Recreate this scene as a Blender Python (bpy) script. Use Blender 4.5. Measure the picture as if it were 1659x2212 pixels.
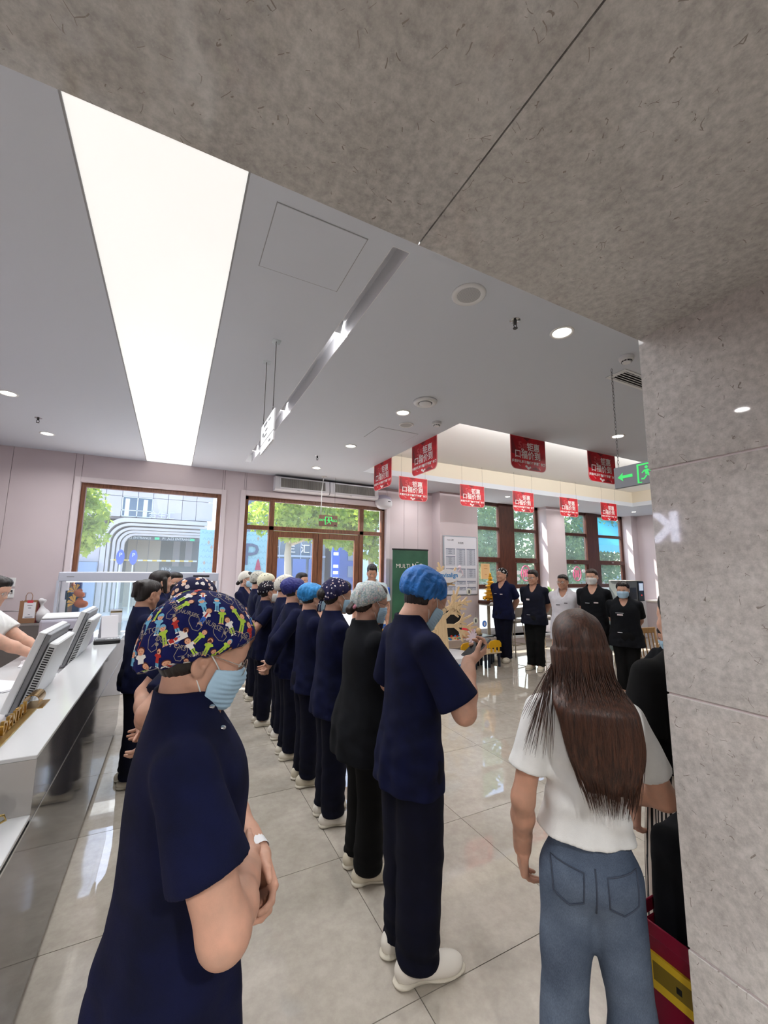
import bpy, bmesh, math, random
import numpy as np
from mathutils import Vector, Matrix
from mathutils.bvhtree import BVHTree
for o in list(bpy.data.objects): bpy.data.objects.remove(o, do_unlink=True)
SC = bpy.context.scene
COL = SC.collection
# ------------------------------------------------------------------ camera, sky, sun, exposure
# axes: +Y runs from the photographer to the street wall, +X to the right, z up, metres
cd = bpy.data.cameras.new('camera'); cam = bpy.data.objects.new('camera', cd); COL.objects.link(cam)
cd.sensor_fit = 'HORIZONTAL'; cd.sensor_width = 36.0; cd.lens = 885.0/1659.0*36.0
cd.clip_start = 0.03; cd.clip_end = 300
_f = Vector((0.45093, 0.88139, 0.14066)).normalized(); _x = Vector((0.88919, -0.45731, 0.01101))
_x = (_x - _f*_x.dot(_f)).normalized(); _u = _x.cross(_f)
cam.matrix_world = Matrix(((_x.x, _u.x, -_f.x, 0), (_x.y, _u.y, -_f.y, 0), (_x.z, _u.z, -_f.z, 1.68), (0, 0, 0, 1)))
SC.camera = cam
world = bpy.data.worlds.new('sky'); SC.world = world; world.use_nodes = True
_wn = world.node_tree; _sky = _wn.nodes.new('ShaderNodeTexSky'); _sky.sky_type = 'NISHITA'; _sky.sun_disc = False
_sky.sun_elevation = math.radians(52); _sky.sun_rotation = math.radians(-35); _sky.air_density = 1.0; _sky.dust_density = 1.5; _sky.altitude = 50
_wn.links.new(_sky.outputs[0], _wn.nodes['Background'].inputs[0]); _wn.nodes['Background'].inputs[1].default_value = 0.85
sd = bpy.data.lights.new('sun', 'SUN'); sun = bpy.data.objects.new('sun', sd); COL.objects.link(sun)
sd.energy = 17.0; sd.angle = math.radians(0.6); sd.color = (1.0, 0.95, 0.86)
_sdir = Vector((-0.50, 0.72, 1.12)).normalized()          # towards the sun: over the street, from the left
sun.rotation_euler = _sdir.to_track_quat('Z', 'Y').to_euler(); sun.location = (0, 9, 14)
vs = SC.view_settings; vs.view_transform = 'Standard'; vs.look = 'None'; vs.exposure = 0.0; vs.gamma = 1.0; vs.use_curve_mapping = False
SC.cycles.use_denoising = True
SC.cycles.max_bounces = 8; SC.cycles.diffuse_bounces = 4; SC.cycles.glossy_bounces = 4; SC.cycles.transmission_bounces = 6
SC.cycles.transparent_max_bounces = 12; SC.cycles.caustics_reflective = False; SC.cycles.caustics_refractive = False
SC.cycles.sample_clamp_indirect = 4.0
def area_light(loc, size, power, color=(1, 0.99, 0.98), size_y=None, rot=(0, 0, 0), spread=None, name='lamp_light', parent=None):
    l = bpy.data.lights.new(name, 'AREA'); l.energy = power; l.color = color
    l.shape = 'DISK' if size_y is None else 'RECTANGLE'; l.size = size
    if size_y: l.size_y = size_y
    if spread: l.spread = math.radians(spread)
    o = bpy.data.objects.new(name, l); COL.objects.link(o); o.location = loc; o.rotation_euler = rot
    if parent: o.parent = parent
    return o
# ------------------------------------------------------------------ materials
MATS = {}
def lin(c):
    return tuple(((v/255)/12.92 if v/255 <= 0.04045 else ((v/255+0.055)/1.055)**2.4) for v in c)
def mat(name, rgb=(200, 200, 200), rough=0.6, metal=0.0, spec=0.5, emit=None, estr=0.0, alpha=None, trans=None, ior=1.45, coat=0.0, sheen=0.0):
    if name in MATS: return MATS[name]
    m = bpy.data.materials.new(name); m.use_nodes = True; b = m.node_tree.nodes['Principled BSDF']
    b.inputs['Base Color'].default_value = (*lin(rgb), 1); b.inputs['Roughness'].default_value = rough
    b.inputs['Metallic'].default_value = metal; b.inputs['Specular IOR Level'].default_value = spec; b.inputs['IOR'].default_value = ior
    if emit: b.inputs['Emission Color'].default_value = (*lin(emit), 1); b.inputs['Emission Strength'].default_value = estr
    if trans: b.inputs['Transmission Weight'].default_value = trans
    if alpha is not None: b.inputs['Alpha'].default_value = alpha
    if coat: b.inputs['Coat Weight'].default_value = coat; b.inputs['Coat Roughness'].default_value = 0.05
    if sheen: b.inputs['Sheen Weight'].default_value = sheen
    m.diffuse_color = (*lin(rgb), 1); MATS[name] = m
    return m
class NT:
    """small helper around a material's node tree"""
    def __init__(s, m): s.t = m.node_tree; s.b = s.t.nodes['Principled BSDF']
    def n(s, typ, **kw):
        x = s.t.nodes.new('ShaderNode'+typ)
        for k, v in kw.items():
            if k in x.inputs.keys(): x.inputs[k].default_value = v
            else: setattr(x, k, v)
        return x
    def l(s, a, b): s.t.links.new(a, b)
    def coord(s, scale=(1, 1, 1), rot=(0, 0, 0), which='Object'):
        c = s.n('TexCoord'); mp = s.n('Mapping'); mp.inputs['Scale'].default_value = scale; mp.inputs['Rotation'].default_value = rot
        s.l(c.outputs[which], mp.inputs['Vector']); return mp.outputs[0]
    def ramp(s, fac, stops, interp='LINEAR'):
        r = s.n('ValToRGB'); r.color_ramp.interpolation = interp; e = r.color_ramp.elements
        while len(e) < len(stops): e.new(0.5)
        for el, (p, c) in zip(e, stops): el.position = p; el.color = (*lin(c), 1) if len(c) == 3 else c
        s.l(fac, r.inputs[0]); return r.outputs[0]
    def mix(s, fac, a, b, mode='MIX'):
        x = s.n('Mix', data_type='RGBA', blend_type=mode)
        for sock, v in ((x.inputs[0], fac), (x.inputs[6], a), (x.inputs[7], b)):
            if isinstance(v, (int, float)): sock.default_value = v
            elif isinstance(v, tuple): sock.default_value = (*lin(v), 1)
            else: s.l(v, sock)
        return x.outputs[2]
    def bump(s, h, strength=0.2, dist=0.01):
        b = s.n('Bump'); b.inputs['Strength'].default_value = strength; b.inputs['Distance'].default_value = dist
        s.l(h, b.inputs['Height']); s.l(b.outputs[0], s.b.inputs['Normal'])
    def noise(s, vec, scale, detail=3, rough=0.55):
        x = s.n('TexNoise', Scale=scale, Detail=detail, Roughness=rough); s.l(vec, x.inputs['Vector']); return x.outputs['Fac']
    def voro(s, vec, scale, feature='F1', rnd=1.0):
        x = s.n('TexVoronoi', feature=feature); x.inputs['Scale'].default_value = scale; x.inputs['Randomness'].default_value = rnd
        s.l(vec, x.inputs['Vector']); return x
def fabric(name, rgb, rough=0.85, var=0.25, weave=900, fold=0.0):
    if name in MATS: return MATS[name]
    m = mat(name, rgb, rough, spec=0.2, sheen=0.0); t = NT(m); v = t.coord()
    n = t.noise(v, 9, 4); d = tuple(c*(1-var) for c in rgb); u = tuple(min(255, c*(1+var*0.6)+2) for c in rgb)
    t.l(t.ramp(n, [(0.3, d), (0.7, u)]), t.b.inputs['Base Color'])
    h = t.noise(v, weave, 2); f = t.noise(v, 14, 3)
    a = t.n('Math', operation='MULTIPLY_ADD'); t.l(f, a.inputs[0]); a.inputs[1].default_value = 3.0; t.l(h, a.inputs[2])
    t.bump(a.outputs[0], 0.35, 0.006)
    return m
def skin(name, rgb):
    if name in MATS: return MATS[name]
    m = mat(name, rgb, 0.5, spec=0.35); t = NT(m); v = t.coord(); n = t.noise(v, 22, 4)
    t.l(t.ramp(n, [(0.3, tuple(c*0.93 for c in rgb)), (0.7, (min(255, rgb[0]*1.04), rgb[1]*1.0, rgb[2]*0.99))]), t.b.inputs['Base Color'])
    t.bump(t.noise(v, 600, 2), 0.12, 0.002)
    return m
# ------------------------------------------------------------------ objects
def tag(o, label=None, cat=None, group=None, kind=None):
    if label: o['label'] = label
    if cat: o['category'] = cat
    if group: o['group'] = group
    if kind: o['kind'] = kind
    return o
def link(name, me, m=None, parent=None):
    o = bpy.data.objects.new(name, me); COL.objects.link(o)
    if m is not None:
        for x in (m if isinstance(m, (list, tuple)) else [m]): me.materials.append(x)
    if parent: o.parent = parent
    return o
def empty(name, loc=(0, 0, 0), rz=0.0):
    o = bpy.data.objects.new(name, None); COL.objects.link(o); o.location = loc; o.rotation_euler = (0, 0, rz); o.empty_display_size = 0.1
    return o
def smooth(me, on=True):
    me.polygons.foreach_set('use_smooth', [on]*len(me.polygons)); me.update()
class MB:
    """collects primitives, then links them as one mesh object"""
    def __init__(s): s.b = bmesh.new(); s.mi = 0
    def _fin(s, vs, M=None):
        if M is not None: bmesh.ops.transform(s.b, matrix=M, verts=vs)
        if s.mi:
            for f in {f for v in vs for f in v.link_faces}: f.material_index = s.mi
        return s
    def box(s, lo, hi, bevel=0.0, M=None, seg=1):
        c = [(a+b)/2 for a, b in zip(lo, hi)]; d = [abs(b-a) for a, b in zip(lo, hi)]
        r = bmesh.ops.create_cube(s.b, size=1, matrix=Matrix.Translation(c) @ Matrix.Diagonal((*d, 1)))
        vs = r['verts']
        if bevel:
            es = list({e for v in vs for e in v.link_edges})
            rr = bmesh.ops.bevel(s.b, geom=es, offset=min(bevel, min(d)*0.49), segments=seg, affect='EDGES', profile=0.5)
            vs = list({v for f in rr['faces'] for v in f.verts} | {v for v in vs if v.is_valid})
        return s._fin(vs, M)
    def cyl(s, a, b, r, r2=None, n=16, cap=True):
        a = Vector(a); b = Vector(b); d = b-a
        q = d.to_track_quat('Z', 'Y').to_matrix().to_4x4(); M = Matrix.Translation((a+b)/2) @ q
        x = bmesh.ops.create_cone(s.b, cap_ends=cap, segments=n, radius1=r, radius2=r if r2 is None else r2, depth=d.length, matrix=M)
        return s._fin(x['verts'])
    def sph(s, c, r, n=12, sc=(1, 1, 1), M=None):
        x = bmesh.ops.create_uvsphere(s.b, u_segments=n, v_segments=max(6, n*2//3), radius=r, matrix=Matrix.Translation(c) @ Matrix.Diagonal((*sc, 1)))
        return s._fin(x['verts'], M)
    def tube(s, pts, r, n=8, closed=False, rads=None):
        pts = [Vector(p) for p in pts]; N = len(pts); rings = []; up = None
        for i, p in enumerate(pts):
            t = (pts[(i+1) % N]-pts[i-1]) if closed else (pts[min(i+1, N-1)]-pts[max(i-1, 0)])
            t.normalize()
            if up is None: up = t.orthogonal().normalized()
            up = (up - t*up.dot(t)).normalized() if (up-t*up.dot(t)).length > 1e-5 else t.orthogonal().normalized()
            w = t.cross(up); rr = rads[i] if rads else r
            rings.append([s.b.verts.new(p + (up*math.cos(k*2*math.pi/n)+w*math.sin(k*2*math.pi/n))*rr) for k in range(n)])
        fs = []
        for i in range(N if closed else N-1):
            A = rings[i]; B = rings[(i+1) % N]
            for k in range(n): fs.append(s.b.faces.new((A[k], A[(k+1) % n], B[(k+1) % n], B[k])))
        if not closed: fs.append(s.b.faces.new(rings[0][::-1])); fs.append(s.b.faces.new(rings[-1]))
        for f in fs: f.material_index = s.mi
        return s
    def lathe(s, prof, c=(0, 0, 0), n=24, a0=0, a1=2*math.pi):
        full = abs(a1-a0-2*math.pi) < 1e-6; K = n if full else n+1
        rings = [[s.b.verts.new((c[0]+r*math.cos(a0+(a1-a0)*k/n), c[1]+r*math.sin(a0+(a1-a0)*k/n), c[2]+z)) for k in range(K)] for r, z in prof]
        for i in range(len(prof)-1):
            for k in range(n):
                f = s.b.faces.new((rings[i][k], rings[i][(k+1) % K], rings[i+1][(k+1) % K], rings[i+1][k])); f.material_index = s.mi
        return s
    def poly(s, pts, depth=None):
        """flat polygon, extruded along depth when given"""
        vs = [s.b.verts.new(p) for p in pts]; f = s.b.faces.new(vs); f.material_index = s.mi
        if depth is not None:
            r = bmesh.ops.extrude_face_region(s.b, geom=[f]); nv = [e for e in r['geom'] if isinstance(e, bmesh.types.BMVert)]
            bmesh.ops.translate(s.b, vec=depth, verts=nv)
            for x in {x for v in nv for x in v.link_faces}: x.material_index = s.mi
        return s
    def build(s, name, m, parent=None, sm=False, ang=None):
        bmesh.ops.recalc_face_normals(s.b, faces=s.b.faces) if not sm or True else None
        me = bpy.data.meshes.new(name); s.b.to_mesh(me); s.b.free()
        o = link(name, me, m, parent)
        if sm:
            smooth(me)
            if ang is not None:
                try: me.set_sharp_from_angle(angle=math.radians(ang))
                except Exception: pass
        return o
def BX(name, lo, hi, m, parent=None, bevel=0.0, M=None, seg=1): return MB().box(lo, hi, bevel, M, seg).build(name, m, parent)
def rrect(w, h, r, n=5, corners=(1, 1, 1, 1)):
    """rounded rectangle outline centred at 0; corners bl, br, tr, tl"""
    out = []
    for (cx, cy, a), on in zip(((-w/2+r, -h/2+r, 180), (w/2-r, -h/2+r, 270), (w/2-r, h/2-r, 0), (-w/2+r, h/2-r, 90)), corners):
        if on:
            for k in range(n+1):
                t = math.radians(a+90*k/n); out.append((cx+r*math.cos(t), cy+r*math.sin(t)))
        else:
            out.append((cx+(-r if cx < 0 else r), cy+(-r if cy < 0 else r)))
    return out
def text_mesh(body, size, extrude=0.0, align='CENTER', bold=0.0, name='lettering'):
    c = bpy.data.curves.new(name, 'FONT'); c.body = body; c.size = size; c.extrude = extrude; c.align_x = align; c.align_y = 'CENTER'
    c.offset = bold; c.resolution_u = 2
    o = bpy.data.objects.new(name, c); COL.objects.link(o); bpy.context.view_layer.update()
    me = bpy.data.meshes.new_from_object(o.evaluated_get(bpy.context.evaluated_depsgraph_get()))
    bpy.data.objects.remove(o); bpy.data.curves.remove(c); me.name = name
    return me
def frame_matrix(org, xdir, ydir):
    """local x,y,z=x*y axes placed at org"""
    x = Vector(xdir).normalized(); y = Vector(ydir).normalized(); z = x.cross(y).normalized(); y = z.cross(x)
    return Matrix(((x.x, y.x, z.x, org[0]), (x.y, y.y, z.y, org[1]), (x.z, y.z, z.z, org[2]), (0, 0, 0, 1)))
def text_obj(body, size, M, m, parent=None, extrude=0.0, align='CENTER', bold=0.0, name='lettering'):
    me = text_mesh(body, size, extrude, align, bold, name); me.transform(M); o = link(name, me, m, parent); return o
# ------------------------------------------------------------------ organic shapes: blended distance fields turned into one mesh
def smin(a, b, k):
    h = np.maximum(k-np.abs(a-b), 0)/k
    return np.minimum(a, b)-h*h*(k*0.25)
def smax(a, b, k): return -smin(-a, -b, k)
def V3(*a): return np.array(a, float)
def cone(a, b, ra, rb=None): return ('c', np.array(a, float), np.array(b, float), ra, ra if rb is None else rb)
def ell(c, r, R=None): return ('e', np.array(c, float), np.array(r, float), np.eye(3) if R is None else R)
def rbox(c, h, rad, R=None): return ('b', np.array(c, float), np.array(h, float), rad, np.eye(3) if R is None else R)
def loft(z, rx, ry, cx=0.0, cy=0.0, p=2.2):
    z = np.array(z, float); o = np.argsort(z); f = lambda v: (np.full(len(z), v, float) if np.isscalar(v) else np.array(v, float))[o]
    z, rx, ry, cx, cy = z[o], f(rx), f(ry), f(cx), f(cy)
    zz = np.linspace(z[0], z[-1], 60); g = lambda v: np.convolve(np.pad(np.interp(zz, z, v), 4, 'edge'), np.ones(9)/9, 'valid')
    return ('l', zz, g(rx), g(ry), g(cx), g(cy), p)
def bounds(p, infl=0.0):
    if p[0] == 'c':
        r = max(p[3], p[4]); return np.minimum(p[1], p[2])-r-infl, np.maximum(p[1], p[2])+r+infl
    if p[0] == 'e':
        e = np.sqrt(((p[3]*p[2][None, :])**2).sum(1)); return p[1]-e-infl, p[1]+e+infl
    if p[0] == 'b':
        e = np.abs(p[4]) @ (p[2]+p[3]); return p[1]-e-infl, p[1]+e+infl
    zz, rx, ry, cx, cy = p[1:6]
    return (np.array([(cx-rx).min(), (cy-ry).min(), zz[0]])-infl, np.array([(cx+rx).max(), (cy+ry).max(), zz[-1]])+infl)
def dist(p, X, Y, Z):
    if p[0] == 'c':
        a, b, ra, rb = p[1:]; ab = b-a; L = max(ab @ ab, 1e-9)
        t = np.clip(((X-a[0])*ab[0]+(Y-a[1])*ab[1]+(Z-a[2])*ab[2])/L, 0, 1)
        return np.sqrt((X-a[0]-t*ab[0])**2+(Y-a[1]-t*ab[1])**2+(Z-a[2]-t*ab[2])**2)-(ra+(rb-ra)*t)
    if p[0] in 'eb':
        c = p[1]; R = p[3] if p[0] == 'e' else p[4]; dx, dy, dz = X-c[0], Y-c[1], Z-c[2]
        u = [R[0, i]*dx+R[1, i]*dy+R[2, i]*dz for i in range(3)]
        if p[0] == 'e':
            r = p[2]; q = np.sqrt((u[0]/r[0])**2+(u[1]/r[1])**2+(u[2]/r[2])**2)+1e-6
            g = np.sqrt((u[0]/r[0]**2)**2+(u[1]/r[1]**2)**2+(u[2]/r[2]**2)**2)+1e-6
            return q*(q-1)/g
        h = p[2]; q = [np.abs(u[i])-h[i] for i in range(3)]
        return np.sqrt(sum(np.maximum(v, 0)**2 for v in q))+np.minimum(np.maximum(np.maximum(q[0], q[1]), q[2]), 0)-p[3]
    zz, rx, ry, cx, cy, e = p[1:]
    z = Z.ravel(); f = lambda v: np.interp(z, zz, v).reshape(Z.shape)
    a, b = f(rx), f(ry); x = X-f(cx); y = Y-f(cy)
    q = ((np.abs(x)/a)**e+(np.abs(y)/b)**e)**(1/e)+1e-6; r = np.sqrt(x*x+y*y)
    d = np.where(q > 0.25, r*(1-1/q), -0.75*np.minimum(a, b))
    return np.maximum(d, np.maximum(zz[0]-Z, Z-zz[-1]))
class Vol:
    def __init__(s, lo, hi, h):
        s.h = h; s.lo = np.array(lo, float)-2*h; s.n = np.ceil((np.array(hi)-s.lo)/h).astype(int)+3
        s.f = np.full(s.n, 0.2, np.float32); s.ax = [s.lo[i]+h*np.arange(s.n[i]) for i in range(3)]
    def sl(s, lo, hi):
        a = np.clip(np.floor((lo-s.lo)/s.h).astype(int), 0, s.n); b = np.clip(np.ceil((hi-s.lo)/s.h).astype(int)+1, 0, s.n)
        if (b <= a).any(): return None
        S = tuple(slice(a[i], b[i]) for i in range(3))
        return S, s.ax[0][S[0]][:, None, None], s.ax[1][S[1]][None, :, None], s.ax[2][S[2]][None, None, :]
    def all(s): return s.ax[0][:, None, None], s.ax[1][None, :, None], s.ax[2][None, None, :]
    def add(s, prims, k=0.02, infl=0.0, margin=0.02):
        for p in prims:
            kk = k
            if isinstance(p, list): p, kk = p
            lo, hi = bounds(p, infl+kk+margin); r = s.sl(lo, hi)
            if r is None: continue
            S, X, Y, Z = r; s.f[S] = smin(s.f[S], dist(p, X, Y, Z)-infl, kk)
        return s
    def cut(s, prims, k=0.006, infl=0.0):
        for p in prims:
            lo, hi = bounds(p, infl+k+3*s.h); r = s.sl(lo, hi)
            if r is None: continue
            S, X, Y, Z = r; s.f[S] = smax(s.f[S], -(dist(p, X, Y, Z)-infl), k)
        return s
    def plane(s, n, c, k=0.004):
        """keep the side where n.p < c"""
        X, Y, Z = s.all(); s.f = smax(s.f, (n[0]*X+n[1]*Y+n[2]*Z-c).astype(np.float32), k); return s
    def disp(s, fn):
        X, Y, Z = s.all(); s.f = (s.f+fn(X, Y, Z)).astype(np.float32); return s
    def mesh(s, skip=(), relax=1):
        f = s.f; sg = f < 0; n = f.shape; cs = [slice(None, -1), slice(1, None)]
        cnt = np.zeros([v-1 for v in n], np.int8)
        for i in (0, 1):
            for j in (0, 1):
                for k in (0, 1): cnt += sg[cs[i], cs[j], cs[k]]
        act = np.argwhere((cnt > 0) & (cnt < 8)); idx = np.full(cnt.shape, -1, np.int64); idx[tuple(act.T)] = np.arange(len(act))
        if not len(act): return np.zeros((0, 3)), np.zeros((0, 4), int)
        acc = np.zeros((len(act), 3)); w = np.zeros(len(act))
        cor = np.array([[i, j, k] for i in (0, 1) for j in (0, 1) for k in (0, 1)])
        val = np.stack([f[tuple((act+c).T)] for c in cor], 1)
        for a in range(8):
            for b in range(a+1, 8):
                if np.abs(cor[a]-cor[b]).sum() != 1: continue
                x, y = val[:, a], val[:, b]; m = (x < 0) != (y < 0)
                t = np.where(m, x/np.where(m, x-y, 1), 0)[:, None]
                acc += np.where(m[:, None], cor[a]+t*(cor[b]-cor[a]), 0); w += m
        v = s.lo+s.h*(act+acc/w[:, None]); quads = []
        for ax in range(3):
            A = [slice(None)]*3; B = [slice(None)]*3; A[ax] = slice(None, -1); B[ax] = slice(1, None)
            e = np.argwhere(sg[tuple(A)] != sg[tuple(B)]); u, w_ = (ax+1) % 3, (ax+2) % 3
            e = e[(e[:, u] > 0) & (e[:, w_] > 0) & (e[:, u] < n[u]-1) & (e[:, w_] < n[w_]-1)]
            if not len(e): continue
            du = np.zeros(3, int); du[u] = 1; dw = np.zeros(3, int); dw[w_] = 1
            q = np.stack([idx[tuple((e-du-dw).T)], idx[tuple((e-dw).T)], idx[tuple(e.T)], idx[tuple((e-du).T)]], 1)
            inside = sg[tuple(e.T)]; q[~inside] = q[~inside][:, ::-1]; quads.append(q)
        q = np.concatenate(quads)
        for _ in range(relax):
            sm = np.zeros_like(v); c = np.zeros(len(v))
            for i in range(4):
                np.add.at(sm, q[:, i], v[q[:, (i+1) % 4]]); np.add.at(c, q[:, i], 1)
            v = np.where(c[:, None] > 2, v*0.4+0.6*sm/np.maximum(c, 1)[:, None], v)
        if len(skip):
            ce = v[q].mean(1); keep = np.ones(len(q), bool)
            for lo, hi in skip: keep &= ~((ce > np.array(lo)).all(1) & (ce < np.array(hi)).all(1))
            q = q[keep]; used = np.unique(q); mp = np.full(len(v), -1); mp[used] = np.arange(len(used)); v = v[used]; q = mp[q]
        return v, q
def join(parts):
    vs, qs, o = [], [], 0
    for v, q in parts:
        vs.append(v); qs.append(q+o); o += len(v)
    return np.concatenate(vs), np.concatenate(qs)
def quad_mesh(name, v, q):
    me = bpy.data.meshes.new(name); me.vertices.add(len(v)); me.vertices.foreach_set('co', np.ascontiguousarray(v, np.float32).ravel())
    me.loops.add(len(q)*4); me.loops.foreach_set('vertex_index', np.ascontiguousarray(q, np.int32).ravel())
    me.polygons.add(len(q)); me.polygons.foreach_set('loop_start', np.arange(0, 4*len(q), 4, dtype=np.int32))
    me.polygons.foreach_set('use_smooth', np.ones(len(q), bool)); me.update(calc_edges=True); return me
def waves(seed, freq, amp, aniso=(1, 1, 1), n=7):
    rs = np.random.RandomState(seed); D = rs.normal(size=(n, 3)); D /= np.linalg.norm(D, axis=1)[:, None]; D *= freq*rs.uniform(0.6, 1.5, (n, 1))*np.array(aniso); ph = rs.uniform(0, 6.28, n)
    def fn(X, Y, Z):
        o = 0
        for d, p in zip(D, ph): o = o+np.sin(d[0]*X+d[1]*Y+d[2]*Z+p)
        return o*(amp/math.sqrt(n))
    return fn
def rotm(rx=0, ry=0, rz=0):
    return np.array((Matrix.Rotation(math.radians(rz), 3, 'Z') @ Matrix.Rotation(math.radians(ry), 3, 'Y') @ Matrix.Rotation(math.radians(rx), 3, 'X')))
def xf(prims, R, t):
    out = []
    for p in prims:
        k = None
        if isinstance(p, list): p, k = p
        if p[0] == 'c': q = ('c', R @ p[1]+t, R @ p[2]+t, p[3], p[4])
        elif p[0] == 'e': q = ('e', R @ p[1]+t, p[2], R @ p[3])
        else: q = ('b', R @ p[1]+t, p[2], p[3], R @ p[4])
        out.append([q, k] if k is not None else q)
    return out
def box_of(prims, infl=0.0):
    b = [bounds(p[0] if isinstance(p, list) else p, infl) for p in prims]
    return np.min([x[0] for x in b], 0), np.max([x[1] for x in b], 0)
def sdf_obj(name, prims, m, parent=None, h=0.01, k=0.02, cuts=(), disp=None, relax=1):
    lo, hi = box_of(prims, 0.02); v = Vol(lo, hi, h).add(prims, k).cut(cuts)
    if disp: v.disp(disp)
    return link(name, quad_mesh(name, *v.mesh(relax=relax)), m, parent)
# ------------------------------------------------------------------ material library
skin('skin', (196, 155, 134)); skin('skin_tan', (182, 140, 118)); skin('skin_pale', (214, 172, 150))
mat('eye_white', (225, 222, 216), 0.2); mat('eye_dark', (30, 20, 16), 0.15); mat('lace_white', (232, 232, 230), 0.7)
mat('sole_white', (205, 198, 182), 0.6); mat('rubber_dark', (38, 34, 32), 0.7); mat('badge_white', (222, 206, 206), 0.4)
mat('shoe_white', (222, 216, 206), 0.55); mat('shoe_cream', (205, 196, 176), 0.6); mat('croc_white', (214, 206, 190), 0.5); mat('shoe_grey', (170, 166, 160), 0.6)
mat('glasses_metal', (190, 180, 172), 0.25, 0.9); mat('glasses_dark', (35, 30, 30), 0.35)
_m = mat('lens_glass', (240, 248, 250), 0.02, alpha=0.18, spec=0.8)
_m = mat('mask_blue', (172, 205, 228), 0.75, spec=0.2); _m = mat('mask_white', (225, 226, 226), 0.75, spec=0.2)
def hairmat(name, rgb, hi):
    m = mat(name, rgb, 0.42, spec=0.45); t = NT(m); v = t.coord(scale=(90, 90, 3)); n = t.noise(v, 1.6, 4, 0.6)
    t.l(t.ramp(n, [(0.35, rgb), (0.72, hi)]), t.b.inputs['Base Color']); t.bump(n, 0.5, 0.004); return m
hairmat('hair_black', (18, 14, 14), (44, 36, 34)); hairmat('hair_dark', (28, 19, 17), (66, 47, 40)); hairmat('hair_brown', (38, 22, 16), (84, 52, 38))
fabric('navy', (9, 14, 46)); fabric('navy_dark', (7, 9, 28)); fabric('navy_grey', (15, 18, 32)); fabric('black_cloth', (13, 15, 20)); fabric('black_plain', (9, 9, 10))
fabric('white_cloth', (226, 226, 224), var=0.05); fabric('white_coat', (222, 222, 230), var=0.05); fabric('pale_shirt', (205, 220, 226), var=0.06)
def denim():
    m = mat('denim', (86, 100, 122), 0.85, spec=0.15); t = NT(m); v = t.coord(); n = t.noise(v, 5, 4); f = t.noise(t.coord(scale=(260, 260, 60)), 3, 2)
    a = t.ramp(n, [(0.3, (66, 78, 98)), (0.7, (112, 126, 146))]); b = t.ramp(f, [(0.3, (150, 150, 150)), (0.7, (255, 255, 255))])
    t.l(t.mix(0.55, a, b, 'MULTIPLY'), t.b.inputs['Base Color']); t.bump(f, 0.4, 0.002)
denim()
def capmat(name, base, blobs, scale=38, thr=0.30, extra=None, thr2=0.12, line=None):
    """printed cloth: round motifs in changing colours scattered on a plain ground"""
    if name in MATS: return MATS[name]
    m = mat(name, base, 0.8, spec=0.2); t = NT(m); v = t.coord(); wob = t.n('TexNoise', Scale=60.0, Detail=1.0); t.l(v, wob.inputs['Vector'])
    add = t.n('MixRGB'); add.inputs[0].default_value = 0.012; t.l(v, add.inputs[1]); t.l(wob.outputs['Color'], add.inputs[2])
    vo = t.voro(add.outputs[0], scale); sep = t.n('SeparateColor'); t.l(vo.outputs['Color'], sep.inputs[0])
    stops = [((i+0.0)/len(blobs), c) for i, c in enumerate(blobs)]; bc = t.ramp(sep.outputs[0], stops, 'CONSTANT')
    fac = t.n('Math', operation='LESS_THAN'); t.l(vo.outputs['Distance'], fac.inputs[0]); fac.inputs[1].default_value = thr
    c = t.mix(fac.outputs[0], base, bc)
    if extra:
        v2 = t.voro(add.outputs[0], scale*1.7); f2 = t.n('Math', operation='LESS_THAN'); t.l(v2.outputs['Distance'], f2.inputs[0]); f2.inputs[1].default_value = thr2
        c = t.mix(f2.outputs[0], c, extra)
    if line:
        v3 = t.voro(add.outputs[0], scale*0.9, 'DISTANCE_TO_EDGE'); f3 = t.n('Math', operation='LESS_THAN'); t.l(v3.outputs['Distance'], f3.inputs[0]); f3.inputs[1].default_value = 0.07
        c = t.mix(f3.outputs[0], c, line)
    t.l(c, t.b.inputs['Base Color']); t.bump(t.noise(v, 700, 2), 0.25, 0.003); return m
capmat('cap_navy_animals', (30, 30, 62), [(30, 30, 62), (226, 196, 176), (235, 228, 222), (30, 30, 62), (214, 158, 120), (226, 214, 214)], 36, 0.42, (120, 60, 60), 0.08)
capmat('cap_navy_bunny', (40, 38, 72), [(40, 38, 72), (214, 198, 202), (40, 38, 72), (232, 226, 226), (206, 180, 170)], 44, 0.27, (200, 190, 196), 0.08)
capmat('cap_floral', (190, 194, 192), [(160, 176, 182), (206, 170, 176), (186, 194, 172), (214, 196, 172), (150, 172, 178), (200, 204, 204)], 62, 0.40, (206, 120, 130), 0.13, (140, 158, 160))
capmat('cap_polka', (24, 22, 34), [(220, 216, 216), (24, 22, 34), (214, 210, 206), (190, 170, 166)], 46, 0.30)
capmat('cap_leaf', (206, 202, 192), [(206, 202, 192), (110, 114, 104), (206, 202, 192), (150, 150, 138), (120, 110, 96)], 52, 0.30, (90, 92, 84), 0.1)
capmat('cap_cream', (214, 210, 186), [(214, 210, 186), (150, 154, 110), (90, 96, 84), (214, 210, 186), (176, 176, 150)], 48, 0.30)
capmat('cap_grey', (176, 174, 164), [(176, 174, 164), (120, 122, 112), (196, 194, 184), (150, 150, 140)], 40, 0.36, (214, 212, 204), 0.1)
capmat('cap_white', (212, 208, 198), [(212, 208, 198), (212, 208, 198), (150, 140, 120), (212, 208, 198)], 44, 0.16)
capmat('cap_mono', (20, 18, 20), [(230, 228, 226), (20, 18, 20), (236, 234, 232), (200, 196, 196)], 40, 0.40)
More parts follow.
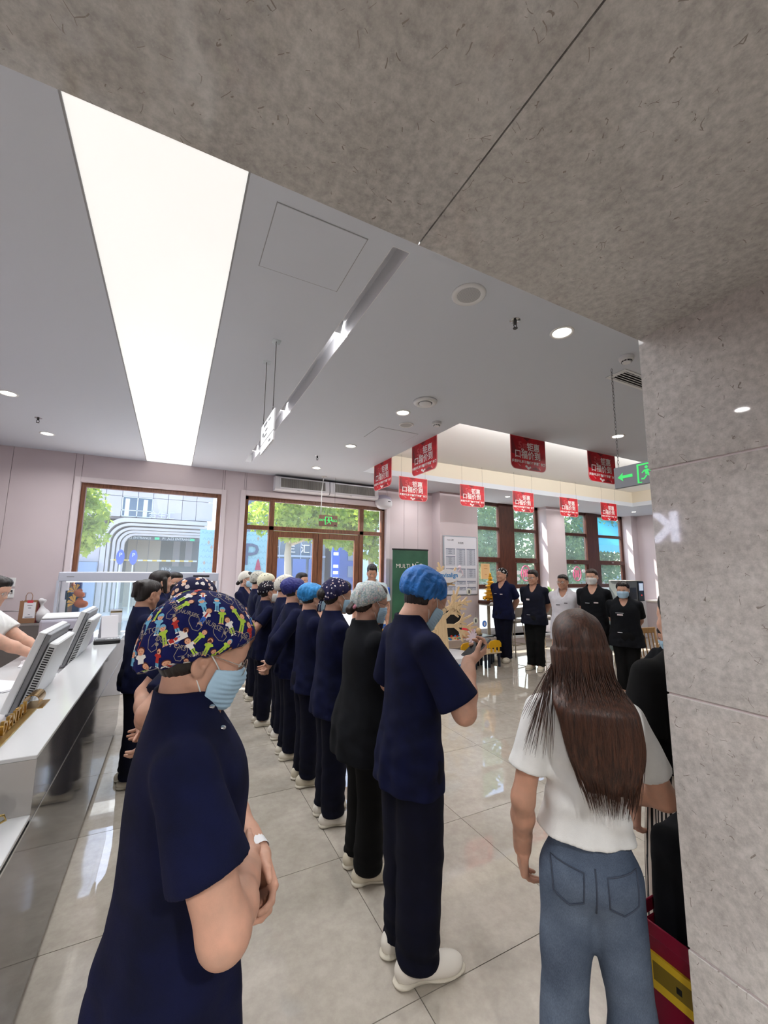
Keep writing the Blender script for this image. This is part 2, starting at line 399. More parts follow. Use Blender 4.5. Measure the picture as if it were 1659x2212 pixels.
capmat('cap_dark_floral', (30, 28, 36), [(30, 28, 36), (170, 160, 150), (30, 28, 36), (120, 90, 90), (30, 28, 36)], 44, 0.26)
def bouffant(name, rgb):
    m = mat(name, rgb, 0.55, spec=0.3); t = NT(m); v = t.coord(); n = t.noise(v, 14, 5, 0.65)
    t.l(t.ramp(n, [(0.3, tuple(c*0.78 for c in rgb)), (0.7, tuple(min(255, c*1.12+6) for c in rgb))]), t.b.inputs['Base Color'])
    vo = t.voro(v, 22, 'DISTANCE_TO_EDGE'); w = t.n('Math', operation='MULTIPLY_ADD'); t.l(vo.outputs['Distance'], w.inputs[0]); w.inputs[1].default_value = 1.2; t.l(n, w.inputs[2])
    t.bump(w.outputs[0], 0.75, 0.014); return m
bouffant('bouffant_blue', (38, 104, 178)); bouffant('bouffant_sky', (46, 132, 196)); bouffant('bouffant_navy', (40, 44, 112)); fabric('cap_print_ground', (20, 26, 86), var=0.12)
# ------------------------------------------------------------------ the setting
CEIL = 3.36; YW = 7.4; XL = -3.5; XR = 12.3; YF = -4.2
def wallpaint():
    m = mat('wall_pink', (202, 188, 191), 0.55, spec=0.3); t = NT(m); v = t.coord(); t.bump(t.noise(v, 260, 2), 0.10, 0.003)
    n = t.noise(v, 1.2, 2); t.l(t.ramp(n, [(0.3, (197, 184, 187)), (0.7, (205, 192, 194))]), t.b.inputs['Base Color']); return m
wallpaint(); mat('wall_casing', (210, 198, 200), 0.45); mat('joint_dark', (92, 84, 86), 0.8)
def ceilpaint():
    m = mat('ceiling_white_cool_cast', (207, 211, 218), 0.6, spec=0.3); t = NT(m); t.bump(t.noise(t.coord(), 320, 2), 0.10, 0.002)  # white paint; the cool cast of the light is mixed into its colour
ceilpaint(); mat('white_plastic', (225, 225, 224), 0.4); mat('white_enamel', (222, 222, 226), 0.3); mat('grey_plastic', (150, 150, 152), 0.45)
mat('chrome', (190, 190, 192), 0.2, 1.0); mat('black_plastic', (22, 22, 24), 0.4); mat('dark_gap', (46, 46, 50), 0.9); mat('wire', (70, 68, 68), 0.5)
def tile_floor():
    m = mat('floor_tile', (198, 190, 178), 0.045, spec=0.5, ior=1.9); t = NT(m); v = t.coord(which='Object'); oi = t.n('ObjectInfo')
    off = t.n('VectorMath', operation='ADD'); sc = t.n('VectorMath', operation='SCALE'); t.l(oi.outputs['Location'], sc.inputs[0]); sc.inputs['Scale'].default_value = 1.37
    t.l(v, off.inputs[0]); t.l(sc.outputs[0], off.inputs[1])
    n1 = t.noise(off.outputs[0], 1.6, 5, 0.6); n2 = t.noise(off.outputs[0], 16, 4, 0.7)
    a = t.ramp(n1, [(0.3, (174, 166, 154)), (0.7, (198, 190, 179))]); b = t.ramp(n2, [(0.35, (226, 224, 222)), (0.65, (255, 255, 255))])
    t.l(t.mix(0.6, a, b, 'MULTIPLY'), t.b.inputs['Base Color']); t.l(t.ramp(n2, [(0.2, (8, 8, 8)), (0.8, (44, 44, 44))]), t.b.inputs['Roughness'])
    t.bump(t.noise(off.outputs[0], 2.2, 1), 0.035, 0.02)
tile_floor(); mat('grout', (84, 78, 72), 0.8)
def stone(name, lo, hi, fleck, rough, sc=1.0):
    """fine-grained limestone look: speckle, short dark scratches, pale clouds"""
    m = mat(name, hi, rough, spec=0.5, ior=1.5); t = NT(m); v = t.coord(); n1 = t.noise(v, 55*sc, 4, 0.7); n2 = t.noise(v, 7*sc, 3)
    a = t.ramp(n1, [(0.34, lo), (0.66, hi)]); c = t.ramp(n2, [(0.3, (226, 224, 222)), (0.7, (255, 255, 255))]); base = t.mix(0.7, a, c, 'MULTIPLY')
    w = t.n('TexNoise', Scale=9.0*sc, Detail=2.0); t.l(v, w.inputs['Vector']); ad = t.n('MixRGB'); ad.inputs[0].default_value = 0.10; t.l(v, ad.inputs[1]); t.l(w.outputs['Color'], ad.inputs[2])
    cr = t.voro(ad.outputs[0], 30*sc, 'DISTANCE_TO_EDGE'); lt = t.n('Math', operation='LESS_THAN'); t.l(cr.outputs['Distance'], lt.inputs[0]); lt.inputs[1].default_value = 0.014
    g = t.n('Math', operation='GREATER_THAN'); t.l(t.noise(v, 42*sc, 2), g.inputs[0]); g.inputs[1].default_value = 0.61
    mm = t.n('Math', operation='MULTIPLY'); t.l(lt.outputs[0], mm.inputs[0]); t.l(g.outputs[0], mm.inputs[1]); base = t.mix(mm.outputs[0], base, fleck)
    pv = t.voro(v, 150*sc); lp = t.n('Math', operation='LESS_THAN'); t.l(pv.outputs['Distance'], lp.inputs[0]); lp.inputs[1].default_value = 0.20
    lf = t.n('Math', operation='MULTIPLY'); t.l(lp.outputs[0], lf.inputs[0]); lf.inputs[1].default_value = .22; base2 = t.mix(lf.outputs[0], base, hi); t.l(base2, t.b.inputs['Base Color'])
stone('stone_cladding', (174, 170, 167), (203, 199, 196), (134, 127, 121), 0.03); stone('stone_soffit', (165, 163, 161), (199, 197, 195), (134, 127, 121), 0.07)
def slab(name, x0, x1, y0, y1, z0, z1, holes, m, parent=None):
    """a slab cut round rectangular holes: one mesh of butted boxes"""
    xs = sorted({x0, x1, *[h[0] for h in holes], *[h[1] for h in holes]}); ys = sorted({y0, y1, *[h[2] for h in holes], *[h[3] for h in holes]})
    vi = {}; b = bmesh.new(); solid = lambda i, j: 0 <= i < len(xs)-1 and 0 <= j < len(ys)-1 and not any(h[0] <= xs[i] and xs[i+1] <= h[1] and h[2] <= ys[j] and ys[j+1] <= h[3] for h in holes)
    V = lambda i, j, z: vi.setdefault((i, j, z), None) or vi.__setitem__((i, j, z), b.verts.new((xs[i], ys[j], z))) or vi[(i, j, z)]
    for i in range(len(xs)-1):
        for j in range(len(ys)-1):
            if not solid(i, j): continue
            b.faces.new([V(i, j, z0), V(i, j+1, z0), V(i+1, j+1, z0), V(i+1, j, z0)]); b.faces.new([V(i, j, z1), V(i+1, j, z1), V(i+1, j+1, z1), V(i, j+1, z1)])
            for (di, dj, p, q) in ((-1, 0, (i, j), (i, j+1)), (1, 0, (i+1, j+1), (i+1, j)), (0, -1, (i+1, j), (i, j)), (0, 1, (i, j+1), (i+1, j+1))):
                if not solid(i+di, j+dj): b.faces.new([V(*p, z0), V(*p, z1), V(*q, z1), V(*q, z0)])
    me = bpy.data.meshes.new(name); b.to_mesh(me); b.free(); return link(name, me, m, parent)
# floor: grout bed and single polished tiles
floor = tag(BX('floor', (XL, YF, -0.06), (XR, YW+0.3, -0.003), MATS['grout']), kind='structure')
PT = 0.8905; tm = None; XJ0 = 1.005; YJ0 = 2.49
for i in range(-6, 13):
    for j in range(-8, 7):
        x0, x1 = max(XL, XJ0+i*PT), min(XR, XJ0+(i+1)*PT); y0, y1 = max(YF, YJ0+j*PT), min(YW+0.3, YJ0+(j+1)*PT)
        if x1-x0 < 0.02 or y1-y0 < 0.02: continue
        if y1 < -1.2: continue
        full = abs(x1-x0-PT) < 1e-4 and abs(y1-y0-PT) < 1e-4; g = 0.0019
        if full and tm is not None: t = bpy.data.objects.new('floor_tile', tm); COL.objects.link(t); t.parent = floor
        else:
            hx, hy = (x1-x0)/2-g, (y1-y0)/2-g; t = BX('floor_tile', (-hx, -hy, -0.012), (hx, hy, 0.0), MATS['floor_tile'], floor)
            if full: tm = t.data
        t.location = ((x0+x1)/2, (y0+y1)/2, 0)
BX('floor_rear', (XL, YF, -0.02), (XR, YJ0-5*PT+0.0, 0.0), MATS['floor_tile'], floor)
# ceiling with a lit slot, a recessed track and a raised coffer
cof = (2.82, 10.40, 3.63, 6.33); panel = (-0.487, 0.176, 0.9, 7.395); track = (0.905, 1.012, 1.70, 6.63)
ceil = tag(slab('ceiling', XL, XR, 0.70, YW+0.3, CEIL, CEIL+0.10, [cof, panel, track], MATS['ceiling_white_cool_cast']), kind='structure')
c1 = MB(); zc = 3.735
for lo, hi in (((cof[0]-.02, cof[2]-.02, CEIL+.10), (cof[0], cof[3]+.02, zc)), ((cof[1], cof[2]-.02, CEIL+.10), (cof[1]+.02, cof[3]+.02, zc)), ((cof[0], cof[2]-.02, CEIL+.10), (cof[1], cof[2], zc)), ((cof[0], cof[3], CEIL+.10), (cof[1], cof[3]+.02, zc))): c1.box(lo, hi)
mat('coffer_cream', (214, 204, 186), 0.6); mat('coffer_white', (232, 231, 228), 0.6)
cs = c1.build('coffer_sides', MATS['coffer_cream'], ceil); BX('coffer_top', (cof[0]-.02, cof[2]-.02, zc), (cof[1]+.02, cof[3]+.02, zc+.03), MATS['coffer_white'], ceil)
led = mat('cove_led', (255, 250, 240), 0.5, emit=(255, 247, 235), estr=6.0); t_ = MB()
area_light(((cof[0]+cof[1])/2, cof[2]+0.06, 3.50), cof[1]-cof[0]-0.3, 130, size_y=0.05, rot=(math.radians(118), 0, 0), name='cove_light', parent=None)
# luminous ceiling strip
lp = empty('ceiling_light_panel', (0, 0, 0)); tag(lp, 'long glowing white stretched light panel running across the ceiling to the back wall', 'ceiling light')
pm = mat('light_panel_glow', (240, 240, 238), 0.5, emit=(255, 253, 248), estr=0.86); t = NT(pm); n = t.noise(t.coord(), 0.6, 2); mr = t.n('MapRange'); t.l(n, mr.inputs[0]); mr.inputs[3].default_value = 0.60; mr.inputs[4].default_value = 0.74; t.l(mr.outputs[0], t.b.inputs['Emission Strength'])
BX('diffuser', (panel[0]+.008, panel[2], CEIL+.008), (panel[1]-.008, panel[3], CEIL+.03), pm, lp)
for x in (panel[0], panel[1]-.008): BX('edge_trim', (x, panel[2], CEIL-.001), (x+.008, panel[3], CEIL+.03), MATS['grey_plastic'], lp)
area_light(((panel[0]+panel[1])/2, 3.7, CEIL-0.02), 0.6, 70, (0.97, 0.985, 1.0), size_y=5.0, name='panel_light', parent=lp)
# recessed track slot with spotlights
tr = empty('track_recess'); tag(tr, 'narrow recessed ceiling slot with small spotlights, right of the glowing panel', 'track light')
b = MB(); x0, x1, y0, y1 = track; zt = CEIL+0.13
b.box((x0+.0005, y0+.0005, CEIL+.0005), (x0+.005, y1-.0005, zt)).box((x1-.005, y0+.0005, CEIL+.0005), (x1-.0005, y1-.0005, zt)).box((x0+.005, y0+.0005, CEIL+.0005), (x1-.005, y0+.005, zt)).box((x0+.005, y1-.005, CEIL+.0005), (x1-.005, y1-.0005, zt)).box((x0-.006, y0-.006, zt), (x1+.006, y1+.006, zt+.006))
b.build('channel', MATS['white_enamel'], tr); mat('lamp_glow', (255, 250, 240), 0.5, emit=(255, 248, 236), estr=14.0); mat('lamp_ring', (236, 234, 230), 0.35)
for yy in (2.62, 4.30, 6.05):
    s = MB().cyl((x0+.05, yy, zt-.005), (x0+.05, yy+.05, zt-.075), 0.032, n=16).build('spotlight', MATS['white_enamel'], tr, sm=True, ang=40); MB().cyl((x0+.05, yy+.0505, zt-.0757), (x0+.05, yy+.053, zt-.079), 0.027, n=16).build('lens', MATS['lamp_glow'], s)
    area_light((x0+.05, yy+.058, zt-.086), 0.05, 7, rot=(math.radians(-28), 0, 0), spread=110, name='spot_light', parent=tr); pl = bpy.data.lights.new('spot_spill', 'POINT'); pl.energy = 3.0; pl.shadow_soft_size = .02; po = bpy.data.objects.new('spot_spill', pl); COL.objects.link(po); po.location = (x0+.054, yy+.10, zt-.09); po.parent = tr
tag(BX('sun_blocking_deck', (XL-.2, YF-.2, 3.80), (XR+.2, YW+.32, 3.95), MATS['coffer_white']), kind='structure'); BX('sun_gap_infill', (XL, 0.60, CEIL+.02), (XR, 0.72, 3.80), MATS['coffer_white'], bpy.data.objects['sun_blocking_deck'])  # unseen slab and infill, added to stop sun leaking in above the ceiling
# walls
def panel_wall(name, xs, zcuts, y, holes, m, gap=0.0025, th=0.012):
    """back wall built of lining panels with open joints, cut round the openings"""
    w = tag(slab2(name, xs[0], xs[-1], zcuts[0], zcuts[-1], y+th, y+0.30, holes, MATS['joint_dark']), kind='structure')
    for i in range(len(xs)-1):
        a, c = xs[i], xs[i+1]
        hs = [h for h in holes if h[0] < c-1e-4 and h[1] > a+1e-4]; segs = [(a, c, zcuts[0], zcuts[-1])]
        for h in hs:
            new = []
            for (p, q, z0, z1) in segs:
                lo, hi = max(p, h[0]), min(q, h[1])
                if hi <= lo or h[3] <= z0 or h[2] >= z1: new.append((p, q, z0, z1)); continue
                if p < lo: new.append((p, lo, z0, z1))
                if hi < q: new.append((hi, q, z0, z1))
                if h[3] < z1: new.append((lo, hi, h[3], z1))
                if h[2] > z0: new.append((lo, hi, z0, h[2]))
            segs = new
        for (p, q, z0, z1) in segs:
            if q-p > 0.02 and z1-z0 > 0.02: BX('wall_panel', (p+gap, y, z0), (q-gap, y+th, z1), m, w)
    return w
def slab2(name, x0, x1, z0, z1, y0, y1, holes, m):
    o = slab(name, x0, x1, z0, z1, -y1, -y0, holes, m); o.data.transform(Matrix(((1, 0, 0, 0), (0, 0, -1, 0), (0, 1, 0, 0), (0, 0, 0, 1)))); return o
W1 = (-1.30, 0.67, 0.60, 2.94); D1 = (1.06, 3.83, 0.0, 2.96); WA = (5.65, 8.48, 0.20, 3.36); WB = (9.15, 12.02, 0.20, 3.36)
wall = panel_wall('wall_back', [XL, -2.11, -1.39, 0.706, 1.03, 3.86, 4.26, 4.60, 5.65, 8.48, 9.15, 12.02, XR], [0, CEIL], YW, [W1, D1, WA, WB], MATS['wall_pink'])
for n, lo, hi in (('wall_left', (XL-.1, YF, 0), (XL, YW+.3, CEIL)), ('wall_right', (XR, YF, 0), (XR+.1, YW+.3, CEIL)), ('wall_front', (XL, YF-.1, 0), (XR, YF, CEIL))): tag(BX(n, lo, hi, MATS['wall_pink']), kind='structure')
# plastered reveals of the street openings
for h in (W1, D1, WA, WB):
    a, d, z0, z1 = h; rv = MATS['wall_casing']
    BX('window_reveal', (a-.012, YW+.002, z0), (a+.001, YW+.29, z1), rv, wall); BX('window_reveal', (d-.001, YW+.002, z0), (d+.012, YW+.29, z1), rv, wall)
    if z1 < 3.3: BX('window_reveal', (a, YW+.002, z1-.001), (d, YW+.29, z1+.012), rv, wall)
# casings
for i, (h, w_) in enumerate(((W1, 0.075), (D1, 0.085))):
    c = MB(); a, d, z0, z1 = h; y = YW
    c.box((a-w_, y-.022, max(z0-w_, 0)), (a, y+.001, z1+w_), .004).box((d, y-.022, max(z0-w_, 0)), (d+w_, y+.001, z1+w_), .004).box((a, y-.022, z1), (d, y+.001, z1+w_), .004)
    tag(c.build('trim_%d' % (i+1), MATS['wall_casing']), kind='structure')
def wood(name, lo, hi, rough=0.35):
    m = mat(name, hi, rough, spec=0.4); t = NT(m); n = t.noise(t.coord(scale=(14, 14, 1.2)), 4, 5, 0.65); t.l(t.ramp(n, [(0.3, lo), (0.7, hi)]), t.b.inputs['Base Color']); return m
wood('brown_frame', (86, 54, 38), (132, 88, 64)); wood('dark_wood', (52, 28, 22), (88, 50, 38)); wood('pale_wood', (206, 176, 134), (232, 206, 166), 0.5); wood('chair_wood', (150, 112, 70), (190, 150, 100), 0.4)
def frost():
    m = mat('frosted_glass', (232, 244, 246), 0.4); t = NT(m); tr = t.n('BsdfTranslucent'); tr.inputs[0].default_value = (.85, .93, .95, 1); tp = t.n('BsdfTransparent'); a = t.n('MixShader'); a.inputs[0].default_value = .75; b = t.n('MixShader'); b.inputs[0].default_value = .25
    t.l(t.b.outputs[0], a.inputs[1]); t.l(tr.outputs[0], a.inputs[2]); t.l(a.outputs[0], b.inputs[1]); t.l(tp.outputs[0], b.inputs[2]); t.l(b.outputs[0], t.t.nodes['Material Output'].inputs[0])
g_ = mat('window_glass', (236, 246, 246), 0.0, alpha=0.10, spec=0.6); mat('tinted_glass', (196, 222, 226), 0.05, alpha=0.16, spec=0.6); frost()
def wframe(name, a, d, z0, z1, y, fw, fd, m, kind='structure'):
    b = MB(); b.box((a, y, z0), (a+fw, y+fd, z1), .004).box((d-fw, y, z0), (d, y+fd, z1), .004).box((a+fw, y, z1-fw), (d-fw, y+fd, z1), .004).box((a+fw, y, z0), (d-fw, y+fd, z0+fw), .004)
    return tag(b.build(name, m), kind=kind)
w1 = wframe('window_1', W1[0], W1[1], 0.60, 2.94, YW+.06, 0.062, 0.09, MATS['brown_frame']); BX('glass_pane', (W1[0]+.06, YW+.10, 0.66), (W1[1]-.06, YW+.106, 2.88), MATS['window_glass'], w1)
# entrance: side lights, transom, double door
d1 = MB(); a, d, _, z1 = D1; y = YW+.06; FD = .09; m1, m2 = 1.50, 3.36; zt_ = 2.37
d1.box((a, y, 0), (a+.065, y+FD, z1), .004).box((d-.065, y, 0), (d, y+FD, z1), .004).box((a, y, z1-.07), (d, y+FD, z1), .004).box((m1, y, 0), (m1+.085, y+FD, z1-.07), .004).box((m2-.085, y, 0), (m2, y+FD, z1-.07), .004)
d1.box((a+.065, y, zt_), (d-.065, y+FD, zt_+.075), .004).box((a+.065, y, 0), (m1, y+FD, .10)).box((m2, y, 0), (d-.065, y+FD, .10))
dr = tag(d1.build('door_1', MATS['brown_frame']), kind='structure')
for x0, x1, z0, z1_ in ((a+.065, m1, .10, zt_), (m2, d-.065, .10, zt_), (a+.065, m1, zt_+.075, z1-.07), (m1+.085, m2-.085, zt_+.075, z1-.07), (m2, d-.065, zt_+.075, z1-.07)):
    BX('glass_pane', (x0, y+.04, z0), (x1, y+.046, z1_), MATS['window_glass'], dr)
mid = (m1+.085+m2-.085)/2
for x0, x1, hs in ((m1+.088, mid-.003, 1), (mid+.003, m2-.088, -1)):
    b = MB(); fw = 0.092; b.box((x0, y+.01, .01), (x0+fw, y+.07, zt_-.012), .004).box((x1-fw, y+.01, .01), (x1, y+.07, zt_-.012), .004).box((x0+fw, y+.01, zt_-.115), (x1-fw, y+.07, zt_-.012), .004).box((x0+fw, y+.01, .01), (x1-fw, y+.07, .14), .004)
    lf = b.build('door_leaf', MATS['brown_frame'], dr); BX('glass_pane', (x0+fw, y+.038, .14), (x1-fw, y+.044, zt_-.115), MATS['window_glass'], lf)
    hx = x1-.045 if hs > 0 else x0+.045; MB().cyl((hx, y-.04, .75), (hx, y-.04, 1.35), .014, n=10).cyl((hx, y-.04, .85), (hx, y+.012, .85), .009, n=8).cyl((hx, y-.04, 1.25), (hx, y+.012, 1.25), .009, n=8).build('pull_handle', MATS['chrome'], lf, sm=True, ang=40)
# tall street windows on the right: wide wooden mullion, three panes high, pale glazed apron
for n, (a, d, z0, z1) in ((2, WA), (3, WB)):
    y = YW+.28; b = MB(); mc = {2: 7.36, 3: 10.60}[n]; mw = 0.25
    b.box((a, y, 1.27), (a+.07, y+.08, z1), .004).box((d-.09, y, 1.27), (d, y+.08, z1), .004).box((a, y, 3.28), (d, y+.08, z1), .004).box((a, y, 1.27), (d, y+.08, 1.37), .004).box((mc-mw, y-.03, 1.27), (mc+mw, y+.08, z1), .006)
    for p, q in ((a+.07, mc-mw), (mc+mw, d-.09)): b.box((p, y, 2.68), (q, y+.06, 2.76), .004).box((p-.02, y-.03, 1.90), (q+.02, y+.06, 2.02), .008).box((p, y-.01, 1.37), (p+.06, y+.05, 1.90), .004).box((q-.06, y-.01, 1.37), (q, y+.05, 1.90), .004)
    w = tag(b.build('window_%d' % n, MATS['dark_wood']), kind='structure')
    for p, q in ((a+.07, mc-mw), (mc+mw, d-.09)):
        for u, v_ in ((1.37, 1.90), (2.02, 2.68), (2.76, 3.28)): BX('glass_pane', (p, y+.03, u), (q, y+.036, v_), MATS['tinted_glass'], w)
        BX('apron_pane', (p, y+.03, .36), (q, y+.04, 1.25), MATS['frosted_glass'], w); BX('sash_latch', ((p+q)/2-.05, y-.05, 1.955), ((p+q)/2+.05, y-.03, 1.975), MATS['chrome'], w)
    c = MB().box((a, y, .20), (d, y+.09, .36), .004).box((mc-mw, y, .36), (mc+mw, y+.09, 1.27)).box((a, y, 1.25), (d, y+.09, 1.27)); c.build('apron_frame', MATS['white_enamel'], w)
    BX('window_sill', (a, YW-.03, .14), (d, y+.09, .20), MATS['white_enamel'], w, .004)
# pier with the notice board, column and beam clad in stone
pier = tag(BX('wall_pier', (4.96, 7.10, 0), (5.97, YW+.012, CEIL), MATS['wall_pink']), kind='structure')
ZB = 2.40; XC = 1.241; YC = 0.70
col = tag(BX('column', (XC+.014, -2.6, 0), (2.30, YC-.014, ZB+.004), MATS['joint_dark']), kind='structure')
zj = [0.0, 0.736, 1.354, 1.982, ZB+.012]; g = .003
for z0, z1 in zip(zj[:-1], zj[1:]):
    for ya, yb in ((-0.98, YC), (-2.6, -0.98)): BX('stone_panel', (XC, ya+(g if ya > -2 else 0), z0+g), (XC+.014, yb-(g if yb < 0 else 0), z1-g), MATS['stone_cladding'], col, .0015)
    BX('stone_panel', (XC+.0145, YC-.0135, z0+g), (2.30, YC, z1-g), MATS['stone_cladding'], col, .0015)
for z in zj[1:4]: BX('joint_strip', (XC+.004, -2.6, z-g), (XC+.0145, YC-.004, z+g), MATS['wall_casing'], col)
beam = tag(BX('ceiling_beam', (XL, YF, ZB+.014), (XR, YC-.014, CEIL+.10), MATS['joint_dark']), kind='structure')
for x0, x1 in ((XL, -2.0), (-2.0, 0.436), (0.436, 2.87), (2.87, 5.3), (5.3, XR)):
    BX('soffit_panel', (x0+.0016, YF, ZB), (x1-.0016, YC, ZB+.014), MATS['stone_soffit'], beam); BX('fascia_panel', (x0+.0016, YC-.0135, ZB+.0145), (x1-.0016, YC, CEIL), MATS['stone_soffit'], beam)
# downlights; those in the low ceiling behind the photographer are added unseen fill
def downlight(x, y, z, label, r=0.062, power=14, lit=True, rim=0.016, group=None):
    o = empty('downlight', (x, y, z)); tag(o, label, 'downlight', group)
    MB().lathe([(r, .012), (r, -.004), (r+rim, -.006), (r+rim+.003, .0), (r+rim, .012)], n=28).build('bezel', MATS['lamp_ring'], o, sm=True)
    MB().cyl((0, 0, .0), (0, 0, .012), r, n=28).build('lens', MATS['lamp_glow'] if lit else MATS['white_plastic'], o)
    if lit: area_light((0, 0, -.008), r*1.8, power, name='downlight_or_fill_beam', parent=o, spread=150)
    return o
# ------------------------------------------------------------------ things on and under the ceiling
DL = 11
for x, y, l in ((2.334, 1.829, 'large lit downlight nearest the stone beam, beside a sprinkler'), (4.811, 3.046, 'lit downlight behind the exit sign chain near the stone column'), (-1.556, 5.098, 'lit downlight at the left edge of the picture, left of the glowing panel'),
                (-1.542, 6.462, 'lit downlight above the pink wall at left, beyond a sprinkler'), (2.090, 3.664, 'lit downlight next to the round white air outlet'), (2.060, 5.051, 'lit downlight in the middle ceiling, third from the beam'), (2.027, 6.457, 'lit downlight just in front of the air curtain')):
    downlight(x, y, CEIL, l, power=DL)
for x, y, l in ((4.35, 6.86, 'small lit downlight above the pink pier beside the coffer'), (8.95, 6.86, 'small downlight in the strip above the window mullion on the right'), (11.3, 6.86, 'small downlight at the far right end of the window strip'), (6.65, 6.86, 'small dim downlight between two red hanging cards')):
    downlight(x, y, CEIL, l, r=0.05, power=8)
for k, x in enumerate((-2.2, -0.8, 0.45)):  # out of view, added to light the near floor and people's backs
    downlight(x, -0.75-0.0*k, ZB, 'unseen fill downlight added in the low stone soffit behind the photographer', power=30, group='added fill downlights in the stone soffit')
for x, y in ((-2.6, 1.9), (-2.6, 3.6), (7.6, 1.8), (9.6, 2.6), (7.4, 3.0), (4.8, 1.5)):  # unseen fill lamps without fixtures, added to brighten the room
    area_light((x, y, CEIL-.01), .11, DL, name='downlight_or_fill_beam', spread=150)
def sprinkler(x, y, l):
    o = empty('sprinkler', (x, y, CEIL)); tag(o, l, 'sprinkler')
    MB().lathe([(.0, -.001), (.034, -.001), (.036, .0), (.0, .0)], n=20).build('escutcheon', MATS['chrome'], o, sm=True)
    b = MB().cyl((0, 0, 0), (0, 0, -.028), .011, n=10).cyl((0, 0, -.055), (0, 0, -.058), .016, n=12)
    for s in (-1, 1): b.tube([(s*.009, 0, -.026), (s*.014, 0, -.038), (s*.006, 0, -.055)], .003, 6)
    b.build('head', MATS['wire'], o, sm=True, ang=40)
sprinkler(1.94, 1.88, 'small ceiling sprinkler between the speaker and the large downlight'); sprinkler(-1.483, 5.806, 'small ceiling sprinkler between the two left downlights'); sprinkler(1.819, 5.769, 'small ceiling sprinkler close to the air curtain')
def grille_disc(name, x, y, r, l, cat, inner=.68, m='white_plastic', drop=.012):
    o = empty(name, (x, y, CEIL)); tag(o, l, cat)
    MB().lathe([(r*inner, -.006), (r*.9, -drop), (r, -.004), (r, 0), (r*.6, 0)], n=36).build('rim', MATS[m], o, sm=True); gm = mat('speaker_mesh', (150, 150, 150), .6); t = NT(gm)
    if not gm.get('d'):
        gm['d'] = 1; vo = t.voro(t.coord(), 120, rnd=0.0); t.l(t.ramp(vo.outputs['Distance'], [(0.25, (96, 96, 98)), (0.45, (186, 186, 186))]), t.b.inputs['Base Color'])
    MB().cyl((0, 0, -.006), (0, 0, -.002), r*inner, n=36).build('grille', gm, o)
grille_disc('ceiling_speaker', 1.497, 1.818, .105, 'round ceiling speaker with a grey mesh, right of the recessed track', 'speaker'); grille_disc('ceiling_speaker', 2.307, 3.965, .085, 'round ceiling speaker with grey mesh beside the coffer corner', 'speaker', .78)
o = empty('air_outlet', (2.14, 3.302, CEIL)); tag(o, 'round white domed air outlet beside a downlight', 'air vent')
MB().lathe([(.0, -.03), (.055, -.032), (.06, -.028), (.062, -.022)], n=32).build('centre_disc', MATS['white_plastic'], o, sm=True); MB().lathe([(.07, -.02), (.10, -.028), (.12, -.012), (.12, 0), (.06, 0)], n=32).build('rim', MATS['white_plastic'], o, sm=True)
def smoke(x, y, l):
    o = empty('smoke_detector', (x, y, CEIL)); tag(o, l, 'smoke detector')
    MB().lathe([(.0, -.05), (.028, -.05), (.034, -.044), (.036, -.034), (.05, -.028), (.054, -.012), (.054, 0), (.0, 0)], n=28).build('housing', MATS['white_plastic'], o, sm=True, ang=35)
    b = MB()
    for k in range(10): a = k*.628; b.box((-.008, .0345, -.043), (.008, .0375, -.036), M=Matrix.Rotation(a, 4, 'Z'))
    tag(b.build('slots', MATS['black_plastic'], o), kind='stuff')
smoke(3.056, 1.822, 'white smoke detector right beside the top of the stone column'); smoke(2.574, 3.731, 'white smoke detector near the corner of the coffer')
def hatch(x0, x1, y0, y1, l):
    o = BX('access_hatch', (x0, y0, CEIL-.0035), (x1, y1, CEIL+.001), MATS['ceiling_white_cool_cast'], None, .001); tag(o, l, 'access hatch')
    b = MB(); w = .004
    b.box((x0-w, y0-w, CEIL-.002), (x0, y1+w, CEIL)).box((x1, y0-w, CEIL-.002), (x1+w, y1+w, CEIL)).box((x0, y0-w, CEIL-.002), (x1, y0, CEIL)).box((x0, y1, CEIL-.002), (x1, y1+w, CEIL)); b.build('shadow_gap', MATS['grey_plastic'], o)
hatch(.311, .768, 1.724, 2.17, 'square ceiling access hatch between the glowing panel and the track'); hatch(2.06, 2.60, 4.18, 4.60, 'faint square access hatch left of the coffer, behind the speaker')
o = empty('air_grille', (3.46, 2.03, CEIL)); tag(o, 'rectangular slatted air grille with dark gaps, beside the column top', 'air vent')
b = MB(); b.box((-.23, -.09, -.006), (.40, -.065, 0), .002).box((-.23, .065, -.006), (.40, .09, 0), .002).box((-.23, -.065, -.006), (-.18, .065, 0), .002).box((.35, -.065, -.006), (.40, .065, 0), .002); b.build('frame', MATS['white_plastic'], o)
BX('dark_duct', (-.18, -.065, -.001), (.35, .065, .0), MATS['black_plastic'], o)
for k in range(5): MB().box((-.18, -.010, -.002), (.35, .010, .0), .0005, Matrix.Translation((0, -.054+k*.027, -.003)) @ Matrix.Rotation(math.radians(28), 4, 'X')).build('slat', MATS['white_plastic'], o)
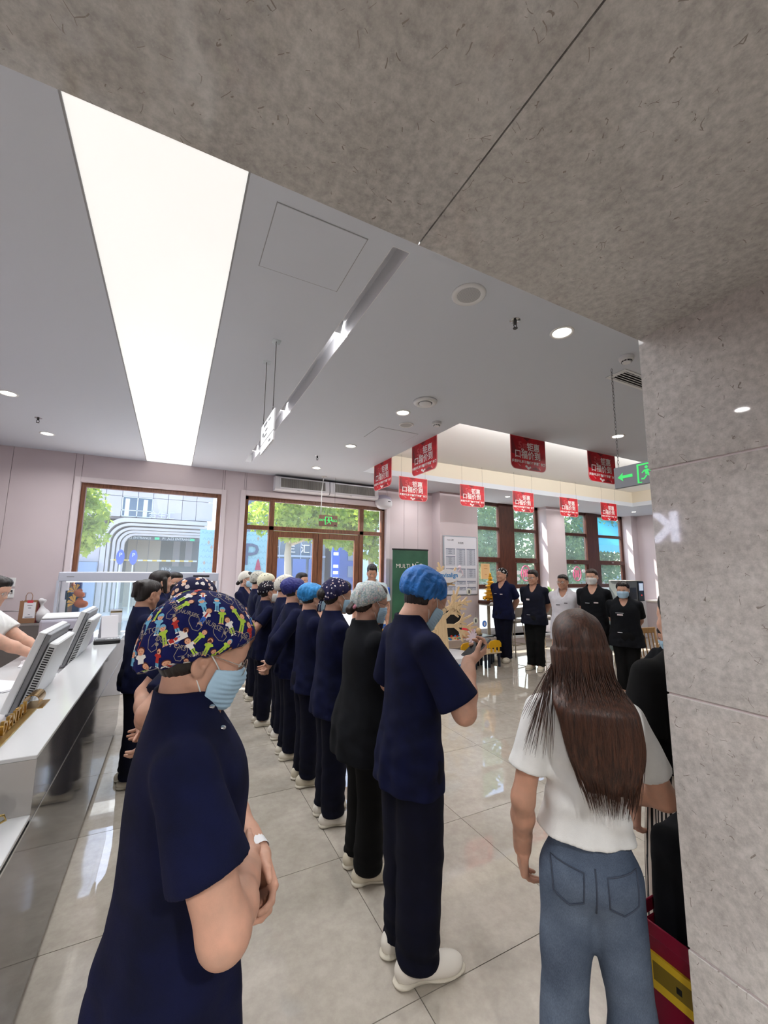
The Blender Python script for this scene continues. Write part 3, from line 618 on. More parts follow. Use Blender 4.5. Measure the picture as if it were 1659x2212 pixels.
# red promotion cards
red = mat('card_red', (196, 18, 34), .45, spec=.4); t = NT(red); n = t.noise(t.coord(), 4.5, 3, .6); t.l(t.ramp(n, [(0.35, (150, 8, 26)), (0.62, (214, 24, 40))]), t.b.inputs['Base Color'])
mat('card_white', (242, 232, 230), .5); mat('card_outline', (226, 88, 92), .5); mat('card_dark', (120, 6, 22), .5); mat('card_edge', (236, 190, 188), .5)
CW, CH = .60, .425; _tm = {}
def card_text(key, body, size, bold, x, z, mname):
    if key not in _tm:
        me = text_mesh(body, size, 0.0, bold=bold); _tm[key] = me
    return _tm[key], x, z, mname
def ribbon(pts, w):
    b = MB()
    for (x0, z0), (x1, z1) in zip(pts[:-1], pts[1:]):
        d = Vector((x1-x0, z1-z0)).normalized()*w/2; n = Vector((-d.y, d.x)); b.poly([(x0-d.x+n.x, z0-d.y+n.y, 0), (x0-d.x-n.x, z0-d.y-n.y, 0), (x1+d.x-n.x, z1+d.y-n.y, 0), (x1+d.x+n.x, z1+d.y+n.y, 0)])
    return b
class Card: proto = None
def make_card():
    o = empty('hanging_card'); F = frame_matrix((0, 0, 0), (1, 0, 0), (0, 0, 1))    # faces -Y
    b = MB().poly([(x, z, 0) for x, z in rrect(CW, CH, .075, 6, (1, 1, 0, 0))], (0, 0, -.004)); me = b.build('card', red, o); me.data.transform(F)
    e = MB(); out = rrect(CW, CH, .075, 6, (1, 1, 0, 0)); inn = rrect(CW-.014, CH-.010, .07, 6, (1, 1, 0, 0))
    for i in range(len(out)): j = (i+1) % len(out); e.poly([(*out[i], .001), (*out[j], .001), (*inn[j], .001), (*inn[i], .001)])
    x = e.build('border', MATS['card_edge'], me); x.data.transform(F)
    def put(m2, mm, xx, zz, name='lettering'): m2.transform(F @ Matrix.Translation((xx, zz, .0015))); return link(name, m2, MATS[mm], me)
    put(text_mesh('钜惠', .112, bold=.0022), 'card_white', .085, .085); put(text_mesh('口福价到', .112, bold=.0022), 'card_white', -.015, -.025)
    put(text_mesh('多重好礼享不停 超值惊喜等你来', .040, bold=.0012), 'card_white', .0, -.115)
    # outlined 5 and month sign, small logo line
    put(text_mesh('5', .125, bold=.003), 'card_outline', -.140, .095); m_ = text_mesh('5', .118, bold=-.0035); m_.transform(Matrix.Translation((0, 0, .0006))); put(m_, 'card_dark', -.140, .095)
    put(text_mesh('月', .095, bold=.0022), 'card_outline', -.065, .075); m_ = text_mesh('月', .095, bold=-.0028); m_.transform(Matrix.Translation((0, 0, .0006))); put(m_, 'card_dark', -.065, .075)
    b = MB()
    for cx, cz, r in ((-.100, .045, .022), (-.045, -.165, .020), (-.012, -.185, .022), (.020, -.172, .016), (-.01, -.115, .024)): b.poly([(cx+r*math.cos(k*.628), cz+r*math.sin(k*.628)*.8, 0) for k in range(10)])
    b.poly([(-.20, -.135, 0), (-.145, -.168, 0), (-.15, -.172, 0)]); b.poly([(.17, -.15, 0), (.20, -.185, 0), (.19, -.19, 0)]); me2 = b.build('confetti', MATS['card_white'], me); me2.data.transform(F @ Matrix.Translation((0, 0, .001))); tag(me2, kind='stuff')
    d = MB().poly([(-.285, .20, 0), (-.285, -.02, 0), (-.17, -.04, 0)]).poly([(-.1, .205, 0), (.05, .205, 0), (-.02, .165, 0)]).poly([(.03, -.19, 0), (.12, -.155, 0), (.2, -.2, 0)]).build('dark_facet', MATS['card_dark'], me); tag(d, kind='stuff'); d.data.transform(F @ Matrix.Translation((0, 0, .0007)))
    for x in (-CW/2+.05, CW/2-.05): MB().cyl((x, -.002, CH/2), (x, -.002, CH/2+.03), .0018, n=6).build('hook', MATS['wire'], o)
    return o
def dup(o):
    c = o.copy(); COL.objects.link(c)
    for ch in o.children:
        x = dup(ch); x.parent = c
    return c
spots = [((3.885, 3.622, CEIL-CH/2-.002), 0, 0, 'red promotion card hung at the near coffer edge, the largest facing the camera'), ((5.31, 3.622, CEIL-CH/2-.002), 0, 0, 'red promotion card at the near coffer edge beside the green exit sign'),
         ((2.812, 4.375, CEIL-CH/2-.002), -90, 0, 'red promotion card turned edgewise at the left coffer edge, the nearer one'), ((2.812, 5.565, CEIL-CH/2-.002), -90, 0, 'red promotion card turned edgewise at the left coffer edge, just above the domed wall unit')]
cords = .0
for k, x in enumerate((3.76, 5.10, 6.45, 7.84, 9.24)):
    spots.append(((x, 6.20, 3.34-CH/2), 0, 1, ('red promotion card on threads above the green roll-up banner', 'red promotion card on threads in front of the pink pier and first window', 'red promotion card on threads over the first tall window, right half', 'red promotion card on threads at the pink wall between the tall windows', 'red promotion card on threads over the last tall window')[k]))
proto = make_card()
for i, (p, rz, th, l) in enumerate(spots):
    o = proto if i == 0 else dup(proto); o.location = p; o.rotation_euler = (0, 0, math.radians(rz)); tag(o, l, 'hanging card', 'red promotion cards')
    if th:
        for x in (-CW/2+.05, CW/2-.05): MB().cyl((x, -.002, CH/2+.03), (x, -.002, zc-p[2]), .0014, n=5).build('thread', MATS['wire'], o)
# exit signs and the hanging signboard
mat('exit_green', (70, 214, 110), .4, emit=(60, 220, 110), estr=.4); mat('exit_grey', (118, 120, 126), .35); mat('sign_white', (226, 226, 228), .4); mat('ink', (60, 60, 66), .6)
def running_man(F, parent, s=1.0):
    b = MB(); q = lambda *p: b.poly([(x*s, y*s, 0) for x, y in p])
    q((-.062, -.062), (-.048, -.062), (-.048, .058), (.062, .058), (.062, .070), (-.062, .070)); q((.048, .0), (.062, .0), (.062, .06), (.048, .06)); q((-.062, -.07), (-.03, -.07), (-.03, -.062), (-.062, -.062))
    q(*[(.006+.012*math.cos(k*.628), .040+.012*math.sin(k*.628)) for k in range(10)])
    q((-.012, .022), (.014, .026), (.022, -.004), (.0, -.016)); q((-.012, .022), (-.030, .004), (-.024, -.002), (-.004, .014)); q((.014, .026), (.040, .012), (.050, .022), (.044, .002), (.016, .012))
    q((.0, -.016), (-.016, -.036), (-.034, -.034), (-.034, -.046), (-.012, -.048), (.012, -.020)); q((.008, -.014), (.022, -.004), (.044, -.034), (.044, -.058), (.032, -.058), (.032, -.038))
    o = b.build('running_figure', MATS['exit_green'], parent); o.data.transform(F); return o
o = empty('exit_sign', (2.45, 7.0, 2.55)); tag(o, 'green emergency exit sign hung on a rod in front of the entrance transom', 'exit sign')
wood('exit_board', (92, 66, 56), (124, 92, 78)); bd = BX('board', (-.175, -.012, -.10), (.175, .012, .10), MATS['exit_board'], o, .003); F = frame_matrix((0, -.0135, 0), (1, 0, 0), (0, 0, 1)); running_man(F, bd, 1.05)
for x, s in ((-.115, 'EXIT'), (.115, '出口')): text_obj(s, .052, F @ Matrix.Translation((x, .005, 0)), MATS['exit_green'], bd, bold=.001)
BX('label', (.11, -.014, -.085), (.15, -.012, -.068), MATS['black_plastic'], bd)
MB().tube([(-.14, 0, .10), (-.135, .0, .55), (-.115, 0, .74), (-.10, .02, .80)], .008, 8).build('suspension_rod', MATS['white_plastic'], o, sm=True); MB().cyl((-.10, .02, .80), (-.10, .02, .81), .05, n=20).build('ceiling_plate', MATS['white_plastic'], o); MB().cyl((.12, 0, .10), (.12, 0, .81), .002, n=6).build('thin_wire', MATS['wire'], o)
o = empty('exit_sign', (3.13, 1.83, 2.43)); tag(o, 'grey exit sign with green arrow and running figure, hung on a chain by the column', 'exit sign')
bd = BX('board', (-.012, -.20, -.085), (.012, .20, .085), MATS['exit_grey'], o, .003); F = frame_matrix((-.0135, 0, 0), (0, -1, 0), (0, 0, 1)); running_man(F @ Matrix.Translation((.05, 0, 0)), bd, 1.05)
b = MB().poly([(-.17, 0, 0), (-.125, .035, 0), (-.13, .012, 0), (-.05, .012, 0), (-.05, -.012, 0), (-.13, -.012, 0), (-.125, -.035, 0)]).build('arrow', MATS['exit_green'], bd); b.data.transform(F)
for yy in (.165, -.165):
    b = MB(); z = .085; k = 0
    while z < .925:
        M = Matrix.Translation((0, yy, z+.016)) @ Matrix.Rotation(math.radians(90*(k % 2)), 4, 'Z'); pts = [M @ Vector((.007*math.cos(a), 0, .017*math.sin(a))) for a in np.linspace(0, 6.283, 9)[:-1]]; b.tube(pts, .0016, 4, closed=True); z += .028; k += 1
    tag(b.build('chain', MATS['wire'], o, sm=True), kind='stuff')
o = empty('hanging_signboard', (.57, 3.065, 2.58)); tag(o, 'white two-panel signboard hung on two rods below the ceiling hooks', 'signboard')
BX('upper_panel', (-.006, -.235, .075), (.006, .235, .235), MATS['sign_white'], o, .002); BX('lower_panel', (-.006, -.235, 0), (.006, .235, .068), MATS['sign_white'], o, .002)
F = frame_matrix((-.0075, 0, 0), (0, -1, 0), (0, 0, 1)); b = MB()
for x, z, w, h in ((-.06, .205, .13, .022), (.09, .20, .08, .012), (-.14, .14, .05, .03), (-.02, .15, .09, .014), (-.05, .115, .12, .012), (.12, .03, .07, .016)): b.poly([(x-w/2, z-h/2, 0), (x+w/2, z-h/2, 0), (x+w/2, z+h/2, 0), (x-w/2, z+h/2, 0)])
b = b.build('print', MATS['ink'], o); b.data.transform(F); tag(b, kind='stuff')
for yy in (-.16, .19):
    r = MB().cyl((0, yy, .27), (0, yy, .755), .003, n=6).tube([(0, yy+.014*math.cos(a), .253+.016*math.sin(a)) for a in np.linspace(0, 6.283, 13)[:-1]], .0028, 6, closed=True); r.tube([(0, yy, .75), (0, yy+.012, .76), (0, yy+.008, .772), (0, yy, .778)], .003, 6).build('hanging_rod', MATS['wire'], o, sm=True)
    BX('ceiling_hook_plate', (-.03, yy-.03, .774), (.03, yy+.03, .7795), MATS['tinted_glass'], o)
# air curtains and the domed wall unit
gm = mat('filter_mesh', (120, 116, 110), .8); t = NT(gm); wv = t.n('TexWave', Scale=28.0); t.l(t.coord(), wv.inputs['Vector']); t.l(t.ramp(wv.outputs['Fac'], [(0.3, (78, 74, 70)), (0.7, (158, 154, 146))]), t.b.inputs['Base Color'])
for k, x in enumerate((1.52, 2.545)):
    o = empty('air_curtain', (x, YW, 3.07)); tag(o, ('left long white air curtain with a mesh grille above the entrance', 'right long white air curtain with a mesh grille above the entrance')[k], 'air curtain', 'air curtains')
    pr = [(-.012, .0), (-.15, .0), (-.185, .02), (-.20, .06), (-.17, .25), (-.012, .26)]; b = MB().poly([(0.004, y_, z_) for y_, z_ in pr], (1.01, 0, 0)); b.build('casing', MATS['white_enamel'], o)
    M = Matrix.Translation((0, -.203, .055)) @ Matrix.Rotation(math.radians(-9), 4, 'X'); MB().box((.10, -.002, .0), (.93, .006, .17), M=M).build('grille', gm, o)
    fr = MB()
    for lo, hi in (((.07, -.006, -.02), (.96, .006, .0)), ((.07, -.006, .17), (.96, .006, .185)), ((.07, -.006, 0), (.10, .006, .17)), ((.93, -.006, 0), (.96, .006, .17))): fr.box(lo, hi, .003, M)
    fr.build('bezel', MATS['white_enamel'], o)
    ri = MB()
    for i in range(38): ri.box((.11+i*.0217, -.006, .0), (.115+i*.0217, -.001, .17), M=M)
    tag(ri.build('ribs', MATS['grey_plastic'], o), kind='stuff'); BX('badge', (.40, -.206, .012), (.44, -.19, .02), MATS['grey_plastic'], o)
o = empty('wall_purifier', (3.76, YW, 3.06)); tag(o, 'white dome-shaped wall unit with a dark slot, right of the air curtains', 'wall unit')
sdf_obj('dome_body', [ell((0, -.02, -.02), (.19, .15, .13)), [ell((0, -.08, -.07), (.16, .07, .06)), .03]], MATS['white_enamel'], o, .008); sdf_obj('upper_shell', [ell((0, -.03, .04), (.175, .11, .11))], mat('shell_lilac', (176, 172, 190), .35), o, .008); BX('display', (.03, -.172, -.012), (.085, -.155, .006), MATS['black_plastic'], o)
# backlit letters on the left wall (seen mirrored in the polished column)
o = empty('backlit_wall_sign', (XL+.03, 3.25, 2.28)); tag(o, 'large backlit white letters on the left wall, mirrored in the polished column', 'wall sign')
mat('sign_glow', (240, 240, 255), .5, emit=(225, 228, 255), estr=11.0)
for s, yy in (('K', 3.20), ('e', 3.60)): text_obj(s, .56, Matrix.Translation((0, yy-3.25, 0)) @ frame_matrix((0, 0, 0), (0, 1, 0), (0, 0, 1)), MATS['sign_glow'], o, .02, bold=.012, name='letter')
# ------------------------------------------------------------------ reception counter
mat('counter_white', (204, 205, 206), .12, spec=.5); mat('counter_end', (176, 172, 168), .3)
m = mat('counter_marble', (74, 72, 74), .07, spec=.5); t = NT(m); n = t.noise(t.coord(scale=(1, 1.1, .35)), 3.2, 5, .65); t.l(t.ramp(n, [(.3, (54, 52, 55)), (.62, (88, 85, 86)), (.75, (112, 108, 106))]), t.b.inputs['Base Color'])
mat('brass', (176, 138, 72), .28, 1.0); mat('brass_pale', (196, 170, 110), .3, 1.0); mat('paper', (234, 232, 236), .7); mat('paper_cool', (222, 222, 230), .7)
XF = -.386
o = empty('reception_counter', (0, 0, 0)); tag(o, 'long reception counter with white top and glossy dark marble front, left side', 'counter')
BX('body', (-.90, 2.005, .05), (XF-.012, 5.3, .895), MATS['counter_end'], o); BX('low_body', (-.90, 1.72, .05), (XF-.012, 2.005, .785), MATS['counter_end'], o)
for y0, y1 in ((1.72, 3.55), (3.553, 5.3)):
    BX('front_panel', (XF-.012, y0, .06), (XF, y1, .762), m, o, .001)
BX('front_panel', (XF-.012, 2.005, .772), (XF, 3.55, .985), m, o, .001); BX('front_panel', (XF-.012, 3.553, .772), (XF, 5.3, .985), m, o, .001)
BX('seam_strip', (XF-.012, 1.72, .762), (XF+.001, 5.3, .772), MATS['chrome'], o); BX('plinth', (-.88, 1.75, 0), (XF-.03, 5.28, .06), MATS['dark_gap'], o)
BX('ledge_top', (-.60, 2.0, .985), (XF+.001, 5.3, 1.0), MATS['counter_white'], o, .002); BX('low_top', (-.92, 1.715, .785), (XF+.001, 2.003, .80), MATS['counter_white'], o, .002)
BX('desk_top', (-1.10, 2.003, .895), (-.60, 5.3, .915), MATS['counter_white'], o, .002); BX('ledge_back', (-.602, 2.003, .915), (-.59, 5.3, .985), MATS['counter_white'], o)
BX('end_panel', (-.602, 2.0, .80), (XF+.0005, 2.0035, .985), MATS['counter_end'], o)
# brass letter sign along the back of the ledge
o = empty('brass_letter_sign', (-.555, 2.25, 1.0)); tag(o, 'brass sign strip with upright cut letters along the back of the counter ledge', 'counter sign')
BX('base', (-.018, -.30, 0), (.030, .36, .006), MATS['brass_pale'], o, .001)
[text_obj(c, .072, Matrix.Translation((0, -.27+.056*i, .033)) @ frame_matrix((0, 0, 0), (0, 1, 0), (0, 0, 1)), MATS['brass'], o, .006, bold=.0012, name='letter') for i, c in enumerate('KEEN DENTAL') if c != ' ']
b = MB(); prof = [(.03*math.cos(a), .03*math.sin(a)) for a in np.linspace(-.6, math.pi+.4, 14)]
for (x0, z0), (x1, z1) in zip(prof[:-1], prof[1:]): b.poly([(x0, .38, z0+.03), (x1, .38, z1+.03), (x1, .50, z1+.03), (x0, .50, z0+.03)], ((x0+x1)*.02, 0, .003))
b.build('rolled_end', MATS['brass'], o, sm=True, ang=50); BX('foot', (-.03, .37, 0), (.05, .51, .004), MATS['brass'], o)
mat('screen_dark', (20, 22, 26), .2); mat('pc_white', (218, 219, 220), .4); mat('pc_grey', (128, 128, 132), .45)
def monitor(x, y, z, rz, l, H=.40, Wd=.50, tilt=17, zr=.0):
    o = empty('desktop_computer', (x, y, z), math.radians(rz)); tag(o, l, 'computer', 'desktop computers on the reception desk'); M = Matrix.Translation((0, 0, .045)) @ Matrix.Rotation(math.radians(-tilt), 4, 'X')
    BX('screen_panel', (-Wd/2, -.022, 0), (Wd/2, .010, H), MATS['pc_white'], o, .004, M); BX('display', (-Wd/2+.012, -.0235, .03), (Wd/2-.012, -.0215, H-.012), MATS['screen_dark'], o, 0, M)
    BX('back_shell', (-Wd/2+.015, .010, .005), (Wd/2-.015, .032, H-.005), MATS['pc_grey'], o, .003, M); h = BX('rear_housing', (-Wd/2+.03, .036, .01), (Wd/2-.03, .075, H-.045), MATS['pc_white'], o, .006, M)
    v = MB()
    for i in range(26): v.box((-Wd/2+.0285, .044, .03+i*.0118), (-Wd/2+.0305, .068, .036+i*.0118), M=M); v.box((Wd/2-.0305, .044, .03+i*.0118), (Wd/2-.0285, .068, .036+i*.0118), M=M)
    tag(v.build('vent_slots', MATS['black_plastic'], o), kind='stuff')
    BX('foot', (-.12, -.03, 0), (.12, .12, .010), MATS['pc_grey'], o, .003); MB().cyl((0, .04, .008), (0, .075, .10), .022, n=12).build('neck', MATS['pc_grey'], o)
monitor(-.675, 2.98, .915, -90, 'white all-in-one computer nearest the brass sign, seen from its side', .40, .50); monitor(-.68, 4.12, .915, -90, 'second white all-in-one computer farther along the reception desk', .40, .50)
def papers(x, y, z, rz, n, l, w=.21, h=.297, name='paper_stack'):
    o = empty(name, (x, y, z), math.radians(rz)); tag(o, l, 'papers'); rs = random.Random(n)
    for i in range(n): BX('sheet', (-w/2, -h/2, i*.004), (w/2, h/2, i*.004+.003), MATS['paper'], o, 0, Matrix.Rotation(rs.uniform(-.05, .05), 4, 'Z') @ Matrix.Translation((rs.uniform(-.006, .006), rs.uniform(-.006, .006), 0)))
papers(-.72, 2.32, .915, 15, 9, 'stack of white papers behind the brass sign at the left edge'); papers(-.92, 3.55, .915, 55, 3, 'loose white sheets on the desk below the receptionist arm'); papers(-.90, 4.30, .915, 10, 2, 'white sheet lying on the far desk between the computers')
o = empty('telephone', (-.70, 3.55, .957), math.radians(80)); tag(o, 'black desk telephone keypad between the two computers', 'telephone'); BX('base', (-.09, -.10, -.04), (.09, .10, .0), MATS['black_plastic'], o, .01)
for i in range(3):
    for j in range(4): BX('key', (-.055+i*.04, -.07+j*.036, 0), (-.027+i*.04, -.045+j*.036, .006), MATS['pc_white'] if (i+j) % 5 else MATS['pc_grey'], o, .002)
o = empty('desk_printer', (-.82, 4.86, .915), math.radians(8)); tag(o, 'pale grey printer with a dark paper slot behind the computers', 'printer')
BX('body', (-.20, -.22, 0), (.20, .22, .30), mat('printer_grey', (178, 176, 190), .4), o, .02, seg=2); BX('paper_slot', (-.16, -.223, .20), (.16, -.20, .215), MATS['black_plastic'], o); BX('top_lid', (-.19, -.20, .30), (.19, .20, .325), MATS['pc_white'], o, .01); BX('tray', (-.15, -.30, .12), (.15, -.21, .13), MATS['printer_grey'], o, .003)
o = empty('card_terminal', (-.47, 4.55, 1.0), math.radians(6)); tag(o, 'black payment terminal with pale buttons on the ledge, beside the bun-haired person', 'payment terminal')
BX('base', (-.10, -.07, 0), (.10, .07, .035), MATS['black_plastic'], o, .006); BX('top_plate', (-.095, -.065, .035), (.095, .065, .042), MATS['pc_grey'], o, .003)
for k in range(4): BX('button', (.0+k*.024, -.055, .042), (.016+k*.024, -.035, .047), MATS['pc_white'], o, .001)
BX('display', (-.085, -.055, .042), (-.015, -.03, .044), MATS['screen_dark'], o)
o = empty('table_stand', (-.50, 4.86, 1.0), math.radians(20)); tag(o, 'tent-shaped table card leaning open on the counter ledge', 'table card')
for s in (-1, 1): BX('leaf', (-.07, -.002, 0), (.07, .002, .22), MATS['paper'], o, 0, Matrix.Translation((0, s*.06, 0)) @ Matrix.Rotation(s*math.radians(15), 4, 'X'))
o = empty('brochure_holder', (-.47, 5.08, 1.0), math.radians(15)); tag(o, 'clear holder with upright brochures at the far end of the ledge', 'brochure holder')
BX('back', (-.06, .02, 0), (.06, .025, .26), MATS['tinted_glass'], o); BX('front', (-.06, -.03, 0), (.06, -.026, .12), MATS['tinted_glass'], o)
for k in range(3): BX('brochure', (-.05, -.018+k*.012, .004), (.05, -.012+k*.012, .22+.015*k), MATS['brass_pale' if k == 1 else 'paper'], o)
o = empty('dish_stack', (-.525, 1.865, .80)); tag(o, 'white dish with a gold rim stacked in a glass caddy at the left edge', 'dish')
MB().lathe([(.0, .10), (.05, .102), (.075, .118), (.078, .12), (.074, .114), (.05, .097), (.0, .095)], n=28).build('dish', MATS['white_enamel'], o, sm=True); MB().lathe([(.0745, .1165), (.080, .1215), (.078, .1235), (.073, .118)], n=28).build('gold_rim', MATS['brass'], o, sm=True)
MB().lathe([(.0, .0), (.055, .0), (.06, .01), (.062, .09), (.058, .09), (.055, .012), (.0, .008)], n=24).build('caddy', MATS['tinted_glass'], o, sm=True, ang=40); MB().tube([(.06, 0, .075), (.095, .01, .07), (.10, .02, .05), (.062, .0, .04)], .004, 6).build('handle', MATS['brass_pale'], o, sm=True)
# ------------------------------------------------------------------ aquarium under the left window
o = empty('aquarium', (-.33, 6.98, 0)); tag(o, 'large lit aquarium with a grey hood standing below the left window', 'aquarium')
mat('water', (196, 232, 244), .02, alpha=.05, spec=.6); mat('hood_grey', (186, 190, 204), .35); mat('navy_pipe', (12, 26, 84), .4); mat('tank_led', (255, 255, 255), .4, emit=(240, 250, 255), estr=2.2)
BX('cabinet', (-.98, -.28, 0), (.98, .28, .72), MATS['white_enamel'], o, .006); BX('hood', (-.97, -.27, 1.49), (.97, .27, 1.61), MATS['hood_grey'], o, .008); BX('hood_logo', (-.88, -.272, 1.545), (-.80, -.27, 1.555), MATS['pc_grey'], o); BX('hood_slot', (.62, -.273, 1.55), (.84, -.27, 1.575), MATS['black_plastic'], o)
BX('light_bar', (-.90, -.15, 1.475), (.90, .15, 1.49), MATS['tank_led'], o); BX('front_glass', (-.965, -.265, .72), (.965, -.257, 1.49), MATS['water'], o); BX('back_glass', (-.965, .257, .72), (.965, .265, 1.49), MATS['water'], o)
for s in (-1, 1): BX('side_glass', (s*.965-.004, -.257, .72), (s*.965+.004, .257, 1.49), MATS['water'], o)
for s in (-1, 1): BX('corner_post', (s*.968-.012, -.27, .70), (s*.968+.012, -.25, 1.50), MATS['hood_grey'], o)
BX('gravel', (-.95, -.25, .72), (.95, .25, .76), MATS['paper'], o)
f = MB().box((-.83, -.02, .76), (-.75, .06, 1.49), .004).box((-.86, -.04, 1.26), (-.70, .08, 1.33), .004).box((-.92, -.02, 1.24), (-.86, .05, 1.36), .004); f.build('filter_column', MATS['navy_pipe'], o)
BX('filter_lid', (-.81, -.05, 1.27), (-.72, -.038, 1.34), MATS['pc_grey'], o, .004); MB().cyl((-.89, -.03, .76), (-.89, -.03, 1.36), .010, n=8).build('thin_pipe', MATS['black_plastic'], o)
orange = mat('fish_orange', (160, 74, 24), .45); orange2 = mat('fish_gold', (226, 168, 70), .5)
def fish(x, z, s, rz, l, y=6.82, rot=0):
    f = sdf_obj('goldfish', [ell((0, 0, 0), V3(.075, .035, .052)*s), [ell((-.05*s, 0, .01*s), V3(.04, .03, .04)*s), .02*s], [ell((.02*s, 0, .05*s), V3(.04, .006, .03)*s, rotm(ry=25)), .01*s]], orange, None, .005*s)
    f.location = (x, y, z); f.rotation_euler = (0, math.radians(rot), math.radians(rz)); tag(f, l, 'fish')
    b = MB()
    for k, a in enumerate((-35, -10, 20, 45)): a = math.radians(a); b.poly([(.06*s, (k-1.5)*.006*s, 0), (.14*s*math.cos(a)+.02*s, (k-1.5)*.014*s, .14*s*math.sin(a)+.01*s), (.13*s*math.cos(a+.35)+.02*s, (k-1.5)*.014*s, .13*s*math.sin(a+.35))], (0, .002, 0))
    b.build('tail_fin', orange2, f); MB().sph((-.075*s, -.024*s, .015*s), .006*s, 8).build('eye', MATS['black_plastic'], f)
fish(-1.05, 1.19, 1.0, 170, 'large orange goldfish low in the aquarium, tail up', rot=-12); fish(-1.08, 1.325, .82, 190, 'orange goldfish just above the larger one', rot=-35); fish(-1.15, 1.44, .45, 80, 'small dark red fish at the top left of the aquarium')
# stainless trolley with bags, wall switches
o = empty('steel_trolley', (-1.62, 6.62, 0)); tag(o, 'stainless steel trolley with a shelf against the wall, left of the aquarium', 'trolley'); mat('steel', (168, 166, 166), .32, .9); mat('steel_dark', (116, 112, 110), .4, .7)
for x in (-.42, .30):
    for y in (-.22, .22): MB().cyl((x, y, 0), (x, y, 1.02), .014, n=10).build('leg', MATS['steel'], o, sm=True, ang=40)
b = MB().box((-.43, -.23, .985), (.31, -.215, 1.005)).box((-.43, .215, .985), (.31, .23, 1.005)).box((-.43, -.215, .985), (-.415, .215, 1.005)).box((.295, -.215, .985), (.31, .215, 1.005)); b.build('rim', MATS['steel'], o); BX('top_tray', (-.42, -.215, .975), (.295, .215, .985), MATS['steel'], o); BX('front_panel', (-.42, -.222, .52), (.295, -.216, .975), MATS['steel_dark'], o); BX('side_panel', (.297, -.215, .52), (.303, .215, .975), MATS['steel_dark'], o); BX('lower_shelf', (-.42, -.215, .50), (.295, .215, .515), MATS['steel'], o)
MB().tube([(-.42, .2, 1.0), (-.42, .2, 1.12), (.10, .2, 1.12), (.10, .2, 1.0)], .008, 6).build('guard_rail', MATS['steel'], o, sm=True)
kraft = mat('kraft_paper', (150, 112, 84), .8); mat('maroon_paper', (112, 24, 38), .6)
o = empty('paper_bag', (-1.535, 6.66, .987), math.radians(-8)); tag(o, 'brown paper bag with maroon side and a white receipt, on the steel trolley', 'paper bag')
BX('front', (-.085, -.055, 0), (.085, -.052, .27), kraft, o); BX('back', (-.085, .052, 0), (.085, .055, .27), kraft, o); BX('bottom', (-.085, -.052, 0), (.085, .052, .003), kraft, o)
for s in (-1, 1): MB().poly([(s*.085, -.052, 0), (s*.085, .052, 0), (s*.085, .01, .27), (s*.085, -.01, .27)], (s*.002, 0, 0)).build('gusset', MATS['maroon_paper'], o)
MB().tube([(-.03, -.05, .27), (-.034, -.05, .33), (-.018, -.05, .365), (.018, -.05, .365), (.034, -.05, .33), (.03, -.05, .27)], .004, 6).build('handle', kraft, o, sm=True); r = BX('receipt', (-.04, -.0565, .06), (.08, -.055, .25), MATS['paper'], o)
for z, w in ((.21, .05), (.18, .03), (.10, .02), (.07, .08)): BX('print_line', (.02-w/2, -.0572, z), (.02+w/2, -.0565, z+.006), MATS['ink'], r)
BX('red_seal', (-.01, -.0575, .245), (.05, -.0555, .275), mat('seal_red', (206, 60, 70), .5), r)
o = sdf_obj('plastic_bag', [ell((0, 0, .07), (.085, .07, .08)), [cone((0, 0, .10), (-.02, 0, .22), .05, .016), .03], [cone((-.02, 0, .21), (-.035, .01, .27), .014, .028), .01], [cone((-.02, 0, .21), (.0, -.01, .26), .012, .022), .01]], mat('thin_white_plastic', (214, 212, 214), .35, alpha=.85), None, .008, disp=waves(4, 45, .006)); o.location = (-1.40, 6.66, .987); tag(o, 'crumpled knotted white plastic bag beside the brown paper bag', 'plastic bag')
for z, l, dark in ((1.46, 'upper square white wall switch left of the paper bag', 0), (1.31, 'lower white wall panel with a dark display, left of the paper bag', 1)):
    o = empty('wall_switch', (-1.94, YW, z)); tag(o, l, 'switch'); BX('plate', (-.045, -.014, -.06), (.045, .0, .06), MATS['white_plastic'], o, .003); BX('display' if dark else 'rocker', (-.03, -.017, -.01 if dark else -.045), (.03, -.0135, .045), MATS['screen_dark'] if dark else MATS['white_enamel'], o, .002)
# ------------------------------------------------------------------ notice board, banner, play corner
o = empty('notice_board', (5.47, 7.10, 1.80)); tag(o, 'framed white price list with grey tables on the pink pier', 'notice board'); Wb, Hb = .90, 1.25
BX('frame', (-Wb/2, -.03, -Hb/2), (Wb/2, 0, Hb/2), mat('frame_grey', (150, 158, 166), .35), o, .012); BX('sheet', (-Wb/2+.025, -.0325, -Hb/2+.025), (Wb/2-.025, -.03, Hb/2-.025), MATS['paper_cool'], o); F = frame_matrix((0, -.0335, 0), (1, 0, 0), (0, 0, 1))
head = MB(); cells = MB(); hd = mat('table_head', (96, 104, 128), .6); cl = mat('table_body', (186, 190, 202), .6); li = MB()
Rr = lambda b, x0, z0, x1, z1: b.poly([(x0, z0, 0), (x1, z0, 0), (x1, z1, 0), (x0, z1, 0)])
for cx, rows in ((-.27, ((.36, .20), (.20, -.02), (-.06, -.14), (-.17, -.28), (-.30, -.40), (-.43, -.54))), (0, ((.36, -.02), (-.06, -.28), (-.32, -.42), (-.45, -.54))), (.27, ((.36, -.02), (-.06, -.28), (-.32, -.40), (-.45, -.54)))):
    for z1, z0 in rows:
        Rr(cells, cx-.12, z0+.012, cx+.12, z1-.012); Rr(head, cx-.12, z1-.022, cx+.12, z1-.008); z = z1-.04; k = 0
        while z > z0+.025:
            w = (.10, .06, .08, .05)[k % 4]; Rr(li, cx-w/2-.01, z, cx+w/2-.01, z+.008); Rr(li, cx+.085, z, cx+.105, z+.008); z -= .020; k += 1
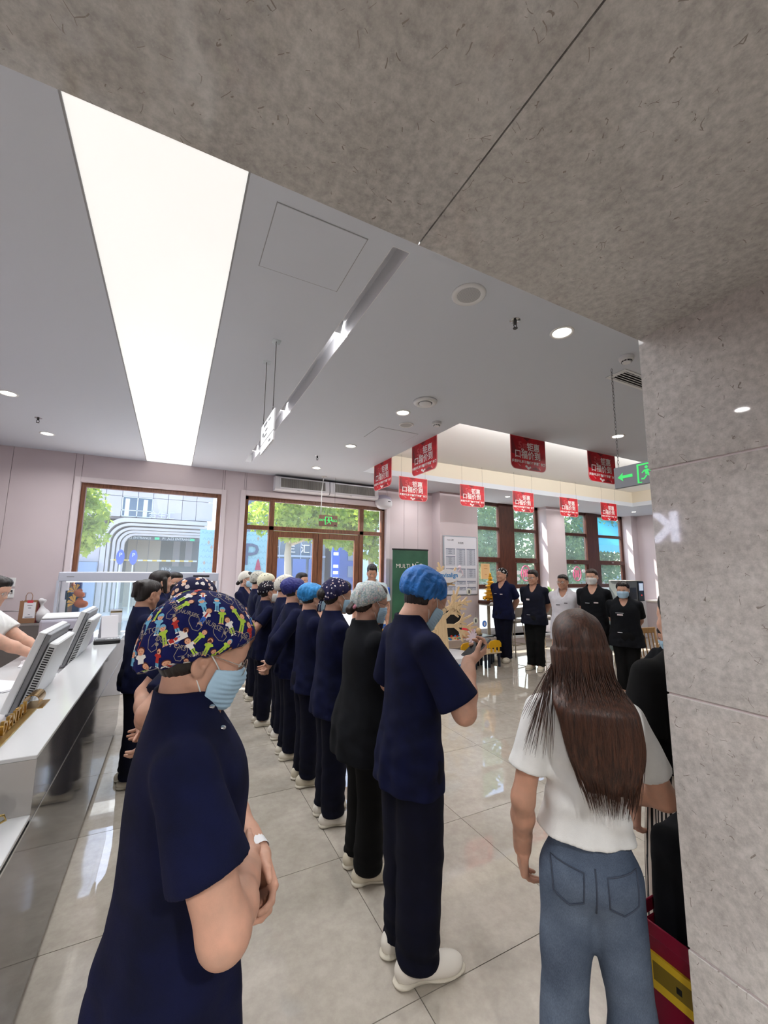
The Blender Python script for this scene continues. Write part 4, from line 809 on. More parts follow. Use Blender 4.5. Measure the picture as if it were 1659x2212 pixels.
for b, mm, nm, dz in ((cells, cl, 'table_ground', 0), (head, hd, 'table_heading', .0006), (li, mat('table_print', (118, 122, 136), .6), 'table_print', .0006)):
    x = b.build(nm, mm, o); x.data.transform(Matrix.Translation((0, -dz, 0)) @ F); tag(x, kind='stuff')
text_obj('价目表', .05, F @ Matrix.Translation((0, .47, .0005)), MATS['ink'], o, bold=.0006); text_obj('Keen 口腔', .04, F @ Matrix.Translation((-.27, .53, .0005)), MATS['ink'], o)
for x in (-1, 1):
    for z in (-1, 0, 1): MB().cyl((x*(Wb/2-.02), -.036, z*(Hb/2-.03)), (x*(Wb/2-.02), -.03, z*(Hb/2-.03)), .010, n=10).build('screw', MATS['grey_plastic'], o)
gb = mat('banner_green', (34, 82, 62), .5); t = NT(gb); gr = t.n('TexGradient'); t.l(t.coord(rot=(0, math.radians(-90), 0), scale=(1, .5, 1)), gr.inputs[0]); n = t.noise(t.coord(), 2, 3); t.l(t.ramp(n, [(.3, (26, 70, 52)), (.7, (50, 98, 74))]), t.b.inputs['Base Color'])
o = empty('rollup_banner', (4.14, 6.93, 0)); tag(o, 'tall dark green roll-up banner with white lettering, right of the entrance', 'banner')
BX('cloth', (-.40, -.003, .08), (.40, .003, 2.08), gb, o); BX('top_rail', (-.41, -.012, 2.07), (.41, .012, 2.10), MATS['black_plastic'], o, .004); BX('base', (-.42, -.10, 0), (.42, .10, .08), MATS['chrome'], o, .01); MB().cyl((0, .03, .08), (0, .03, 2.06), .01, n=8).build('pole', MATS['steel'], o)
F = frame_matrix((0, -.004, 0), (1, 0, 0), (0, 0, 1)); text_obj('MULTI', .115, F @ Matrix.Translation((-.165, 1.76, 0)), MATS['card_white'], o, bold=-.001); text_obj('NeO', .125, F @ Matrix.Translation((.16, 1.765, 0)), MATS['card_white'], o, bold=.003); BX('macron', (.125, -.0045, 1.835), (.18, -.004, 1.843), MATS['card_white'], o)
b = MB(); rs = random.Random(5)
for k in range(9): b.sph((-.04+rs.uniform(-.03, .03), -.004, 1.34-.09*k), .05, 10, sc=(1.0, .05, .55))
tag(b.build('printed_flower', mat('print_cream', (206, 190, 150), .6), o, sm=True), kind='stuff'); b = MB()
for k in range(14): a = rs.uniform(0, 6.28); b.poly([(-.16, -.0045, .86), (-.16+.10*math.cos(a), -.0045, .86+.10*math.sin(a)), (-.16+.09*math.cos(a+.16), -.0045, .86+.09*math.sin(a+.16))])
tag(b.build('printed_feather', MATS['card_white'], o), kind='stuff'); BX('printed_post', (-.06, -.0045, 1.30), (.02, -.004, 1.46), mat('print_grey', (150, 140, 130), .6), o)
# wooden coral tree on a printed drum
bl = mat('drum_blue', (36, 126, 186), .4); o = empty('coral_tree_stand', (4.05, 5.62, 0)); tag(o, 'pale wooden coral-shaped tree stand on a blue and white drum base', 'display stand')
base = MB().lathe([(.0, 0), (.40, 0), (.40, .28)], n=40).build('drum', bl, o, sm=True, ang=40); MB().lathe([(.402, .28), (.402, .36), (.39, .37), (0, .37)], n=40).build('drum_top', MATS['white_enamel'], o, sm=True, ang=40)
for s, a0, sz, step in (('invisalign', -2.72, .13, .125), ('隐适美', -1.18, .10, .19)):
    for i, c in enumerate(s):
        a = a0+i*step+(.06 if c in 'im' else 0); w = text_mesh(c, sz, .0, bold=.001); w.transform(frame_matrix((.4025*math.cos(a), .4025*math.sin(a), .13), (-math.sin(a), math.cos(a), 0), (0, 0, 1))); link('lettering', w, MATS['card_white'], base)
F = frame_matrix((0, 0, 0), (1, 0, 0), (0, 0, 1)); pw = MATS['pale_wood']; rs = random.Random(12)
BC = [0]
def branch(b, x, z, a, L, w, d):
    BC[0] += 1; yo = (BC[0] % 23)*.0011
    x2, z2 = x+L*math.cos(a), z+L*math.sin(a); n = (-math.sin(a)*w/2, math.cos(a)*w/2); k = .80
    pts = [(x-n[0], z-n[1]), (x2-n[0]*k, z2-n[1]*k)]+[(x2+w/2*k*math.cos(t_), z2+w/2*k*math.sin(t_)) for t_ in np.linspace(a-1.2, a+1.2, 5)]+[(x2+n[0]*k, z2+n[1]*k), (x+n[0], z+n[1])]; b.poly([(p, q, yo) for p, q in pts], (0, 0, .018))
    if d > 0:
        for s in (-1, 1): branch(b, x+L*.55*math.cos(a), z+L*.55*math.sin(a), a+s*rs.uniform(.45, .75), L*rs.uniform(.55, .75), w*.72, d-1)
        branch(b, x2, z2, a+rs.uniform(-.3, .3), L*.6, w*.75, d-1)
tk = MB().poly([(-.16, .37, 0), (.16, .37, 0), (.10, .9, 0), (.085, 1.35, 0), (-.085, 1.35, 0), (-.10, .9, 0)], (0, 0, .018)); tk = tk.build('trunk', pw, o); tk.data.transform(Matrix.Translation((-.13, 0, 0)) @ F)
for k, (x, z, a, L) in enumerate(((.02, 1.30, 1.05, .24), (-.04, 1.32, 2.0, .22), (.06, 1.05, .35, .26), (-.06, 1.0, 2.75, .24), (.08, .80, -.05, .30), (-.08, .72, 3.1, .24), (.0, 1.34, 1.5, .22), (.07, .92, .62, .22))):
    b = MB(); branch(b, x-.13, z, a, L*1.1, .066, 2); x_ = b.build('branch', pw, o); x_.data.transform(F @ Matrix.Translation((0, 0, -.02+.012*(k % 3))))
F2 = frame_matrix((0, -.045, 0), (1, 0, 0), (0, 0, 1)); sg = MB().poly([(.27*math.cos(a)*(1+.10*math.sin(a*5))+.0, 1.60+.10*math.sin(a)*(1+.15*math.cos(a*4)), 0) for a in np.linspace(0, 6.283, 40)[:-1]], (0, 0, .015)); sg = sg.build('name_board', MATS['white_enamel'], o); sg.data.transform(F2); text_obj('invisalign', .105, F2 @ Matrix.Translation((0, 1.61, .016)), bl, sg, bold=.0025); MB().tube([(.20, -.04, 1.66), (.25, -.04, 1.72), (.29, -.04, 1.68), (.30, -.04, 1.60)], .012, 8).sph((.24, -.04, 1.745), .03, 10).build('ornament', mat('pale_pink', (232, 214, 224), .5), sg, sm=True)
for k, (x, z, mm) in enumerate(((.42, 1.34, 'card_white'), (.55, .86, 'card_white'), (.74, .80, 'blue'), (-.3, 1.1, 'card_white'))):
    t_ = MB().poly([(x+.05*math.cos(a), z+.055*math.sin(a), 0) for a in np.linspace(0, 6.283, 17)[:-1]], (0, 0, .006)).build('hanging_tag', mat('tag_blue', (76, 128, 214), .5) if mm == 'blue' else mat('tag_cream', (214, 214, 200), .5), o); t_.data.transform(F2); BX('figure', (x-.014, -.054, z-.03), (x+.014, -.052, z+.025), MATS['ink'] if mm != 'blue' else MATS['card_white'], t_)
    MB().cyl((x, -.048, z+.055), (x, -.048, z+.15), .0015, n=5).build('string', MATS['wire'], t_)
b = MB()
for k in range(11): a = k*.571; L = .10 if k % 2 else .13; b.poly([(.47+.04*math.cos(a-.35), .60+.04*math.sin(a-.35), 0), (.47+L*math.cos(a-.1), .60+L*math.sin(a-.1), 0), (.47+L*math.cos(a+.1), .60+L*math.sin(a+.1), 0), (.47+.04*math.cos(a+.35), .60+.04*math.sin(a+.35), 0)], (0, 0, .02))
b.poly([(.47+.055*math.cos(a), .60+.055*math.sin(a), 0) for a in np.linspace(0, 6.283, 16)[:-1]], (0, 0, .022)); b = b.build('coral_star', mat('pale_pink', (232, 214, 224), .5), o); b.data.transform(F2)
# play table with board, bricks, doll and yellow chairs
o = empty('play_table', (4.92, 6.36, 0)); tag(o, 'low children play table with grey rim and a raised black board', 'play table'); mat('toy_yellow', (232, 176, 24), .4); mat('table_leg_navy', (30, 36, 52), .5); mat('play_top', (206, 186, 150), .5); mat('rim_grey', (176, 166, 162), .45); mat('felt_black', (14, 14, 16), .9)
for x in (-.68, .55):
    for y in (-.2, .42): MB().cyl((x, y, 0), (x, y, .36), .032, .04, n=12).build('leg', MATS['table_leg_navy'], o, sm=True, ang=40)
BX('top', (-.72, -.22, .40), (.60, .44, .43), MATS['play_top'], o, .004); BX('rim', (-.74, -.25, .32), (.62, -.22, .46), MATS['rim_grey'], o, .006); BX('rim', (-.74, .44, .32), (.62, .47, .46), MATS['rim_grey'], o, .006); BX('rim', (.60, -.22, .32), (.63, .44, .46), MATS['rim_grey'], o, .006); BX('rim', (-.75, -.22, .32), (-.72, .44, .46), MATS['rim_grey'], o, .006); BX('tray', (.22, -.21, .455), (.60, .43, .475), MATS['black_plastic'], o, .003)
BX('board', (-.72, 0, 0), (.22, .02, .52), MATS['felt_black'], o, .004, Matrix.Translation((0, .26, .43)) @ Matrix.Rotation(math.radians(-8), 4, 'X'))
brick_mats = [mat('toy_'+n, c, .35) for n, c in (('red', (206, 46, 40)), ('blue', (54, 120, 196)), ('green', (120, 168, 66)), ('orange', (226, 110, 44)), ('cream', (226, 212, 176)), ('teal', (80, 160, 170)))]+[MATS['toy_yellow']]
rs = random.Random(8); bm_ = {}
for k in range(58):
    w, d = rs.choice(((.03, .03), (.06, .03), (.045, .03))); key = (w, d); mi = rs.randrange(7)
    if (key, mi) not in bm_:
        b = MB().box((-w/2, -d/2, 0), (w/2, d/2, .022), .001)
        for sx in ((-1, 1) if w > .04 else (0,)): b.cyl((sx*w/4, 0, .022), (sx*w/4, 0, .029), .008, n=8)
        p = b.build('toy_brick', brick_mats[mi]); bm_[(key, mi)] = p.data
    else: p = bpy.data.objects.new('toy_brick', bm_[(key, mi)]); COL.objects.link(p)
    p.location = (5.0+rs.uniform(-.62, .18), 6.36+rs.uniform(-.16, .18), .43+(.024 if k > 40 else 0)); p.rotation_euler = (0, 0, rs.uniform(0, 6.28)); tag(p, 'small %s plastic toy brick in the heap on the play table' % ('red', 'blue', 'green', 'orange', 'cream', 'teal', 'yellow')[mi], 'toy brick', 'toy bricks on the play table')
o = sdf_obj('plush_doll', [ell((0, 0, .10), (.115, .09, .10)), [ell((.10, -.02, .12), (.03, .03, .06)), .02]], mat('doll_skin', (220, 176, 140), .8), None, .009); o.location = (4.98, 6.30, .43); tag(o, 'round plush doll with a red hat among the toy bricks', 'doll')
sdf_obj('hat', [ell((0, 0, .165), (.095, .085, .05))], mat('hat_red', (206, 40, 54), .7), o, .008, cuts=[rbox((0, 0, .10), (.2, .2, .04), .01)]); sdf_obj('bow', [ell((.07, -.05, .17), (.022, .02, .04), rotm(ry=25)), ell((.105, -.05, .155), (.02, .02, .035), rotm(ry=-30))], mat('bow_pink', (236, 190, 200), .7), o, .006); MB().tube([(.097*math.cos(a), .088*math.sin(a), .145) for a in np.linspace(0, 6.283, 21)[:-1]], .012, 8, closed=True).build('hat_band', MATS['play_top'], o, sm=True)
o = sdf_obj('plush_toy', [ell((0, 0, .08), (.06, .04, .06)), [ell((0, 0, .03), (.045, .035, .035)), .02], ell((.06, 0, .02), (.03, .02, .02))], mat('plush_beige', (226, 196, 150), .8), None, .007); o.location = (5.30, 6.34, .475); tag(o, 'small beige plush toy lying right of the doll', 'plush toy')
o = empty('white_bin', (4.00, 6.20, .30)); tag(o, 'small white plastic tub at the left corner of the play table', 'tub'); MB().poly([(-.10, -.12, 0), (.10, -.12, 0), (.13, .12, 0), (-.13, .12, 0)], (0, 0, .18)).build('shell', MATS['white_plastic'], o); BX('stool', (-.12, -.12, -.30), (.12, .12, 0), MATS['table_leg_navy'], o, .01)
def kid_chair(x, y, l):
    o = empty('kid_chair', (x, y, 0), 0); tag(o, l, 'chair', 'yellow children chairs at the play table'); b = MB()
    out = [(-.14, 0), (.14, 0), (.14, .07), (.10, .115), (0, .13), (-.10, .115), (-.14, .07)]; b.poly([(p, 0, q) for p, q in out], (0, .018, 0)); k = b.build('backrest', MATS['toy_yellow'], o); k.location = (0, -.15, .34)
    for s in (-1, 0, 1): BX('back_slat', (s*.085-.02, -.148, .26), (s*.085+.02, -.134, .345), MATS['toy_yellow'], o, .003)
    BX('seat', (-.15, -.15, .235), (.15, .13, .262), MATS['pale_wood'], o, .006)
    for sx in (-1, 1):
        for sy in (-.11, .10): MB().cyl((sx*.115, sy, 0), (sx*.11, sy, .236), .024, .028, n=12).build('leg', MATS['table_leg_navy'], o, sm=True, ang=40)
kid_chair(4.60, 5.94, 'leftmost small yellow chair in front of the play table'); kid_chair(4.915, 5.95, 'middle small yellow chair in front of the play table'); kid_chair(5.23, 5.96, 'rightmost small yellow chair in front of the play table')
# toy cabinet left of the banner
o = empty('toy_kiosk', (3.56, 7.18, 0)); tag(o, 'blue and white toy vending cabinet half hidden by the green banner', 'vending cabinet'); tb = mat('kiosk_blue', (40, 96, 206), .35)
BX('case', (-.17, -.16, 0), (.17, .16, 1.20), MATS['white_enamel'], o, .02); BX('header', (-.18, -.18, 1.20), (.18, .16, 1.36), tb, o, .02)
for z in (.55, .75, .95): BX('blue_panel', (-.13, -.165, z), (.13, -.155, z+.13), tb, o, .01)
for x in (-.08, 0, .08): MB().cyl((x, -.183, 1.28), (x, -.176, 1.28), .025, n=12).build('white_dot', MATS['white_enamel'], o)
o = empty('yellow_stand', (3.46, 6.72, 0)); tag(o, 'yellow floor sign standing just left of the green banner', 'floor sign')
for s in (-1, 1): BX('leaf', (-.14, -.006, 0), (.14, .006, .62), MATS['toy_yellow'], o, .004, Matrix.Translation((0, s*.13, 0)) @ Matrix.Rotation(s*math.radians(11.5), 4, 'X'))
BX('top_hinge', (-.10, -.02, .60), (.10, .02, .64), MATS['toy_yellow'], o, .006)
# ------------------------------------------------------------------ bar by the tall windows
o = empty('bar_table', (8.5, 6.98, 0)); tag(o, 'long pale high bar table along the tall street windows', 'bar table'); mat('bar_top', (214, 206, 196), .4); mat('bar_leg', (150, 138, 118), .4)
BX('top', (-2.52, -.24, .96), (1.9, .24, 1.0), MATS['bar_top'], o, .006)
for x in (-2.38, -.9, .5, 1.75): MB().cyl((x, 0, .02), (x, 0, .96), .035, n=14).cyl((x, 0, 0), (x, 0, .02), .16, n=20).build('leg', MATS['bar_leg'], o, sm=True, ang=40)
def stool(x, y, rz, l):
    o = empty('bar_stool', (x, y, 0), math.radians(rz)); tag(o, l, 'bar stool', 'bar stools at the tall windows'); s = mat('stool_grey', (120, 112, 104), .6)
    sdf_obj('seat', [rbox((0, 0, .68), (.17, .16, .012), .02)], s, o, .012); BX('backrest', (-.17, -.19, .76), (.17, -.165, .96), s, o, .01)
    for sx in (-1, 1):
        MB().cyl((sx*.15, -.165, .69), (sx*.15, -.178, .80), .009, n=8).build('back_post', MATS['bar_leg'], o)
        for sy in (-1, 1): MB().cyl((sx*.20, sy*.19, 0), (sx*.13, sy*.12, .67), .011, n=8).build('leg', MATS['bar_leg'], o, sm=True, ang=40)
    MB().tube([(.172, .16, .22), (-.172, .16, .22), (-.172, -.16, .22), (.172, -.16, .22)], .008, 6, closed=True).build('foot_rail', MATS['bar_leg'], o)
stool(6.35, 6.50, 8, 'bar stool partly hidden behind the left doctor in dark scrubs'); stool(7.35, 6.62, -6, 'bar stool seen between the two left doctors'); stool(8.5, 6.62, 10, 'bar stool behind the person in the white coat'); stool(9.9, 6.66, 0, 'bar stool behind the two masked people on the right')
gold = mat('pagoda_gold', (236, 172, 42), .28, .55); o = empty('golden_pagoda', (6.08, 6.86, 1.0)); tag(o, 'golden tiered pagoda ornament on a dark plinth on the bar table', 'ornament'); BX('plinth', (-.24, -.14, 0), (.24, .14, .075), MATS['dark_wood'], o, .015)
for k in range(6):
    r = .155-.021*k; z = .09+k*.078; MB().lathe([(0, z), (r*.80, z), (r*.78, z+.035), (r*1.12, z+.040), (r*1.15, z+.052), (r*.80, z+.075), (0, z+.078)], n=8).build('tier', gold, o)
MB().lathe([(.03, .555), (.038, .57), (.02, .60), (.028, .615), (.0, .66)], n=12).build('finial', gold, o, sm=True)
b = MB(); rs = random.Random(3)
for k in range(16): a = rs.uniform(0, 6.28); r = rs.uniform(.12, .19); b.sph((r*math.cos(a), r*math.sin(a)*.6, .09+rs.uniform(0, .03)), .028, 8)
tag(b.build('coin_pile', gold, o, sm=True), kind='stuff'); sdf_obj('gold_lion', [ell((.19, -.03, .14), (.04, .04, .05)), [ell((.20, -.05, .20), (.03, .03, .03)), .015]], gold, o, .01)
o = sdf_obj('white_cloth', [ell((0, 0, .02), (.13, .07, .035))], MATS['white_cloth'], None, .012, disp=waves(8, 40, .008)); o.location = (5.98, 6.78, .995); tag(o, 'crumpled white cloth lying below the golden pagoda', 'cloth')
leafm = mat('leaf_green', (104, 150, 70), .45); NT(leafm)
def plant(x, y, z, s, l, seed, pot=(60, 86, 160)):
    o = empty('potted_plant', (x, y, z)); tag(o, l, 'plant'); MB().lathe([(0, 0), (.05*s, 0), (.07*s, .12*s), (.062*s, .12*s), (.05*s, .10*s), (0, .10*s)], n=20).build('pot', mat('pot_%d' % seed, pot, .4), o, sm=True, ang=40); rs = random.Random(seed)
    for k in range(15):
        a = rs.uniform(0, 6.28); e = rs.uniform(.2, 1.2); L = rs.uniform(.16, .30)*s; d = Vector((math.cos(a)*math.cos(e), math.sin(a)*math.cos(e), math.sin(e))); side = d.cross(Vector((0, 0, 1))).normalized(); w = .028*s; p0 = Vector((0, 0, .11*s)); b = MB(); pts = []
        for q, ww in ((.0, .15), (.35, .7), (.6, 1.0), (.85, .6), (1.0, .05)):
            c = p0+d*L*q+Vector((0, 0, -.25*L*q*q)); pts.append((c-side*w*ww, c+side*w*ww))
        vs = [b.b.verts.new(v) for pr in pts for v in pr]
        for i in range(4): b.b.faces.new((vs[2*i], vs[2*i+1], vs[2*i+3], vs[2*i+2]))
        b.build('leaf', leafm, o, sm=True)
plant(8.05, 7.0, 1.0, 1.15, 'green leafy pot plant on the bar between the two left doctors', 1); plant(9.30, 6.95, 1.0, 1.1, 'green leafy pot plant behind the head of the tall masked person', 2, (230, 230, 230))
o = empty('table_card', (7.35, 6.95, 1.0)); tag(o, 'white and blue table card on the bar between the left doctors', 'table card'); BX('card', (-.11, 0, 0), (.11, .006, .24), MATS['paper'], o); BX('blue_band', (-.11, -.002, 0), (.11, 0, .06), tb, o)
o = empty('table_card', (8.75, 6.90, 1.0)); tag(o, 'small white table card at the pink wall above the white coat', 'table card'); BX('card', (-.09, 0, 0), (.09, .006, .17), MATS['paper'], o); BX('print', (-.05, -.002, .07), (.04, 0, .09), MATS['ink'], o)
o = empty('coffee_machine', (10.9, 6.98, .0)); tag(o, 'tall dark drinks machine with a lit display beside the right window', 'drinks machine'); BX('cabinet', (-.42, -.26, 0), (.42, .26, .95), MATS['white_enamel'], o, .008); BX('body', (-.36, -.26, .95), (.34, .24, 1.47), mat('machine_grey', (96, 100, 98), .35), o, .012); BX('front_panel', (.08, -.275, .95), (.34, -.255, 1.46), MATS['black_plastic'], o, .006)
BX('display', (.13, -.279, 1.22), (.30, -.274, 1.41), mat('screen_pale', (190, 200, 216), .3, emit=(190, 205, 225), estr=.6), o); BX('top_tray', (-.40, -.28, 1.47), (.26, .20, 1.485), MATS['bar_top'], o, .004); MB().cyl((.22, -.28, 1.10), (.22, -.272, 1.10), .02, n=12).build('button', mat('button_red', (220, 70, 70), .4, emit=(220, 70, 70), estr=.5), o); BX('cup_bay', (-.30, -.265, 1.0), (.02, -.258, 1.30), MATS['black_plastic'], o)
o = empty('side_cabinet', (11.75, 6.2, 0)); tag(o, 'pale cabinet against the right wall, half hidden by the stone column', 'cabinet'); BX('carcass', (-.35, -.5, 0), (.5, .6, .92), MATS['wall_casing'], o, .006); BX('worktop', (-.38, -.53, .92), (.5, .6, .96), MATS['bar_top'], o, .004)
for y in (-.24, .3): BX('door', (-.37, y-.25, .06), (-.35, y+.25, .88), MATS['wall_pink'], o, .003)
o = empty('cup_tube', (11.55, 6.0, .96)); tag(o, 'tall white paper cup dispenser tube beside the drinks machine', 'cup dispenser'); MB().cyl((0, 0, 0), (0, 0, .50), .045, n=16).build('tube', MATS['paper'], o, sm=True, ang=40); MB().cyl((0, 0, 0), (0, 0, .03), .06, n=16).build('base', MATS['bar_top'], o)
o = empty('wall_poster', (XR, 6.35, 2.55)); tag(o, 'blue lightbox notice high on the wall beside the column', 'poster'); bb = mat('poster_blue', (40, 130, 214), .4, emit=(40, 130, 214), estr=.35); BX('panel', (-.03, -.30, -.28), (0, .34, .28), bb, o, .004); BX('white_edge', (-.032, -.30, -.33), (0, .34, -.28), MATS['paper'], o)
o = empty('wall_poster', (XR, 6.35, 1.55)); tag(o, 'tall blue-green lightbox panel beside the column, below the blue notice', 'poster'); BX('panel', (-.03, -.30, -.60), (0, .34, .60), mat('poster_teal', (70, 150, 180), .4, emit=(70, 150, 180), estr=.3), o, .004); BX('lower_print', (-.033, -.2, -.5), (-.03, .25, .0), bb, o)
# seating on the right
o = empty('lounge_chair', (7.55, 5.15, 0), math.radians(100)); tag(o, 'grey-green lounge chair behind the person in the white coat', 'chair'); gg = mat('lounge_green', (112, 124, 122), .7)
sdf_obj('seat_cushion', [rbox((0, 0, .36), (.26, .26, .05), .05)], gg, o, .02); sdf_obj('backrest', [rbox((0, -.27, .58), (.27, .03, .22), .05, rotm(rx=10))], gg, o, .02)
for sx in (-1, 1):
    for sy in (-1, 1): MB().cyl((sx*.24, sy*.24, 0), (sx*.22, sy*.22, .32), .018, n=10).build('leg', MATS['black_plastic'], o)
def wchair(x, y, rz, l):
    o = empty('wooden_chair', (x, y, 0), math.radians(rz)); tag(o, l, 'chair'); w = MATS['chair_wood']; sdf_obj('seat', [rbox((0, 0, .44), (.21, .20, .012), .03)], mat('seat_taupe', (168, 152, 134), .7), o, .014)
    BX('apron', (-.21, -.20, .36), (.21, .20, .41), MATS['dark_wood'], o, .008)
    for sx in (-1, 1):
        MB().cyl((sx*.20, .19, 0), (sx*.20, .19, .38), .016, .021, n=10).build('leg', w, o); MB().tube([(sx*.20, -.20, 0), (sx*.20, -.20, .42), (sx*.195, -.25, .86)], .018, 8).build('leg', w, o, sm=True)
    for k in range(4): MB().tube([(-.12+k*.08, -.205, .44), (-.12+k*.08, -.245, .82)], .009, 6).build('back_slat', w, o)
    BX('top_rail', (-.21, -.265, .80), (.21, -.235, .88), w, o, .008)
wchair(6.30, 3.55, 175, 'wooden chair with a taupe seat behind the shortest masked person')
# red bin with black bags near the column
o = empty('red_bin', (1.525, .83, 0)); tag(o, 'dark red plastic bin with a yellow label, beside the stone column', 'bin'); rb = mat('bin_red', (128, 20, 48), .35); b = MB(); X0, X1, Y0, Y1 = -.125, .125, -.11, .11
for k, (z0, z1, e0, e1) in enumerate(((.0, .58, -.02, .0), (.58, .62, .008, .010))):
    for lo, hi in (((X0-e1, Y0-e1, z0), (X0-e1+.006, Y1+e1, z1)), ((X1+e1-.006, Y0-e1, z0), (X1+e1, Y1+e1, z1)), ((X0-e1+.006, Y0-e1, z0), (X1+e1-.006, Y0-e1+.006, z1)), ((X0-e1+.006, Y1+e1-.006, z0), (X1+e1-.006, Y1+e1, z1))): b.box(lo, hi, .002)
b.box((X0, Y0, 0), (X1, Y1, .01)); b.build('bin_body', rb, o); lb = mat('label_yellow', (214, 178, 40), .5); b = BX('label', (X0-.0085, -.09, .44), (X0-.0005, .075, .535), lb, o); BX('label_print', (X0-.0092, -.075, .465), (X0-.0083, .06, .515), mat('label_olive', (120, 100, 24), .6), b); BX('label_text', (X0-.0097, -.02, .478), (X0-.009, -.005, .495), MATS['black_plastic'], b)
o = sdf_obj('black_tote', [rbox((0, 0, .19), (.055, .04, .17), .04), [rbox((.02, 0, .36), (.08, .045, .03), .03), .03]], MATS['black_cloth'], None, .012, disp=waves(6, 30, .008)); o.location = (1.54, .845, .45); tag(o, 'black bag stuffed upright in the red bin', 'bag'); MB().tube([(-.06, -.06, .36), (-.07, -.06, .44), (-.02, -.06, .47), (.03, -.06, .38)], .012, 6).build('handle', MATS['black_cloth'], o, sm=True)
# ------------------------------------------------------------------ the street outside
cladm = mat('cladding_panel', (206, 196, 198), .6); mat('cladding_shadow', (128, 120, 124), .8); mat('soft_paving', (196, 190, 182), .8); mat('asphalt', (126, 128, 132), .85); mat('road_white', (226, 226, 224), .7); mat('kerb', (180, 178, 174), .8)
g0 = -.12
tag(BX('pavement', (-25, YW+.32, g0-.1), (40, 11.2, g0), MATS['soft_paving']), kind='structure'); tag(BX('road', (-25, 11.3, g0-.2), (40, 17.6, g0-.10), MATS['asphalt']), kind='structure'); tag(BX('kerb_strip', (-25, 11.2, g0-.2), (40, 11.3, g0+.0), MATS['kerb']), kind='structure'); tag(BX('far_pavement', (-25, 17.6, g0-.2), (60, 60, g0), MATS['soft_paving']), kind='structure')
for k in range(8): tag(BX('road_marking', (-4.0+k*1.05, 12.1, g0-.0995), (-3.45+k*1.05, 15.5, g0-.096), MATS['road_white']), 'white zebra stripe painted on the road outside', 'road marking', 'zebra stripes')
# mall with the arched car entrance
mall = empty('shopping_mall', (0, 20, 0)); tag(mall, 'pale panelled mall building with an arched car park entrance, beyond the left window', 'building')
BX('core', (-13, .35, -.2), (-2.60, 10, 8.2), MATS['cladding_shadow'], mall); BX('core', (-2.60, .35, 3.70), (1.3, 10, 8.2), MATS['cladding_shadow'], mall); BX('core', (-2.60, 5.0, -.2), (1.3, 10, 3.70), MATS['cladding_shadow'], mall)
xs = [-13+.575*k for k in range(25)]+[1.5]; zs = [3.79, 4.67, 5.55, 6.43, 7.31, 8.2]; pm_ = {}
for i in range(len(xs)-1):
    for j in range(len(zs)-1):
        x0, x1, z0, z1 = xs[i], xs[i+1], zs[j], zs[j+1]
        if j == 0 and (abs(x0+2.075) < .02 or abs(x0+1.5) < .02): continue
        key = (round(x1-x0, 3), round(z1-z0, 3))
        if key not in pm_: p = BX('cladding_panel', (0, 0, 0), (x1-x0-.018, .06, z1-z0-.018), cladm, mall); pm_[key] = p.data
        else: p = bpy.data.objects.new('cladding_panel', pm_[key]); COL.objects.link(p); p.parent = mall
        p.location = (x0+.009, .25, z0+.009)
for (x0, x1) in [(-13+k*1.15, -13+k*1.15+1.13) for k in range(9)]:
    for z0, z1 in ((1.9, 2.84), (2.86, 3.76), (-.12, .9), (.92, 1.88)):
        if x1 < -2.6: BX('cladding_panel', (x0, .25, z0), (x1, .31, z1), cladm, mall)
mat('far_glass', (70, 92, 120), .12, spec=.8); wn = BX('window', (-2.07, .28, 3.80), (-.93, .33, 4.66), MATS['far_glass'], mall)
b = MB()
for x in (-2.07, -1.52, -.96): b.box((x, .24, 3.80), (x+.04, .29, 4.66))
for z in (3.80, 4.06, 4.63): b.box((-2.07, .24, z), (-.92, .29, z+.035))
b.build('window_frame', MATS['white_enamel'], wn)
for x in (-1.95, -1.28): BX('curtain', (x, .27, 3.84), (x+.16, .285, 4.58), MATS['paper'], wn)
arc_m = mat('arch_band', (214, 204, 204), .55)
def arch_pts(x0, x1, zt, r, n=10): return [(x0, -.12), (x0, zt-r)]+[(x0+r-r*math.cos(a), zt-r+r*math.sin(a)) for a in np.linspace(0, math.pi/2, n)]+[(x1, zt)]
for k, (x0, zt, r, dy) in enumerate(((-2.62, 3.74, .85, .0), (-2.42, 3.52, .78, .06), (-2.25, 3.36, .68, .16), (-2.10, 3.24, .60, .24), (-1.96, 3.13, .52, .32))):
    w = .10 if k else .17; A = arch_pts(x0, 1.3, zt, r); B_ = arch_pts(x0+w, 1.3, zt-w, r-w*.9); b = MB()
    for i in range(len(A)-1): b.poly([(A[i][0], dy, A[i][1]), (A[i+1][0], dy, A[i+1][1]), (B_[i+1][0], dy, B_[i+1][1]), (B_[i][0], dy, B_[i][1])], (0, .35, 0))
    b.build('arch_band', arc_m, mall)
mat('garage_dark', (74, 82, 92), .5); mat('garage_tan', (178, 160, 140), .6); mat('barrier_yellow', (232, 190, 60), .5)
BX('garage_wall', (-1.9, 2.6, -.12), (-.55, 2.7, 3.1), MATS['garage_tan'], mall)
for x in (-1.55, -1.05): BX('wall_joint', (x, 2.58, -.12), (x+.02, 2.6, 3.1), MATS['cladding_shadow'], mall)
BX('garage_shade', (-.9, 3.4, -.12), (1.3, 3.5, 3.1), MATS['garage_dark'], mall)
for x in (.0, .55): BX('garage_column', (x, 2.9, -.12), (x+.3, 3.2, 3.1), MATS['cladding_shadow'], mall)
for z in (3.02, 3.09): BX('strip_light', (-1.3, .9, z), (.75, .95, z+.02), MATS['tank_led'], mall)
sb = BX('sign_beam', (-2.2, .45, 2.86), (1.0, .55, 3.02), MATS['garage_dark'], mall); F = frame_matrix((0, .44, 2.94), (1, 0, 0), (0, 0, 1))
